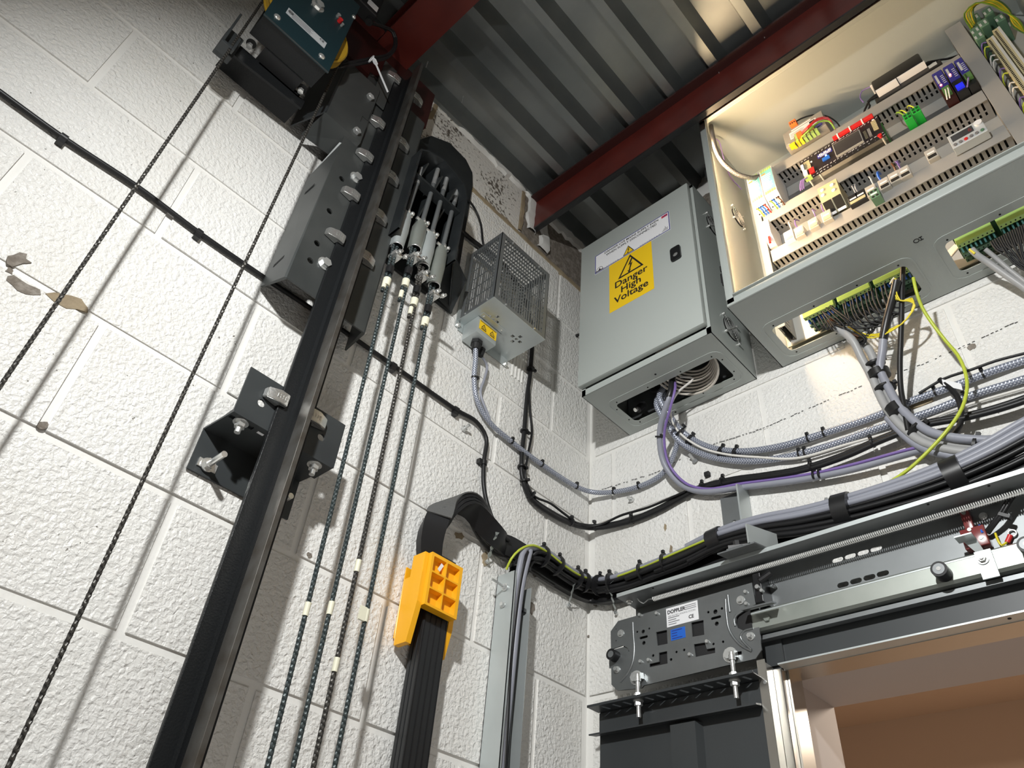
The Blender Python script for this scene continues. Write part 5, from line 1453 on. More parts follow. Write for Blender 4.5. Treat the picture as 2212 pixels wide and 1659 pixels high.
for px, py, r in ((599, 37, 0.0085), (695, 122, 0.0085), (686, 14, 0.0115), (764, 37, 0.006)):
    c = PX(px, py, gx)
    b = MB()
    if r > 0.01:
        hexbolt(b, c, X_, r, 0.010); b.cyl(c + V((0, -0.012, -0.012)), c + V((0.004, -0.012, -0.012)), 0.003, 8)
    else:
        b.ball(c, (0.005, r, r), 14)
    b.build('bolt', 'chrome', GV, smooth=40)
c = PX(732, 47, gx)
b = MB(); b.cyl(c, c + V((0.01, 0, 0)), 0.0055, 12); b.build('seal', 'red_plastic', GV, smooth=40)
c2 = PX(729, 36, gx); b = MB(); b.cyl(c2, c2 + V((0.008, 0, 0)), 0.005, 10); b.build('bolt', 'chrome', GV, smooth=40)
c3 = PX(737, 56, gx); b = MB(); b.cyl(c3, c3 + V((0.008, 0, 0)), 0.0035, 10); b.build('bolt', 'chrome', GV, smooth=40)
a0, a1 = PX(616, 29, gx), PX(701, 103, gx)       # rating label: long side level, short side upright
ly0, ly1, lzb = a0.y, a1.y, (a0.z + a1.z) / 2
lab = MB().box(gx, gx + 0.0006, ly0, ly1, lzb, lzb + 0.025).build('rating_label', 'silver_sticker', GV)
lab['label'] = 'pale rating label with a CE mark'
b = lambda: MB()
lb = MB(); r_ = random.Random(4)
for k in range(6):
    z = lzb + 0.003 + 0.0034 * k
    lb.box(gx + 0.0006, gx + 0.0009, ly0 + 0.014, ly0 + 0.014 + (ly1 - ly0) * r_.uniform(0.45, 0.62), z, z + 0.0013)
tag(lb.build('small_print', 'ink_grey', lab), kind='stuff')
e_ = MB(); e_.holed(circ2(ly0 + 0.009, lzb + 0.015, 0.0065), [circ2(ly0 + 0.009, lzb + 0.015, 0.0048)], (gx + 0.0006, 0, 0), Y_, Z_, (0.0003, 0, 0)); e_.box(gx + 0.0006, gx + 0.0009, ly0 + 0.005, ly0 + 0.013, lzb + 0.013, lzb + 0.017); e_.build('emblem', 'ink_black', lab)
text('lettering', 'CE', 0.010, 'ink_black', (gx + 0.0008, ly1 - 0.012, lzb + 0.018), Y_, Z_, lab, bold=0.0003)
# base channel below the box, with the rope guide fork on its left end
b = MB(); b.box(0.0, 0.002, 0, 0.001, 0, 0.001) if False else None
q = MB(); q.prism([(0.092, y, z) for y, z in ((-1.352, 1.545), (-1.168, 1.560), (-1.168, 1.583), (-1.184, 1.585), (-1.184, 1.600), (-1.207, 1.602), (-1.290, 1.600), (-1.290, 1.585), (-1.352, 1.583))], (-0.006, 0, 0)); q.build('base_flange', 'black_paint', GV)
MB().box(0.012, 0.092, -1.352, -1.168, 1.5845, 1.590).build('base_plate', 'black_paint', GV)
MB().box(0.015, 0.128, -1.30, -1.20, 1.5902, 1.5975).build('base_web', 'black_matt', GV)
for y in (-1.325, -1.19):
    k_ = MB(); k_.cyl((0.110, y, 1.594), (0.110, y, 1.5965), 0.011, 14); k_.build('cut_out', 'slot_dark', GV)
    k_ = MB(); k_.hexa((0.108, y, 1.583), (0.108, y, 1.591), 0.007); k_.build('bolt', 'chrome', GV)
f_ = MB(); f_.box(0.128, 0.135, -1.376, -1.371, 1.50, 1.62, 0.001); f_.box(0.108, 0.135, -1.376, -1.352, 1.494, 1.503, 0.001); f_.box(0.090, 0.112, -1.376, -1.34, 1.503, 1.585, 0.002)
f_.box(0.122, 0.135, -1.352, -1.346, 1.495, 1.545, 0.001)
f_.build('rope_guide', 'dark_plate', GV)
for i, (ya, lab_) in enumerate(((-1.354, 'left thin governor rope running down past the black cable'), (-1.146, 'right thin governor rope passing beside the folded channel'))):
    rp = thing('governor_rope', (0.13, ya, -0.6), lab_, 'rope', 'governor ropes')
    pts = [V((0.13 if i else 0.1305, ya, z)) for z in [1.74 - 2.3 * k / 230 for k in range(231)]]
    MB().tube(pts, 0.0034, 16, lobes=8, pitch=0.06).build('rope', 'rope_steel', rp, smooth=50)
# electrical switch behind the governor and its leads
SWB = thing('safety_switch', (0.16, -1.13, 1.79), 'black safety switch with white label above the governor', 'switch')
c = PX(800, 12, 0.17)
MB().box(0.13, 0.17, c.y - 0.05, c.y + 0.028, c.z - 0.015, c.z + 0.10, 0.004).build('body', 'black_matt', SWB)
MB().box(0.17, 0.1706, c.y - 0.010, c.y + 0.022, c.z - 0.002, c.z + 0.024).build('label_sticker', 'white_sticker', SWB)
MB().cyl((0.15, c.y + 0.020, c.z - 0.015), (0.15, c.y + 0.020, c.z - 0.035), 0.010, 12).build('gland', 'black_matt', SWB)
for i, o in enumerate((0.0, 0.010)):
    w = [(0.15, c.y + 0.020, c.z - 0.033), PX(848 + o * 300, 70, 0.145), PX(853 + o * 300, 95, 0.14), PX(838, 118 + o * 500, 0.135), PX(806, 125 + o * 700, 0.13), PX(770, 133 + o * 600, 0.125), PX(735, 140 + o * 500, 0.12), PX(715, 150, 0.10)]
    tag(MB().tube(spline(w), 0.0042, 8).build('cable', 'rubber'), '%s black lead looping below the safety switch beside the red beam' % ('upper' if i == 0 else 'lower'), 'cable')
ct = MB(); p0, p1 = PX(806, 124, 0.15), PX(838, 199, 0.135)
ct.bar(p0, p1, 0.0045, 0.0015); ct.obox(p0.lerp(p1, 0.12), (p1 - p0), X_, V((0, 1, 0)), 0.006, 0.004, 0.004)
ct.ring(p0 + V((-0.008, 0, 0.002)), Y_, 0.010, 0.0016, 16, 6)
tag(ct.build('cable_tie', 'white_sticker'), 'white cable tie hanging off the leads above the rail', 'cable tie')
# ================================================================== CABLES
def path(pts):
    """(wall, px, py, distance from the wall): points on the cable's run along that wall"""
    out = []
    for p in pts:
        if isinstance(p, V):
            out.append(p)
        elif p[0] == 'L':
            out.append(PX(p[1], p[2], p[3]))
        else:
            out.append(PY(p[1], p[2], -p[3]))
    return out
RUN = {}
def cable(name, key, pts, r, m, label=None, cat='cable', group=None, n=10, parent=None, off=(0, 0, 0), step=0.012):
    s = [p + V(off) for p in spline(path(pts), step)]
    if key: RUN[key] = (s, r)
    o = MB().tube(s, r, n).build(name, m, parent, smooth=70)
    if label: tag(o, label, cat, group)
    return o
OW = ['first', 'second', 'third', 'fourth', 'fifth', 'sixth', 'seventh', 'eighth', 'ninth', 'tenth', 'eleventh', 'twelfth']
def near(key, p):
    s, r = RUN[key]
    i = min(range(len(s)), key=lambda k: (s[k] - p).length)
    t = (s[min(i + 1, len(s) - 1)] - s[max(i - 1, 0)]).normalized()
    return s[i], t, r
def tie(key, pt, label, r=None, off=(0, 0, 0), w=0.0022, tape=False, head=True, hd=None, group=None):
    p = path([pt])[0]
    c, t, rr = near(key, p)
    c = c + V(off); r = r or rr + 0.001
    b = MB()
    if tape:
        b.cyl(c - t * w, c + t * w, r, 14)
        o = b.build('tape_band', 'tape_black', smooth=50)
        return tag(o, label, 'tape', group)
    g = thing('cable_tie', c, label, 'cable tie', group)
    b.cyl(c - t * w, c + t * w, r, 14); b.build('strap', 'tie_black', g, smooth=50)
    if head:
        nrm = V((1, 0, 0)) if pt[0] == 'L' else V((0, -1, 0))
        h = (hd or nrm.cross(t)).normalized()
        MB().obox(c + h * (r + 0.0015) + nrm * r * 0.35, t, h, nrm, 0.0035, 0.0035, 0.0035).build('tie_head', 'tie_black', g)
    return g

# --- left wall, black cable running level across the blocks
cable('cable', 'level', [('L', -60, 155, .008), ('L', 0, 199, .008), ('L', 137, 298, .008), ('L', 300, 406, .008), ('L', 430, 503, .008), ('L', 580, 606, .008), ('L', 680, 672, .008), ('L', 850, 790, .008), ('L', 985, 885, .009), ('L', 1030, 912, .010),
      ('L', 1050, 945, .010), ('L', 1045, 1000, .009), ('L', 1045, 1050, .009), ('L', 1056, 1100, .012), ('L', 1078, 1148, .026), ('L', 1100, 1168, .030)], 0.0053, 'rubber',
      'black cable running level across the left wall, then dropping to the cable loom')
for i, (x, y) in enumerate(((137, 298), (430, 503), (850, 790), (985, 885), (1040, 1003))):
    p = PX(x, y, 0.008); g = thing('cable_clip', p, '%s black saddle clip along the level black cable' % OW[i], 'cable clip', 'saddle clips on the level cable')
    c, t, r = near('level', p)
    b = MB(); b.cyl(c - t * 0.006, c + t * 0.006, 0.0078, 10); b.build('saddle', 'tie_black', g, smooth=50)
    MB().obox(V((0.006, c.y, c.z)) + X_.cross(t) * -0.010, t, X_.cross(t), X_, 0.006, 0.006, 0.006).build('nail_block', 'tie_black', g)
    b = MB()
    for k in range(5):
        a = random.uniform(0, 2 * PI); d = V((0, math.cos(a), math.sin(a)))
        b.bar(V((0.0018, c.y, c.z)) + d * 0.008, V((0.0018, c.y, c.z)) + d * random.uniform(0.014, 0.022), 0.0008, 0.0008)
    if i > 2: tag(b.build('pen_mark', 'pencil', g), kind='stuff')
# --- black pair from the hitch, behind the resistor and across into the corner
BLK = [('L', 975, 470, .010), ('L', 1003, 505, .010), ('L', 1040, 535, .010), ('L', 1088, 575, .008), ('L', 1135, 650, .008), ('L', 1149, 730, .010), ('L', 1146, 800, .010), ('L', 1138, 860, .010), ('L', 1132, 935, .010), ('L', 1127, 985, .011),
       ('L', 1128, 1030, .011), ('L', 1146, 1076, .011), ('L', 1195, 1113, .012), ('L', 1240, 1134, .015), ('L', 1272, 1141, .026), ('R', 1300, 1140, .020), ('R', 1365, 1126, .012), ('R', 1420, 1104, .011), ('R', 1500, 1062, .012), ('R', 1580, 1040, .030),
       ('R', 1660, 1029, .034), ('R', 1740, 1015, .034), ('R', 1830, 985, .034), ('R', 1900, 954, .036), ('R', 1990, 921, .036), ('R', 2100, 900, .034), ('R', 2215, 866, .034), ('R', 2330, 815, .03)]
cable('cable', 'blk', BLK, 0.0058, 'rubber', 'thick black cable, front one of the pair from the resistor case into the corner', group='black cables behind the resistor')
cable('cable', None, BLK, 0.0058, 'rubber', 'thick black cable, rear one of the pair from the resistor case into the corner', group='black cables behind the resistor', off=(-0.004, 0.004, 0.0095))
cable('cable', None, [('L', 1148, 740, .008), ('L', 1143, 830, .010), ('L', 1145, 890, .010), ('L', 1149, 930, .010), ('L', 1140, 985, .012), ('L', 1135, 1030, .012), ('L', 1150, 1068, .014), ('L', 1190, 1088, .016), ('L', 1222, 1112, .016), ('L', 1258, 1136, .022), ('R', 1296, 1134, .026), ('R', 1340, 1114, .018), ('R', 1400, 1096, .016), ('R', 1480, 1062, .016)], 0.0032, 'rubber',
      'thin black cable straying from the thick black pair below the resistor case')
for i, (w, x, y) in enumerate((('L', 1148, 798), ('L', 1132, 933), ('L', 1126, 1008), ('L', 1134, 1045), ('L', 1147, 1075), ('L', 1228, 1128), ('R', 1290, 1140), ('R', 1362, 1127), ('R', 1520, 1056), ('R', 1577, 1041), ('R', 1760, 1008), ('R', 1893, 957))):
    tie('blk', (w, x, y, .011), '%s black tie along the thick black cable pair, from the resistor case' % OW[i], r=0.0115, off=(0.001, 0, 0.005) if w == 'L' else (0, 0, 0.005), group='ties on the black pair')
cable('cable', None, [('L', 1000, 418, .03), ('L', 1025, 450, .012), ('L', 1038, 482, .010), ('L', 1045, 530, .008), ('L', 1062, 560, .008)], 0.0034, 'rubber', 'thin black cable arching from the rope hitch down behind the resistor case')
# --- braided conduit from the resistor gland
cable('cable', 'br0', [V((0.032, -0.512, 1.336)), ('L', 1027, 780, .028), ('L', 1024, 815, .022), ('L', 1030, 862, .016), ('L', 1056, 910, .014), ('L', 1105, 954, .014), ('L', 1170, 1003, .014), ('L', 1245, 1051, .016), ('L', 1275, 1062, .030), ('R', 1310, 1064, .020), ('R', 1380, 1051, .014), ('R', 1430, 1024, .014),
      ('R', 1452, 990, .020), ('R', 1463, 950, .035), ('R', 1452, 905, .055), V((0.305, -0.075, 1.345))], 0.0066, 'braid', 'silver braided cable sagging from the resistor gland round the corner', n=12)
cable('cable', None, [V((0.022, -0.484, 1.342)), ('L', 1052, 790, .012), ('L', 1046, 820, .012), ('L', 1038, 850, .012), ('L', 1058, 905, .012)], 0.0035, 'grey_cable', 'thin grey cable from the small gland beside the braided cable')
for i, (w, x, y) in enumerate((('L', 1026, 820), ('L', 1106, 955), ('L', 1172, 1004), ('L', 1244, 1050), ('R', 1326, 1063), ('R', 1379, 1051))):
    tie('br0', (w, x, y, .014), '%s black tie along the sagging braided cable, from the resistor case' % OW[i], group='ties on the sagging braided cable')
# --- braided pair, white wire, grey and violet cables out of the closed panel
cable('cable', 'br1', [V((0.315, -0.085, 1.352)), ('R', 1424, 858, .10), ('R', 1446, 897, .075), ('R', 1477, 935, .035), ('R', 1530, 965, .020), ('R', 1600, 975, .016), ('R', 1690, 963, .014), ('R', 1780, 936, .012), ('R', 1880, 903, .012), ('R', 1980, 862, .012), ('R', 2060, 834, .012), ('R', 2140, 803, .012), ('R', 2215, 778, .012), ('R', 2330, 735, .012)], 0.0078, 'braid',
      'upper silver braided cable sweeping right from the closed panel', n=12)
cable('cable', 'br2', [V((0.300, -0.075, 1.352)), ('R', 1418, 872, .085), ('R', 1440, 915, .065), ('R', 1470, 955, .035), ('R', 1520, 982, .020), ('R', 1600, 996, .018), ('R', 1690, 989, .014), ('R', 1790, 963, .012), ('R', 1900, 924, .012), ('R', 2000, 893, .012), ('R', 2100, 854, .012), ('R', 2215, 818, .012), ('R', 2330, 775, .012)], 0.0078, 'braid',
      'lower silver braided cable sweeping right from the closed panel', n=12)
cable('cable', 'wht', [V((0.375, -0.10, 1.345)), ('R', 1497, 818, .095), ('R', 1462, 850, .09), ('R', 1448, 885, .085), ('R', 1460, 925, .055), ('R', 1505, 962, .035), ('R', 1560, 980, .030), ('R', 1640, 988, .024), ('R', 1720, 990, .016), ('R', 1830, 960, .014), ('R', 1950, 925, .010), ('R', 2100, 872, .010), ('R', 2215, 838, .010)], 0.0030, 'white_wire',
      'thin white cable following the lower braided cable')
TIES = (('br1', 1478, 930, 'first'), ('br1', 1497, 948, 'second'), ('br1', 1560, 972, 'third'), ('br1', 1592, 976, 'fourth'), ('br1', 1738, 949, 'fifth'), ('br1', 1782, 935, 'sixth'), ('br1', 2012, 850, 'seventh'), ('br1', 2118, 812, 'eighth'))
for k, x, y, o in TIES:
    pair = o in ('first', 'second', 'third', 'fourth')
    tie(k, ('R', x, y, .02), '%s black tie along the upper braided cable, from the closed panel' % o, r=0.0165 if pair else None, off=(0, 0, -0.0085) if pair else (0, 0, 0), group='ties on the braided cables')
for k, x, y, o in (('br2', 1726, 983, 'first'), ('br2', 1742, 978, 'second'), ('br2', 2088, 860, 'third')):
    tie(k, ('R', x, y, .014), '%s black tie along the lower braided cable, from the closed panel' % o, group='ties on the braided cables')
cable('cable', 'gv', [V((0.345, -0.095, 1.355)), ('R', 1448, 850, .125), ('R', 1436, 885, .115), ('R', 1425, 936, .085), ('R', 1434, 1000, .050), ('R', 1472, 1047, .026), ('R', 1520, 1062, .022), ('R', 1606, 1052, .024), ('R', 1690, 1042, .024), ('R', 1749, 1033, .024), ('R', 1840, 1014, .026), ('R', 1951, 983, .028), ('R', 2024, 963, .034), ('R', 2097, 951, .044), ('R', 2215, 945, .044), ('R', 2330, 925, .04)], 0.0075, 'grey_cable',
      'grey cable looping down from the closed panel and off to the right', n=12)
cable('cable', None, [V((0.350, -0.090, 1.360)), ('R', 1458, 842, .130), ('R', 1447, 885, .120), ('R', 1435, 936, .092), ('R', 1443, 998, .058), ('R', 1480, 1043, .034), ('R', 1525, 1056, .026), ('R', 1606, 1044, .03), ('R', 1749, 1024, .03), ('R', 1840, 1004, .033), ('R', 1951, 974, .036), ('R', 2024, 957, .042), ('R', 2090, 943, .052)], 0.0034, 'violet_wire',
      'thin violet cable hugging the looping grey cable')
for i, (x, y) in enumerate(((1426, 945), (1758, 1031), (1768, 1029))):
    tie('gv', ('R', x, y, .03), '%s black tie on the looping grey and violet cables' % OW[i], r=0.0098, off=(0, -0.003, 0.003))
sl = cable('sleeve', None, [V((0.352, -0.098, 1.365)), ('R', 1449, 846, .126), ('R', 1441, 868, .121)], 0.0085, 'tape_black', 'black sleeve where the grey cable enters the closed panel', 'sleeve')
for k in range(6):
    m = ('black_matt', 'black_matt', 'yellow_wire', 'brown_wire', 'black_matt', 'grey_cable')[k]
    tag(MB().tube(spline([V((0.352, -0.097, 1.362)), V((0.352 + 0.006 * k - 0.012, -0.085, 1.378)), V((0.33 + 0.018 * k, -0.06, 1.40)), V((0.32 + 0.022 * k, -0.03, 1.43))]), 0.0022, 6).build('wire', m), '%s wire fanning out inside the closed panel opening, %s of six' % (m.split('_')[0], OW[k]), 'wire', 'wires inside the closed panel')
for k in range(3):
    tag(MB().tube(spline([V((0.30 + 0.01 * k, -0.08, 1.35)), V((0.27 + 0.014 * k, -0.07, 1.372)), V((0.25 + 0.02 * k, -0.05, 1.41))]), 0.006, 8).build('cable_end', 'black_matt', smooth=60), 'dark cable end inside the closed panel opening, %s of three' % OW[k], 'cable', 'cable ends inside the closed panel')
# --- grey trunk cables out of the open cabinet
G0 = [('R', 1873, 771, .060), ('R', 1893, 806, .050), ('R', 1911, 848, .044), ('R', 1933, 886, .044), ('R', 1966, 921, .044), ('R', 2004, 947, .046), ('R', 2061, 962, .046), ('R', 2140, 968, .044), ('R', 2215, 968, .044), ('R', 2330, 955, .04)]
def shift(pts, dz, dn, k0=0):
    """the same run, moved sideways off its line by dz and off the wall by dn"""
    P = path(pts)
    out = []
    for i, p in enumerate(P):
        t = (P[min(i + 1, len(P) - 1)] - P[max(i - 1, 0)]).normalized()
        q = V((0, -1, 0)).cross(t).normalized()
        out.append(p + q * dz + V((0, -dn, 0)))
    return out
cable('cable', 'gA', [('R', 1796, 697, .085), ('R', 1815, 713, .083), ('R', 1841, 734, .078)] + shift(G0, -0.011, 0.0), 0.0088, 'grey_cable_warm', 'left grey trunk cable bending out of the open cabinet', group='grey trunk cables', n=12)
cable('cable', 'gB', [('R', 1850, 727, .062), ('R', 1861, 738, .060), ('R', 1878, 757, .056)] + shift(G0[1:], 0.004, -0.006), 0.0088, 'grey_cable_warm', 'middle grey trunk cable bending out of the open cabinet', group='grey trunk cables', n=12)
cable('cable', 'gC', [('R', 1936, 614, .115), ('R', 1922, 668, .095), ('R', 1910, 720, .078), ('R', 1906, 760, .068)] + shift(G0[1:], 0.012, 0.008), 0.0088, 'grey_cable', 'right grey trunk cable hanging straighter out of the open cabinet', group='grey trunk cables', n=12)
cable('cable', 'gD', shift(G0[3:], -0.020, -0.006), 0.0080, 'grey_cable', 'lowest grey trunk cable joining under the bend', group='grey trunk cables', n=12)
def sleeve(pts, r, m, label):
    return cable('sleeve', None, pts, r, m, label, 'sleeve')
sleeve([('R', 1793, 694, .086), ('R', 1806, 706, .084)], 0.0096, 'brown_wire', 'brown heat-shrink sleeve on the left grey trunk cable')
sleeve([('R', 1846, 722, .064), ('R', 1862, 739, .060)], 0.0096, 'brown_wire', 'brown heat-shrink sleeve on the middle grey trunk cable')
sleeve([('R', 1937, 606, .118), ('R', 1930, 640, .106), ('R', 1918, 685, .089), ('R', 1908, 733, .075)], 0.0096, 'tape_black', 'black sleeve on the right grey trunk cable')
for i, (x, y, tp, w) in enumerate(((1897, 785, False, .0024), (1897, 806, True, .008), (1917, 836, False, .0024), (1935, 888, True, .011), (1977, 930, False, .0028), (2100, 966, False, .003), (2163, 968, True, .011))):
    tie('gB', ('R', x, y, .046), ('%s black %s round the grey trunk cables, from the cabinet' % (OW[i], 'tape band' if tp else 'tie')), r=0.0225 if i > 0 else 0.021, w=w, tape=tp, off=(0, -0.002, -0.002), group='ties on the grey trunk')
cable('cable', 'bx', [('R', 1951, 572, .115), ('R', 1949, 620, .104), ('R', 1947, 700, .085), ('R', 1944, 790, .064), ('R', 1946, 840, .055), ('R', 1955, 890, .052), ('R', 1962, 930, .05)], 0.0058, 'rubber', 'black cable hanging straight from the right end of the left cable opening')
cable('wire', 'yg', [('R', 1973, 600, .125), ('R', 1979, 628, .118), ('R', 1992, 664, .10), ('R', 2012, 696, .085), ('R', 2044, 738, .07), ('R', 2068, 766, .065), ('R', 2084, 800, .062), ('R', 2089, 838, .062), ('R', 2078, 882, .064), ('R', 2050, 925, .066), ('R', 2008, 972, .064), ('R', 1955, 1020, .060), ('R', 1895, 1056, .056), ('R', 1835, 1084, .055), ('R', 1770, 1098, .05)], 0.0034, 'greenyellow',
      'green and yellow earth wire curving down from the open cabinet to the lower loom', 'wire')
cable('cable', None, [('R', 2030, 820, .024), ('R', 2050, 836, .026), ('R', 2070, 862, .03), ('R', 2077, 905, .034), ('R', 2062, 938, .04), ('R', 2048, 950, .045)], 0.0056, 'rubber', 'short black cable hooking over the upper braided cable with a white tag')
t0, t1 = PY(2036, 826, -0.030), PY(2078, 836, -0.030)
tg = MB(); tg.obox((t0 + t1) / 2, (t1 - t0), V((0.1, 0, 1)), V((0, 1, 0)), (t1 - t0).length / 2, 0.008, 0.0004)
tag(tg.build('cable_tag', 'white_sticker'), 'white paper tag on the short hooked black cable', 'tag')
cable('cable', None, [('R', 1985, 850, .022), ('R', 2040, 818, .024), ('R', 2100, 798, .024), ('R', 2150, 780, .022), ('R', 2215, 763, .02)], 0.0028, 'rubber', 'thin black cable lying along the top of the upper braided cable')
# --- black and grey control cores below the two openings: looms of many cores
def loom(name, label, cat, wires):
    P0 = path([wires[0][0][0]])[0]
    t = thing(name, P0, label, cat)
    for pts, r, m in wires:
        MB().tube(spline(path(pts), 0.012), r, 6).build('wire', m, t, smooth=70)
    return t
rn = random.Random(21)
ws = []
for k in range(22):
    f = k / 21.0
    x = 1758 + 150 * f + rn.uniform(-4, 4); y = 690 - 78 * f + rn.uniform(-3, 3)
    if k < 9:
        e = [('R', 1770 + 9 * k, 704 - 2 * k + rn.uniform(0, 16), .098), ('R', 1786 + rn.uniform(0, 8), 694 + rn.uniform(-4, 4), .090), ('R', 1800, 700 + rn.uniform(-3, 3), .085)]
        ws.append(([('R', x - 25 * f * 2, y, .108)] + e, 0.0019, 'black_matt'))
    else:
        dip = rn.uniform(10, 34)
        ws.append(([('R', x, y, .104), ('R', x + 6, y + 28, .100), ('R', x + 22, y + 42 + dip * .5, .094), ('R', x + 44 + 10 * (1 - f), y + 40 + dip * .6, .088), ('R', 1915 + rn.uniform(-8, 8), 690 + rn.uniform(-16, 16), .082), ('R', 1908 + rn.uniform(-5, 5), 728, .075)], 0.0019, 'black_matt'))
for k in range(7):
    a = rn.uniform(-5, 5)
    ws.append(([('R', 1812 + 10 * k, 690 - 5 * k, .098), ('R', 1830 + 12 * k, 712 - 4 * k, .088), ('R', 1868 + 4 * k, 730 - 4 * k + a, .080), ('R', 1862 + a, 745 - 3 * k, .072), ('R', 1846, 728, .066)], 0.0019, 'black_matt'))
loom('wire_loom', 'mass of thin black cores under the left terminal board of the open cabinet', 'wires', ws)
ws = []
for k in range(5):
    d = 3 * k
    ws.append(([('R', 1922 + d * 1.5, 614 - d, .122), ('R', 1931 + d, 600 + d * 0.5, .121), ('R', 1936 + d * 0.4, 612, .118)], 0.0017, ('white_wire', 'yellow_wire', 'yellow_wire', 'black_matt', 'black_matt')[k]))
for k in range(4):
    a = 3 * k
    ws.append(([('R', 1925 + a, 622, .115), ('R', 1926 + a * 2, 640 + a, .108), ('R', 1950 + a, 650, .104), ('R', 1970, 644 + a, .104), ('R', 1973 + a * 0.4, 660, .100), ('R', 1958 - a, 690 + a, .09), ('R', 1915 - 10 * k, 715 + 5 * k, .080), ('R', 1868 - 12 * k, 730 - 8 * k, .075)], 0.0016, 'yellow_wire'))
loom('wire_loom', 'loops of yellow cores round the black sleeve below the open cabinet', 'wires', ws)
ws = []
for k in range(18):
    f = k / 17.0
    ws.append(([('R', 2140 + 80 * f, 522 - 42 * f, .102), ('R', 2152 + 74 * f, 540 - 30 * f, .098), ('R', 2185 + 45 * f + rn.uniform(-5, 5), 560 + rn.uniform(-12, 12), .090), ('R', 2235, 592 + rn.uniform(-9, 9), .08)], 0.0019, 'black_matt'))
loom('wire_loom', 'fan of thin black cores under the right terminal board of the open cabinet', 'wires', ws)
ws = []
for k in range(9):
    f = k / 8.0
    ws.append(([('R', 2046 + 6 * f, 545 + 12 * f, .06), ('R', 2060 + 5 * f, 532 + 10 * f, .075), ('R', 2078, 516 + 10 * f, .09)], 0.0022, 'cream_cable'))
loom('wire_loom', 'bunch of cream cores at the left end of the right cable opening', 'wires', ws)
cable('cable', None, [('R', 2098, 538, .100), ('R', 2112, 552, .090), ('R', 2129, 563, .080), ('R', 2173, 594, .060), ('R', 2218, 626, .045), ('R', 2300, 700, .03)], 0.0070, 'grey_cable_warm', 'lower grey cable leaving the right cable opening', n=12)
cable('cable', None, [('R', 2128, 538, .095), ('R', 2150, 556, .080), ('R', 2180, 582, .064), ('R', 2218, 612, .050), ('R', 2300, 685, .035)], 0.0048, 'grey_cable_warm', 'upper thinner grey cable leaving the right cable opening', n=10)
cable('wire', None, [('R', 2094, 538, .104), ('R', 2106, 548, .098)], 0.0026, 'yellow_wire', 'stub of yellow wire at the right cable opening', 'wire')

# ---------------------------------------------------------------- galvanised trunking with its cables
TR = thing('cable_trunking', (0.028, -0.300, -ZO), 'galvanised U-channel trunking standing against the left wall near the corner', 'trunking')
ty0, ty1, td, tz = -0.326, -0.270, 0.055, 0.790
b = MB(); b.box(0.001, td, ty0, ty0 + 0.0015, -ZO, tz); b.box(td - 0.0015, td, ty0, ty0 + 0.006, -ZO, tz); b.build('left_flange', 'galv', TR)
MB().box(0.001, td, ty1 - 0.0015, ty1, -ZO, tz - 0.02).build('right_flange', 'galv', TR)
MB().box(0.001, 0.0025, ty0, ty1 + 0.012, -ZO, tz).build('back', 'galv', TR)
b = MB(); b.cyl((0.030, ty0 - 0.0005, 0.755), (0.030, ty0 - 0.004, 0.755), 0.0085, 12); b.hexa((0.030, ty0 - 0.004, 0.755), (0.030, ty0 - 0.009, 0.755), 0.006); b.cyl((0.030, ty0 - 0.009, 0.755), (0.030, ty0 - 0.045, 0.757), 0.0028, 8)
b.build('stud', 'zinc_bright', TR, smooth=40)
b = MB(); b.cyl((0.028, ty0 - 0.0005, 0.715), (0.028, ty0 - 0.003, 0.715), 0.0065, 12); b.hexa((0.028, ty0 - 0.003, 0.715), (0.028, ty0 - 0.008, 0.715), 0.005); b.build('screw', 'zinc_bright', TR, smooth=40)
TC = [('rubber', 0.0055, -0.311, 0.014), ('rubber', 0.0055, -0.300, 0.012), ('rubber', 0.0050, -0.289, 0.014), ('rubber', 0.0050, -0.279, 0.018), ('grey_cable', 0.0072, -0.313, 0.040), ('grey_cable', 0.0072, -0.297, 0.042), ('rubber', 0.0050, -0.284, 0.032), ('rubber', 0.0042, -0.306, 0.044)]
LOOM = [('L', 1152, 1196, .040), ('L', 1180, 1206, .040), ('L', 1215, 1233, .036), ('L', 1250, 1254, .034), ('L', 1280, 1264, .042), ('R', 1312, 1262, .044), ('R', 1360, 1250, .036), ('R', 1420, 1226, .034), ('R', 1490, 1198, .036), ('R', 1560, 1164, .042), ('R', 1640, 1141, .050), ('R', 1740, 1124, .054), ('R', 1840, 1101, .054), ('R', 1950, 1070, .054), ('R', 2050, 1036, .054), ('R', 2150, 992, .054), ('R', 2230, 950, .054), ('R', 2330, 900, .05)]
LP = path(LOOM)
RUN['loom'] = (spline(LP, 0.012), 0.02)
OFFS = [(-0.012, -0.008), (-0.012, 0.006), (-0.002, -0.012), (0.000, 0.012), (0.011, 0.008), (0.011, -0.006), (-0.018, 0.000), (0.004, 0.000)]
def loom_pts(o):
    P = LP; out = []
    for i, p in enumerate(P):
        t = (P[min(i + 1, len(P) - 1)] - P[max(i - 1, 0)]).normalized()
        nrm = V((1, 0, 0)) if i < 4 else V((0.7, -0.7, 0)) if i < 6 else V((0, -1, 0))
        q = nrm.cross(t).normalized()
        q = q if q.z > 0 else -q
        s = 1.0 + max(0, i - 9) * 0.16
        out.append(p + q * o[0] * s + nrm * o[1])
    return out
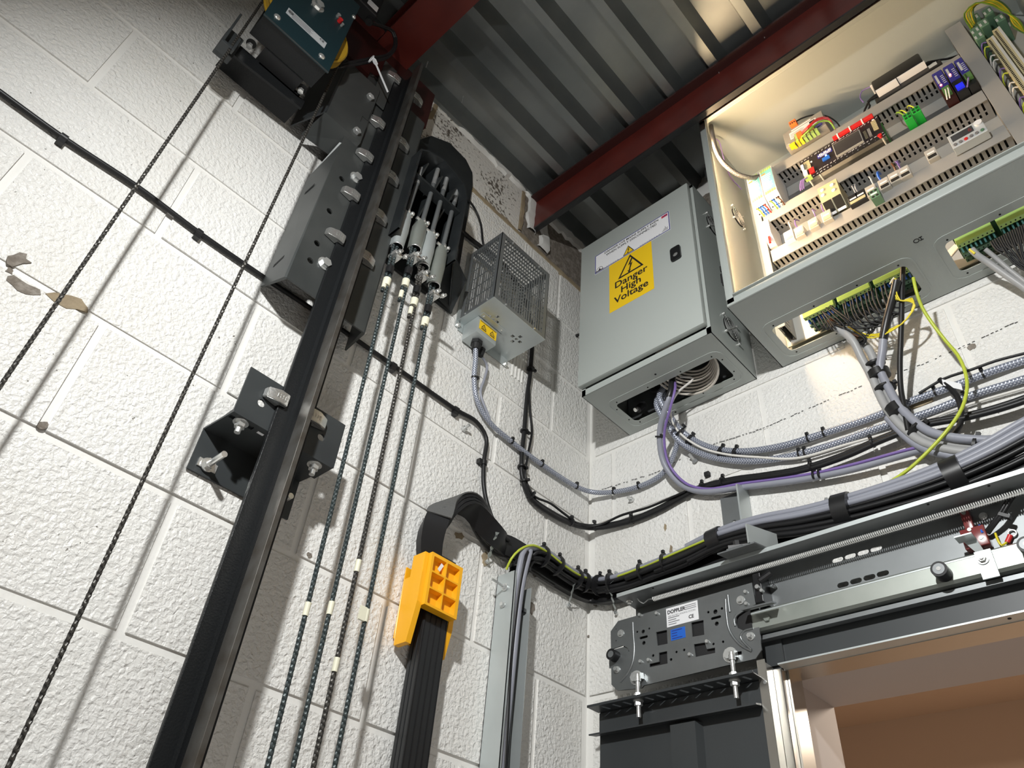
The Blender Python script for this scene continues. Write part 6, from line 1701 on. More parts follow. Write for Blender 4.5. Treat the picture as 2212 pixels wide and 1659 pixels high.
for i, ((m, r, y, x), o) in enumerate(zip(TC, OFFS)):
    lp = loom_pts(o)
    w = 0.004 * math.sin(i * 2.1)
    up = [V((x, y, -1.0)), V((x, y, 0.1)), V((x + w, y + w, 0.35)), V((x, y, 0.60)), V((x + 0.004, y + 0.002, 0.74)), V((x + 0.010, y + 0.004, 0.80)), V((x + 0.012, y + 0.014, 0.842 + o[0]))]
    lab = ('dark' if m == 'rubber' else 'grey') + ' cable rising in the trunking and turning into the lower loom, %s of eight' % OW[i]
    s = spline(up + lp[0:], 0.014)
    tag(MB().tube(s, r, 8).build('cable', m, smooth=70), lab, 'cable', 'cables rising in the trunking')
tie2 = []
for i, (z, r) in enumerate(((0.800, 0.022), (0.705, 0.016))):
    g = thing('cable_tie', (0.03, -0.29, z), '%s black tie round the cables at the trunking top' % ('upper' if i == 0 else 'lower'), 'cable tie')
    c = V((0.034 - 0.004 * i, -0.293 + 0.004 * i, z + 0.012))
    b = MB(); b.cyl(c - V((0, 0, 0.002)), c + V((0, 0, 0.002)), r, 16); b.build('strap', 'tie_black', g, smooth=50)
    MB().box(c.x + r * 0.7, c.x + r * 0.7 + 0.006, c.y + r * 0.5, c.y + r * 0.5 + 0.007, z + 0.008, z + 0.016).build('tie_head', 'tie_black', g)
# more black cables that only join in the lower loom further right, and the earth wire along its top
for i, (k0, o, m, r) in enumerate(((8, (0.016, 0.010), 'grey_cable', 0.0070), (9, (0.004, 0.016), 'grey_cable', 0.0070), (6, (-0.008, 0.016), 'rubber', 0.0060), (7, (-0.016, 0.012), 'rubber', 0.0060), (5, (-0.022, 0.004), 'rubber', 0.0065), (8, (-0.024, 0.012), 'rubber', 0.0065))):
    lp = loom_pts(o)[k0:]
    tag(MB().tube(spline(lp, 0.014), r, 8).build('cable', m, smooth=70), '%s cable joining the lower loom over the door header, %s of six' % ('dark' if m == 'rubber' else 'grey', OW[i]), 'cable', 'cables over the door header')
cable('wire', None, [('L', 1094, 1230, .030), ('L', 1104, 1208, .045), ('L', 1122, 1188, .055), ('L', 1150, 1178, .058), ('L', 1178, 1190, .056), ('L', 1220, 1222, .054), ('L', 1255, 1244, .05), ('L', 1285, 1252, .05), ('R', 1330, 1246, .05), ('R', 1400, 1220, .046), ('R', 1470, 1190, .05), ('R', 1540, 1160, .06)], 0.0028, 'greenyellow',
      'green and yellow earth wire arching from the trunking along the top of the lower loom', 'wire')
LT = ((('L', 1165, 1202), False), (('L', 1200, 1222), False), (('L', 1245, 1254), False), (('L', 1262, 1260), False), (('R', 1300, 1264), False), (('R', 1325, 1258), False), (('R', 1384, 1240), False), (('R', 1442, 1216), False), (('R', 1552, 1168), True), (('R', 1828, 1104), True), (('R', 2062, 1032), True))
for i, ((w, x, y), tp) in enumerate(LT):
    tie('loom', (w, x, y, .038), '%s black %s round the lower loom, from the trunking' % (OW[i], 'tape band' if tp else 'tie'), r=0.0265 if not tp else (0.029 if i < 9 else 0.037), w=0.0024 if not tp else 0.016, tape=tp, group='ties on the lower loom')
# ---------------------------------------------------------------- flat travelling cables and their wedge clamp
def ribbon(b, pts, wds, w, t):
    """flat strip swept along pts with its own width direction at each point"""
    n = len(pts); vs = []; fs = []
    for i in range(n):
        T = (pts[min(i + 1, n - 1)] - pts[max(i - 1, 0)]).normalized()
        W = (wds[i] - T * wds[i].dot(T)).normalized(); N = T.cross(W)
        for a, c in ((-1, -1), (1, -1), (1, 1), (-1, 1)):
            vs.append(pts[i] + W * (a * w / 2) + N * (c * t / 2))
    for i in range(n - 1):
        for j in range(4):
            fs.append((i * 4 + j, i * 4 + (j + 1) % 4, (i + 1) * 4 + (j + 1) % 4, (i + 1) * 4 + j))
    fs += [(3, 2, 1, 0), tuple((n - 1) * 4 + j for j in range(4))]
    b.add(vs, fs)
    return b
def interp(keys, n):
    """keys: (point, width dir); resampled along a smooth run"""
    P = spline([k[0] for k in keys], 0.012)
    m = len(P); out = []
    L = [0]
    for a, c in zip([k[0] for k in keys], [k[0] for k in keys][1:]): L.append(L[-1] + (c - a).length)
    d = 0
    for i in range(m):
        if i: d += (P[i] - P[i - 1]).length
        s = min(d, L[-1] - 1e-6)
        j = max(k for k in range(len(L) - 1) if L[k] <= s + 1e-9)
        f = (s - L[j]) / (L[j + 1] - L[j])
        f = f * f * (3 - 2 * f)
        out.append((keys[j][1] * (1 - f) + keys[j + 1][1] * f).normalized())
    return P, out
FC = []
for i, (x, lab) in enumerate(((0.016, 'rear flat black travelling cable, nearest the wall'), (0.027, 'middle flat black travelling cable in the yellow clamp'), (0.038, 'front ribbed flat black travelling cable below the yellow clamp'))):
    t = thing('travelling_cable', (x, -0.516, -0.9), lab, 'flat cable', 'flat travelling cables')
    MB().box(x - 0.0045, x + 0.0045, -0.546, -0.487, -0.9, 0.74, 0.0012).build('flat_cable', 'rubber_ribbed', t)
    for k in range(5):
        if x > 0.035: MB().box(x + 0.0042, x + 0.0056, -0.544 + 0.0136 * k - 0.0012, -0.544 + 0.0136 * k + 0.0012, -0.9, 0.73).build('rib', 'rubber', t)
    o = 0.010 * (i - 1)
    # up out of the clamp, over a loose arch that turns the strips from facing the shaft to edge-on, down onto the wall
    ARC = [((930, 1225), 0.034, (0.0, 1, 0.0)), ((927, 1190), 0.038, (0.15, 1, 0.05)), ((931, 1155), 0.040, (0.3, 1, 0.1)), ((945, 1122), 0.042, (0.5, 0.8, 0.2)), ((968, 1098), 0.043, (0.8, 0.5, 0.3)), ((996, 1088), 0.042, (1, 0.3, 0.25)), ((1020, 1097), 0.040, (1, 0.0, 0.35)), ((1040, 1122), 0.036, (0.8, -0.1, 0.6)), ((1058, 1148), 0.030, (0.5, -0.1, 0.9)), ((1078, 1170), 0.024, (0.2, 0, 1))]
    keys = [(V((x, -0.516, 0.715)), Y_)]
    for (ax, ay), dx, wd in ARC:
        p = PX(ax, ay, dx); wd = V(wd)
        keys.append((p, wd))
    # stack the strips along each point's own normal
    off = []
    for k, (p, wd) in enumerate(keys):
        T = (keys[min(k + 1, len(keys) - 1)][0] - keys[max(k - 1, 0)][0]).normalized()
        W = (wd - T * wd.dot(T)).normalized()
        nn = W.cross(T)
        if k == 0: nn = V((0, 0, 0))
        off.append((p + nn * o * (0.6 if k < 3 else 0.85), wd))
    keys = off + [(PX(1100, 1182, 0.016) + V((o * .5, 0, 0)), Z_), (PX(1150, 1212, 0.014) + V((o * .5, 0, 0)), Z_), (PX(1200, 1244, 0.014) + V((o * .5, 0, 0)), Z_), (PX(1250, 1272, 0.016) + V((o * .5, 0, 0)), Z_), (PX(1276, 1281, 0.026) + V((o * .5, 0, 0)), Z_),
            (PY(1315, 1282, -0.022) + V((0, -o * .5, 0)), Z_), (PY(1370, 1268, -0.018) + V((0, -o * .5, 0)), Z_), (PY(1480, 1228, -0.018) + V((0, -o * .5, 0)), Z_), (PY(1640, 1174, -0.020) + V((0, -o * .5, 0)), Z_), (PY(1850, 1118, -0.022) + V((0, -o * .5, 0)), Z_), (PY(2230, 985, -0.022) + V((0, -o * .5, 0)), Z_)]
    P, W = interp(keys, 0)
    ribbon(MB(), P, W, 0.050, 0.007).build('flat_cable', 'rubber', t, smooth=60)
    if i == 2:
        keys2 = []
        for k in range(4, 14):
            p, wd = keys[k]
            T = (keys[k + 1][0] - keys[k - 1][0]).normalized(); W = (wd - T * wd.dot(T)).normalized()
            keys2.append((p + W.cross(T) * 0.0065, wd))
        P, W = interp(keys2, 0)
        ribbon(MB(), P, W, 0.056, 0.003).build('sleeve', 'sleeve_grey', t, smooth=60)
        MB().box(0.012, 0.044, -0.5495, -0.5465, 0.745, 0.765).build('clip', 'galv', t)
CLM = thing('cable_clamp', (0.04, -0.53, 0.52), 'bright yellow plastic wedge clamp gripping the flat travelling cables', 'cable clamp')
cy0, cy1, cz0, cz1, cx = -0.572, -0.488, 0.611, 0.720, 0.0615
b = MB()
holes = []
for i in range(2):
    for j in range(3):
        holes.append(rr2(cy0 + 0.006 + 0.0365 * i, cy0 + 0.0395 + 0.0365 * i, cz0 + 0.005 + 0.0335 * j, cz0 + 0.035 + 0.0335 * j, 0.0015, 2))
b.holed([(cy0, cz0), (cy1, cz0), (cy1, cz1), (cy0, cz1)], holes, (cx + 0.006, 0, 0), Y_, Z_, (-0.016, 0, 0))
b.build('grid_face', 'orange_abs', CLM)
MB().box(cx - 0.0145, cx - 0.0085, cy0 + 0.0005, cy1 - 0.0005, cz0 + 0.0005, cz1 - 0.0005).build('wedge_back', 'orange_abs', CLM)
b = MB(); b.prism([(cx - 0.002, cy0 - 0.012, 0.675), (cx - 0.054, cy0 - 0.012, 0.672), (cx - 0.054, cy0 - 0.012, 0.580), (cx - 0.052, cy0 - 0.010, 0.540), (cx - 0.018, cy0 - 0.010, 0.540), (cx - 0.002, cy0 - 0.012, 0.615)], (0, 0.012, 0)); b.build('left_cheek', 'orange_abs', CLM)
MB().box(cx - 0.040, cx - 0.004, cy0 - 0.010, cy0, 0.665, 0.720, 0.001).build('upper_cheek', 'orange_abs', CLM)
b = MB(); b.prism([(cx - 0.018, cy1 + 0.002, 0.668), (cx - 0.058, cy1 + 0.002, 0.668), (cx - 0.058, cy1 + 0.002, 0.545), (cx - 0.030, cy1 + 0.002, 0.545), (cx - 0.018, cy1 + 0.002, 0.600)], (0, 0.012, 0)); b.build('right_cheek', 'orange_abs', CLM)
MB().box(cx - 0.058, cx - 0.055, cy0 - 0.010, cy1 + 0.006, 0.555, 0.70).build('rear_plate', 'orange_abs', CLM)
b = MB(); b.obox((cx + 0.0005, cy0 + 0.030, cz1 - 0.020), V((0, 0.5, 1)), V((0, 1, -0.5)), X_, 0.009, 0.0035, 0.0005); b.build('sticker', 'white_sticker', CLM)
MB().box(-0.0005, 0.004, -0.54, -0.52, 0.60, 0.62).build('wall_hook', 'galv', CLM)
# perforated strap hangers nailed to the wall
def strap(side, p, q, label):
    a, c = (PX(*p, 0.045), PX(*q, 0.004)) if side == 'L' else (PY(*p, -0.055), PY(*q, -0.004))
    t = thing('strap_hanger', c, label, 'strap hanger', 'perforated straps holding the loom')
    d = c - a; L = d.length; d.normalize()
    nrm = X_ if side == 'L' else -Y_
    wv = d.cross(nrm).normalized()
    out = []; hs = []
    n = max(2, int(L / 0.017))
    for s in (-1, 1):
        for k in range(n * 6 + 1):
            u = (k if s < 0 else n * 6 - k) / (n * 6.0)
            out.append((u * L, s * (0.0038 + 0.0022 * math.cos(2 * PI * (u * n + 0.5)) * -1)))
    for k in range(n):
        hs.append(circ2((k + 0.5) / n * L, 0, 0.0026, 8))
    b = MB(); b.holed(out, hs, a, d, wv, nrm * 0.0012); b.build('strip', 'galv', t)
    b = MB(); b.cyl(c - nrm * 0.004, c + nrm * 0.003, 0.0048, 10); b.cyl(c + nrm * 0.003, c + nrm * 0.006, 0.003, 8); b.build('screw', 'zinc_bright', t, smooth=40)
strap('L', (1074, 1150), (1052, 1214), 'perforated metal strap hanger under the end of the level black cable')
strap('L', (1240, 1262), (1228, 1308), 'perforated metal strap hanger left of the corner under the loom')
strap('R', (1320, 1282), (1331, 1324), 'perforated metal strap hanger right of the corner under the loom')
strap('R', (1322, 1258), (1331, 1238), 'perforated metal strap hanger right of the corner above the loom')
strap('R', (1792, 1096), (1786, 1080), 'perforated metal strap hanger above the loom over the door header')
# wall plugs and stray fixings
for i, (s, p, q, l) in enumerate((('R', (1488, 980), (1503, 998), 'zinc anchor stud left in the right wall under the braided cables'), ('R', (1356, 1074), (1366, 1080), 'small wall fixing below the sagging braided cable'), ('L', (1014, 918), (1000, 928), 'zinc ring terminal anchor beside the level black cable'))):
    a, c = (PX(*p, 0.02), PX(*q, 0.0)) if s == 'L' else (PY(*p, -0.02), PY(*q, 0.0))
    t = thing('wall_anchor', c, l, 'wall anchor')
    MB().cyl(c, a, 0.0038, 10).build('stud', 'zinc_bright', t, smooth=40)
    MB().hexa(c, c + (a - c).normalized() * 0.008, 0.0075).build('nut', 'zinc_bright', t)
c = PY(1530, 1027, 0.0); tag(MB().box(c.x - 0.007, c.x + 0.007, -0.010, 0.001, c.z - 0.006, c.z + 0.007, 0.002).build('wall_plug', 'black_matt'), 'black square plug stuck on the right wall under the braided cables', 'wall plug')
c = PX(1245, 726, 0.0); tag(MB().cyl((-0.001, c.y, c.z), (0.012, c.y, c.z), 0.006, 10, 0.004).build('wall_plug', 'black_matt', smooth=40), 'small black plug on the left wall beside the closed panel', 'wall plug')
# ================================================================== LANDING DOOR GEAR ON THE RIGHT WALL
# ---------------------------------------------------------------- header channel with rail and spring
DH = thing('door_header', (0.80, -0.06, 0.64), 'long grey steel landing door header channel with slotted back plate and roller rail', 'door header')
hx0, hx1 = 0.176, 1.60
yb = -0.046
def oval(cx, cz, hl, r, n=6):
    return [(cx + hl + r * math.cos(a), cz + r * math.sin(a)) for a in [-PI / 2 + PI * k / n for k in range(n + 1)]] + [(cx - hl + r * math.cos(a), cz + r * math.sin(a)) for a in [PI / 2 + PI * k / n for k in range(n + 1)]]
holes = []
for k, (px, py) in enumerate(((1809, 1209), (1836, 1201), (1864, 1193), (1892, 1185), (1821, 1263), (1849, 1255), (1878, 1247), (1907, 1239))):
    p = PY(px, py, yb)
    holes.append(oval(p.x, p.z, 0.0062, 0.0050))
b = MB(); b.holed([(hx0, 0.640), (hx1, 0.640), (hx1, 0.776), (hx0, 0.776)], holes, (0, yb, 0), X_, Z_, (0, 0.003, 0)); b.build('back_plate', 'galv_dark', DH)
b = MB()
b.prism([(hx0, yb, 0.776), (hx0, -0.119, 0.776), (hx0, -0.119, 0.784), (hx0, -0.117, 0.784), (hx0, -0.117, 0.779), (hx0, yb, 0.779)], (hx1 - hx0, 0, 0)); b.build('top_flange', 'galv_dark', DH)
b = MB(); b.prism([(hx0, -0.119, 0.776), (hx0 + 0.001, -0.1195, 0.776), (hx0 + 0.001, -0.1195, 0.7845), (hx0, -0.119, 0.7845)], (hx1 - hx0, 0, 0)); b.build('flange_lip', 'galv', DH)
for px, py in ((2003, 1082), (2134, 1043), (1412, 1277)):
    p = PY(px, py, -0.110)
    MB().cyl((p.x, -0.112, 0.7762), (p.x, -0.112, 0.7752), 0.0022, 8).build('hole', 'slot_dark', DH)
rl = MB(); rl.prism([(hx0 + 0.19, -0.052, 0.690), (hx0 + 0.19, -0.064, 0.690), (hx0 + 0.19, -0.072, 0.684), (hx0 + 0.19, -0.072, 0.650), (hx0 + 0.19, -0.066, 0.646), (hx0 + 0.19, -0.052, 0.646)], (1.2, 0, 0)); rl.build('roller_rail', 'galv_green', DH)
b = MB(); b.box(hx0 + 0.19, hx1, -0.0725, -0.0715, 0.681, 0.6835); b.build('rail_edge', 'galv', DH)
b = MB(); b.box(0.40, hx1, -0.060, -0.045, 0.632, 0.640); b.box(0.40, hx1, -0.064, -0.060, 0.6300, 0.6335); b.build('lower_lip', 'galv_dark', DH)
for px, py in ((1658, 1336),):
    p = PY(px, py, -0.072); MB().hexa((p.x, -0.072, p.z), (p.x, -0.077, p.z), 0.007).build('bolt', 'galv_green', DH)
for px, py, m in ((2034, 1235, 0.0135), (2222, 1182, 0.0135)):
    p = PY(px, py, -0.085)
    r = MB(); r.cyl((p.x, -0.072, p.z), (p.x, -0.098, p.z), m, 24); ro = r.build('bump_roller', 'rubber', DH, smooth=40)
    MB().cyl((p.x, -0.098, p.z), (p.x, -0.0988, p.z), m * 0.72, 20).build('roller_hub', 'galv_dark', ro, smooth=40)
    MB().cyl((p.x, -0.0988, p.z), (p.x, -0.0995, p.z), m * 0.28, 10).build('roller_pin', 'chrome', ro)
sp = thing('tension_spring', (0.75, -0.088, 0.752), 'long shiny coil spring stretched under the door header flange', 'spring')
pts = []
N = 330
for k in range(N * 7 + 1):
    a = 2 * PI * k / 7
    x = 0.252 + 1.25 * k / (N * 7)
    pts.append((x, -0.088 + 0.0048 * math.cos(a), 0.7645 - 0.003 * (x - 0.25) + 0.0048 * math.sin(a)))
MB().tube(pts, 0.0011, 4, cap=False).build('coil', 'spring_wire', sp)
MB().tube(spline([(0.252, -0.088, 0.7645), (0.240, -0.087, 0.768), (0.226, -0.086, 0.762), (0.216, -0.088, 0.770), (0.212, -0.09, 0.7765)]), 0.0013, 6).build('hook', 'zinc_bright', sp, smooth=60)
b = MB(); p = PY(1377, 1309, -0.07); hexbolt(b, (0.190, -0.09, 0.776), V((0, 0, -1)), 0.005, 0.004)
b.build('bolt', 'chrome', DH)
# wall brackets that carry the header
WB = thing('wall_bracket', (0.44, -0.02, 0.92), 'galvanised angle bracket fixed to the right wall above the lower loom', 'steel bracket')
b = MB(); b.holed([(0.398, 0.925), (0.462, 0.925), (0.462, 1.015), (0.398, 1.012)], [circ2(0.425, 0.94, 0.006, 10)], (0, -0.006, 0), X_, Z_, (0, 0.005, 0)); b.build('wall_leg', 'galv_dark', WB)
b = MB(); b.prism([(0.466, -0.003, 0.90), (0.466, -0.055, 0.90), (0.466, -0.055, 1.0), (0.466, -0.003, 1.02)], (0.004, 0, 0)); b.build('web_leg', 'galv', WB)
FB = thing('fixing_bracket', (0.49, -0.10, 0.7845), 'bent zinc bracket with a square nut on top of the door header', 'steel bracket')
b = MB(); b.prism([(0.452, -0.148, 0.7848), (0.535, -0.148, 0.7848), (0.552, -0.085, 0.7848), (0.468, -0.085, 0.7848)], (0, 0, 0.003)); b.build('foot', 'galv_dark', FB)
b = MB(); b.prism([(0.522, -0.150, 0.7878), (0.550, -0.080, 0.7878), (0.550, -0.080, 0.83), (0.522, -0.150, 0.83)], (0.004, -0.0015, 0)); b.build('upright', 'galv', FB)
b = MB(); b.box(0.470, 0.505, -0.142, -0.110, 0.7879, 0.794); b.build('square_washer', 'galv_dark', FB)
b = MB(); b.bar((0.472, -0.136, 0.798), (0.512, -0.120, 0.798), 0.010, 0.008); b.hexa((0.488, -0.128, 0.802), (0.488, -0.128, 0.812), 0.008); b.build('nut', 'black_gloss', FB)

# ---------------------------------------------------------------- hanger plate
HP = thing('hanger_plate', (0.315, -0.08, 0.59), 'pressed zinc door hanger plate with many holes, white maker label and blue sticker', 'hanger plate')
hy = -0.080
def H2(X, Y):
    p = PY(1260 + X / 3.13, 1030 + Y / 3.13, hy)
    return (p.x, p.z)
outl = [H2(*q) for q in ((185, 1045), (235, 975), (1140, 715), (1165, 860), (1085, 905), (1035, 940), (1030, 985), (1045, 1022), (1085, 1040), (1190, 1015), (1205, 1170), (1165, 1230), (970, 1275), (410, 1410), (395, 1428), (230, 1445), (190, 1405))]
outl = outl[::-1]
hl = []
for X, Y, r in ((845, 915, .0028), (893, 912, .0050), (937, 890, .0028), (902, 993, .0046), (365, 1048, .0024), (405, 1046, .0044), (446, 1026, .0024), (409, 1123, .0044), (630, 1184, .0026), (682, 1170, .0028), (593, 1235, .0030), (880, 1130, .0026), (945, 1115, .0026), (222, 1030, .0016), (222, 1108, .0016), (472, 1208, .0030)):
    c = H2(X, Y); hl.append(circ2(c[0], c[1], r, 10))
for X, Y, h in ((897, 952, .009), (408, 1085, .008)):
    c = H2(X, Y); hl.append(oval(c[0], c[1], h, .0028))
for qs in (((492, 1050), (565, 1035), (570, 1128), (502, 1142)), ((730, 985), (812, 968), (818, 1068), (738, 1082)), ((748, 1132), (822, 1120), (835, 1165), (890, 1155), (892, 1190), (760, 1218)), ((512, 1190), (566, 1178), (570, 1262), (448, 1288), (448, 1265), (512, 1250)), ((1010, 1188), (1070, 1178), (1072, 1202), (1012, 1212)), ((195, 1165), (265, 1140), (295, 1152), (310, 1178), (290, 1210), (240, 1222), (200, 1235))):
    hl.append([H2(*q) for q in qs])
b = MB(); b.holed(outl, hl, (0, hy, 0), X_, Z_, (0, 0.003, 0)); b.build('plate', 'hanger_zinc', HP)
MB().box(0.16, 0.47, -0.074, -0.071, 0.60, 0.725).build('rear_plate', 'black_matt', HP)  # black sheet added behind the holes to stand in for the shade there
for k, (qs, r) in enumerate((([(335, 985), (338, 1060), (345, 1150), (338, 1240), (312, 1310), (250, 1388)], .0030), ([(978, 800), (984, 860), (992, 915)], .0030), ([(962, 830), (968, 930), (985, 1030), (1030, 1105), (1080, 1150), (1140, 1180)], .0030), ([(1150, 1025), (1085, 1045), (1062, 1085), (1095, 1130), (1138, 1170)], .0026), ([(1040, 930), (1020, 965), (1028, 1010)], .0026))):
    MB().tube(spline([V((H2(*q)[0], hy + 0.0004, H2(*q)[1])) for q in qs], 0.006), r, 8).build('pressed_rib', 'hanger_zinc', HP, smooth=70)
for X, Y, r, h in ((255, 1060, .0085, .004), (230, 1305, .0075, .008), (1065, 835, .0090, .005), (1135, 1080, .0080, .008)):
    c = H2(X, Y); b = MB(); b.cyl((c[0], hy, c[1]), (c[0], hy - 0.002, c[1]), r, 18); b.hexa((c[0], hy - 0.002, c[1]), (c[0], hy - 0.002 - h, c[1]), r * 0.62); b.build('bolt', 'zinc_bright', HP, smooth=30)
for X, Y in ((390, 1250), (445, 1240), (1100, 780), (1105, 860), (500, 925), (385, 935), (840, 1115), (723, 1203)):
    c = H2(X, Y); b = MB(); b.cyl((c[0], hy, c[1]), (c[0], hy - 0.005, c[1]), 0.0042, 10, 0.0034); b.build('rivet', 'zinc_bright', HP, smooth=40)
for X, Y in ((360, 1360), (995, 1205)):
    c = H2(X, Y); b = MB(); hexbolt(b, (c[0], hy, c[1]), -Y_, 0.0105, 0.008); b.build('hex_bolt', 'zinc_bright', HP, smooth=30)
c = H2(215, 1215); b = MB(); b.cyl((c[0], hy + 0.004, c[1]), (c[0], hy - 0.016, c[1]), 0.0125, 20); bu = b.build('rubber_buffer', 'rubber', HP, smooth=40); MB().cyl((c[0], hy - 0.016, c[1]), (c[0], hy - 0.0166, c[1]), 0.0075, 16).build('buffer_cap', 'galv_dark', bu)
b = MB(); b.box(H2(168, 1170)[0], H2(300, 1170)[0], hy + 0.0035, hy + 0.006, H2(170, 1290)[1], H2(170, 1172)[1]); b.build('buffer_bracket', 'hanger_zinc', HP)
# maker label
q0, q1 = H2(560, 885), H2(775, 842); q2 = H2(780, 972); q3 = H2(566, 1012)
lx0, lx1 = (q0[0] + q3[0]) / 2, (q1[0] + q2[0]) / 2; lz1, lz0 = (q0[1] + q1[1]) / 2, (q2[1] + q3[1]) / 2
lab = MB().box(lx0, lx1, hy - 0.0005, hy, lz0, lz1).build('maker_label', 'white_sticker', HP); lab['label'] = 'white maker label of the landing doors'
ly = hy - 0.0007
text('lettering', 'DOPPLER', 0.0115, 'ink_black', (lx0 + 0.003, ly, lz1 - 0.010), X_, Z_, lab, 0.92, 'LEFT', 0.0004)
text('lettering', 'FIRE RATED LANDING DOORS', 0.0054, 'ink_grey', ((lx0 + lx1) / 2 - 0.001, ly, lz1 - 0.0195), X_, Z_, lab, 0.92)
text('lettering', 'CE', 0.0105, 'ink_black', (lx1 - 0.0175, ly, lz0 + 0.010), X_, Z_, lab, 1.0, 'CENTER', 0.0003)
b = MB()
for k in range(4):
    b.box(lx0 + 0.004, lx0 + 0.024 + 0.008 * (k % 2), ly, ly + 0.0002, lz0 + 0.004 + 0.0048 * k, lz0 + 0.0056 + 0.0048 * k)
    if k < 3: b.box(lx1 - 0.032, lx1 - 0.004, ly, ly + 0.0002, lz1 - 0.0060 - 0.004 * k, lz1 - 0.0046 - 0.004 * k)
tag(b.build('small_print', 'ink_grey', lab), kind='stuff')
s0, s1 = H2(590, 1030), H2(693, 1085)
bl = MB().box(s0[0], s1[0], hy - 0.0005, hy, s1[1], s0[1] - 0.002).build('blue_sticker', 'blue_sticker', HP); bl['label'] = 'small bright blue sticker'
b = MB()
for k in range(4):
    b.box(s0[0] + 0.003, s0[0] + (0.028 if k in (0, 3) else 0.016), hy - 0.0008, hy - 0.0005, s1[1] + 0.003 + 0.0055 * k, s1[1] + 0.0045 + 0.0055 * k)
tag(b.build('small_print', 'ink_navy', bl), kind='stuff')
# catch at the hanger's right end
CT = thing('door_catch', (0.50, -0.09, 0.69), 'black and zinc door catch lever at the right end of the hanger plate', 'door catch')
c0 = PY(1640, 1255, -0.075); c1 = PY(1650, 1300, -0.075)
MB().box(c0.x - 0.008, c0.x + 0.008, -0.086, -0.047, c1.z - 0.004, c0.z + 0.012, 0.001).build('upright', 'black_gloss', CT)
MB().cyl((c0.x + 0.006, -0.086, c0.z - 0.006), (c0.x + 0.030, -0.082, c0.z + 0.006), 0.007, 10).build('cam', 'black_gloss', CT)
b = MB(); b.cyl((c0.x + 0.002, -0.086, c0.z - 0.020), (c0.x + 0.002, -0.094, c0.z - 0.020), 0.0045, 10); b.cyl((c0.x + 0.010, -0.086, c0.z - 0.030), (c0.x + 0.010, -0.094, c0.z - 0.030), 0.0035, 10); b.build('screw', 'zinc_bright', CT)
l0, l1 = PY(1606, 1318, -0.098), PY(1672, 1301, -0.098)
b = MB(); b.obox((l0 + l1) / 2, (l1 - l0), V((0, 1, 0.3)), V((0, -0.3, 1)), (l1 - l0).length / 2, 0.011, 0.0015); b.build('lever', 'galv_dark', CT)
b = MB(); b.obox((l0 + l1) / 2 - V((0, 0.0006, 0.0022)), (l1 - l0), V((0, 1, 0.3)), V((0, -0.3, 1)), (l1 - l0).length / 4, 0.003, 0.0008); b.build('slot', 'galv', CT)

# ---------------------------------------------------------------- door panel hanging below
DP = thing('landing_door_panel', (0.285, -0.07, -ZO), 'dark grey steel landing door panel hanging under the hanger plate', 'door panel')
MB().box(0.094, 0.470, -0.072, -0.030, -ZO + 0.03, 0.574).build('panel_sheet', 'door_grey', DP)
b = MB(); hs = []
for k in range(13):
    x = 0.118 + 0.0275 * k
    hs.append([(x, -0.102), (x + 0.007, -0.102), (x + 0.014, -0.082), (x + 0.007, -0.082)])
b.holed([(0.090, -0.112), (0.478, -0.112), (0.478, -0.072), (0.090, -0.072)], hs, (0, 0, 0.552), X_, Y_, (0, 0, 0.002)); b.build('slotted_shelf', 'door_grey', DP)
MB().box(0.090, 0.478, -0.1125, -0.110, 0.5515, 0.5565).build('shelf_lip', 'door_grey', DP)
b = MB(); b.prism([(0.084, -0.072, 0.505), (0.084, -0.098, 0.500), (0.084, -0.098, 0.503), (0.084, -0.072, 0.509)], (0.386, 0, 0)); b.build('lower_ledge', 'door_grey', DP)
MB().box(0.094, 0.470, -0.0745, -0.072, 0.507, 0.550).build('top_band', 'door_grey', DP)
b = MB(); b.prism([(0.270, -0.072, -ZO + 0.05), (0.278, -0.088, -ZO + 0.05), (0.334, -0.088, -ZO + 0.05), (0.342, -0.072, -ZO + 0.05)], (0, 0, ZO + 0.445)); b.build('stiffener', 'door_grey', DP)
for k, (px, py) in enumerate(((1378, 1478), (1583, 1436))):
    p = PY(px, py, -0.095)
    x = p.x
    b = MB(); b.cyl((x, -0.095, 0.605), (x, -0.095, 0.518), 0.0045, 12); b.cyl((x, -0.095, 0.600), (x, -0.095, 0.590), 0.0065, 12); b.cyl((x, -0.095, 0.552), (x, -0.095, 0.550), 0.011, 16); b.cyl((x, -0.095, 0.5565), (x, -0.095, 0.5545), 0.011, 16)
    g = thing('suspension_bolt', (x, -0.095, 0.518), '%s threaded suspension bolt between hanger plate and door panel' % ('left' if k == 0 else 'right'), 'bolt', 'door suspension bolts')
    b.build('threaded_rod', 'zinc_bright', g, smooth=40)
    for z0_, z1_ in ((0.550, 0.541), (0.5655, 0.5565)):
        MB().hexa((x, -0.095, z0_), (x, -0.095, z1_), 0.0085).build('nut', 'zinc_bright', g)
    MB().bar((x, -0.095, 0.602), (x, -0.081, 0.605), 0.012, 0.012).build('eye', 'zinc_bright', g)
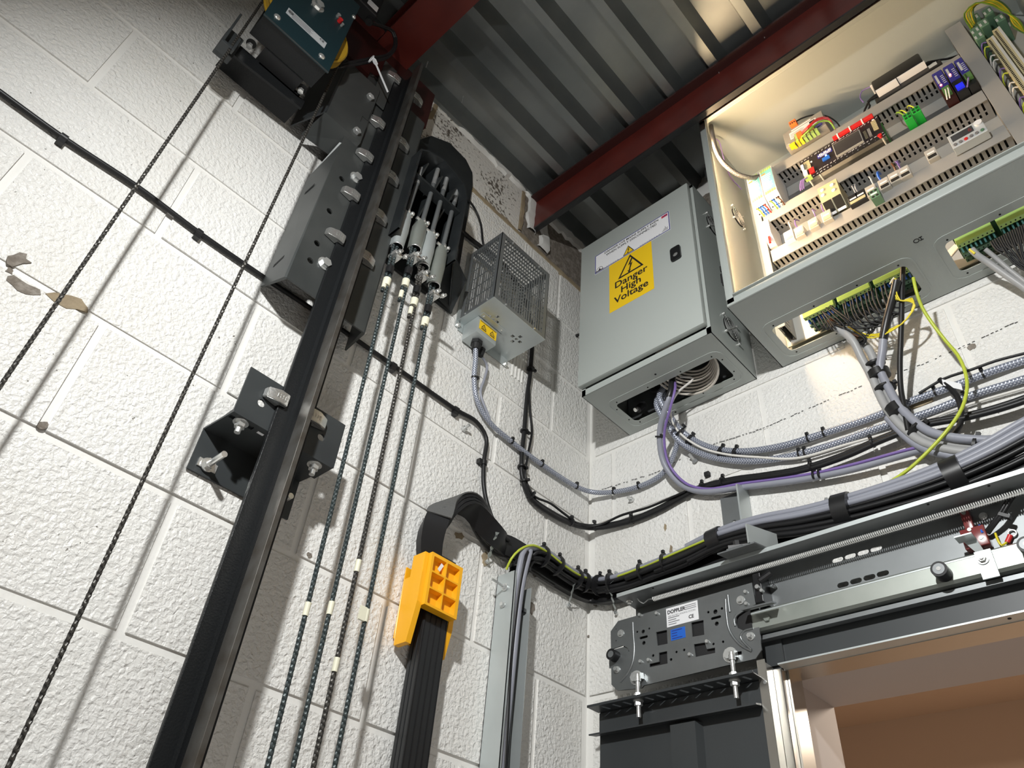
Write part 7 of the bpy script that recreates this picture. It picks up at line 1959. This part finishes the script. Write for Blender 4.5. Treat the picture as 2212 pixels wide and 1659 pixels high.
# stainless leading edge of the panel
LE = thing('door_edge', (0.485, -0.05, -ZO), 'bright stainless steel leading edge profile of the landing door', 'door edge')
b = MB(); b.prism([(0.4705, -0.076, -ZO + 0.03), (0.4870, -0.076, -ZO + 0.03), (0.4870, -0.074, -ZO + 0.03), (0.4705, -0.074, -ZO + 0.03)], (0, 0, ZO + 0.5575)); b.build('outer_strip', 'stainless', LE)
b = MB(); b.box(0.4872, 0.4885, -0.076, -0.048, -ZO + 0.03, 0.580); b.build('return_strip', 'stainless', LE)
b = MB(); b.box(0.4890, 0.505, -0.050, -0.048, -ZO + 0.03, 0.5745); b.build('inner_strip', 'stainless', LE)
b = MB(); b.box(0.5040, 0.5055, -0.050, -0.012, -ZO + 0.03, 0.5735); b.build('return_strip', 'stainless', LE)
MB().box(0.4875, 0.5038, -0.047, -0.032, -ZO + 0.03, 0.5735).build('backing_strip', 'brown_wire', LE)
p = PY(1653, 1474, -0.076); b = MB(); b.cyl((p.x, -0.076, p.z), (p.x, -0.0775, p.z), 0.0035, 10); b.build('screw', 'chrome', LE)
# dark header fascia, head profile and jamb of the frame round the opening
DF = thing('door_frame', (0.95, -0.04, -ZO), 'dark grey steel landing door frame with a pale head profile around the opening', 'door frame')
MB().box(0.478, hx1, -0.0405, -0.030, 0.578, 0.650).build('fascia', 'door_grey', DF)
MB().box(0.4700, 0.512, -0.046, -0.0405, 0.583, 0.640).build('corner_post', 'door_grey', DF)
MB().box(0.508, hx1, -0.068, -0.038, 0.5745, 0.5775).build('head_profile', 'galv', DF)
MB().box(0.508, hx1, -0.0415, -0.038, 0.5775, 0.584).build('head_profile_lip', 'galv_dark', DF)
MB().box(0.505, hx1, -0.038, 0.022, 0.5735, 0.5770).build('head_lining', 'stainless', DF)
MB().box(0.506, 0.510, -0.030, 0.022, -ZO, 0.5735).build('jamb_lining', 'stainless', DF)
for px, py in ((2177, 1332), ):
    p = PZ(px, py, 0.5745); MB().cyl((p.x, -0.055, 0.5748), (p.x, -0.055, 0.5738), 0.003, 10).build('screw_hole', 'slot_dark', DF)
# plaster reveal, landing beyond
for nm, args in (('trim_1', (OX0 + 0.0003, OX1 - 0.0003, 0.0225, 0.1985, 0.5775, 0.5827)), ('trim_2', (OX0 + 0.0003, OX0 + 0.004, 0.0225, 0.1985, FLOOR, 0.5772))):
    struct(MB().box(*args).build(nm, 'plaster_pink'))
b = MB()
b.box(-0.6, 2.6, 1.9, 1.95, FLOOR, 1.1); b.box(-0.6, -0.55, 0.2, 1.9, FLOOR, 1.1); b.box(2.55, 2.6, 0.2, 1.9, FLOOR, 1.1); b.box(-0.6, 2.6, 0.2, 1.95, 1.1, 1.15)
struct(b.build('wall_landing', 'landing_paint'))
struct(tag(MB().box(-0.6, 2.6, 0.19, 1.95, FLOOR - 0.05, FLOOR).build('floor_landing', 'landing_paint'), 'landing floor below the view'))
# ---------------------------------------------------------------- door lock switch
DL = thing('lock_contact', (0.895, -0.05, 0.695), 'dark red translucent T-shaped lock contact on the door header', 'lock switch')
ra = PY(2071, 1104, -0.062); rb = PY(2109, 1150, -0.062); rc = PY(2072, 1146, -0.062); rd = PY(2146, 1182, -0.062)
MB().box(ra.x, rb.x, -0.064, -0.0465, rb.z - 0.004, ra.z, 0.002).build('upper_body', 'lock_red', DL, smooth=40)
MB().box(rc.x, rd.x - 0.002, -0.066, -0.0465, rd.z + 0.006, rc.z - 0.002, 0.002).build('lower_body', 'lock_red', DL, smooth=40)
b = MB()
for x, z in ((rb.x - 0.008, ra.z - 0.008), (rb.x - 0.008, rb.z + 0.006), (rc.x + 0.010, rd.z + 0.014), (rd.x - 0.012, rd.z + 0.020)):
    b.cyl((x, -0.064, z), (x, -0.0675, z), 0.0035, 10)
b.build('screw', 'galv_green', DL)
KB = thing('keeper_bracket', (0.905, -0.085, 0.645), 'bent galvanised keeper bracket under the red lock contact', 'steel bracket')
ka = PY(2107, 1205, -0.078); kb = PY(2160, 1243, -0.078)
MB().box(ka.x, kb.x, -0.0775, -0.0740, kb.z, ka.z + 0.010).build('face', 'galv', KB)
kc = PY(2122, 1178, -0.085)
b = MB(); b.prism([(ka.x + 0.003, -0.0775, ka.z + 0.010), (kb.x - 0.010, -0.0775, ka.z + 0.010), (kb.x - 0.016, -0.070, ka.z + 0.036), (ka.x - 0.010, -0.070, ka.z + 0.036)], (0, 0.002, 0.001)); b.build('neck', 'galv', KB)
b = MB(); b.obox((ka.x - 0.004, -0.082, ka.z + 0.037), X_, Y_, Z_, 0.014, 0.012, 0.0012); b.build('tongue', 'galv', KB)
p = PY(2123, 1208, -0.078); b = MB(); b.cyl((p.x, -0.0775, p.z), (p.x, -0.080, p.z), 0.0095, 18); b.hexa((p.x, -0.080, p.z), (p.x, -0.085, p.z), 0.0062); b.cyl((p.x, -0.085, p.z), (p.x, -0.088, p.z), 0.0035, 10); b.build('nut', 'zinc_bright', KB, smooth=30)
for i, (dx, m, r) in enumerate(((0, 'rubber', .0032), (7, 'rubber', .0032))):
    tag(MB().tube(spline([PY(2128 + dx, 1152, -0.058), PY(2140 + dx, 1135, -0.066), PY(2158 + dx, 1112, -0.072), PY(2172 + dx, 1088, -0.074), PY(2186 + dx, 1068, -0.070), PY(2200 + dx, 1050, -0.05)]), r, 8).build('wire', m, smooth=70), '%s black lead rising from the red lock contact' % ('left' if i == 0 else 'right'), 'wire')
tag(MB().tube(spline([PY(2118, 1140, -0.058), PY(2122, 1150, -0.066), PY(2116, 1135, -0.06)]), 0.0022, 6).build('wire', 'blue_wire'), 'small blue wire at the side of the red lock contact', 'wire')
tag(MB().tube(spline([PY(2150, 1152, -0.055), PY(2157, 1170, -0.06), PY(2164, 1178, -0.06), PY(2174, 1172, -0.056)]), 0.0020, 6).build('wire', 'yellow_wire'), 'yellow earth wire curling right of the red lock contact', 'wire')
tt = thing('crimp_terminal', PY(2180, 1165, -0.05), 'red crimp ring terminal screwed to the door header', 'terminal')
pa, pb_ = PY(2176, 1172, -0.052), PY(2183, 1156, -0.052); MB().cyl(pa, pb_, 0.0042, 10).build('sleeve', 'red_wire', tt, smooth=40)
pc = PY(2187, 1152, -0.050); MB().ring(pc, Y_, 0.006, 0.0016, 14, 6).build('ring', 'chrome', tt, smooth=60)
p = PY(2123, 1114, -0.050); b = MB(); b.cyl((p.x, -0.046, p.z), (p.x, -0.049, p.z), 0.007, 14); b.hexa((p.x, -0.049, p.z), (p.x, -0.053, p.z), 0.0045); b.build('nut', 'zinc_bright', DH, smooth=30)
p = PY(2166, 1114, -0.07); tie_ = thing('cable_tie', p, 'black tie round the leads of the red lock contact', 'cable tie'); 
b = MB(); b.obox(p + V((0.003, 0, -0.002)), V((0.6, 0, 0.8)), V((0.8, 0, -0.6)), Y_, 0.003, 0.009, 0.006); b.build('strap', 'tie_black', tie_)
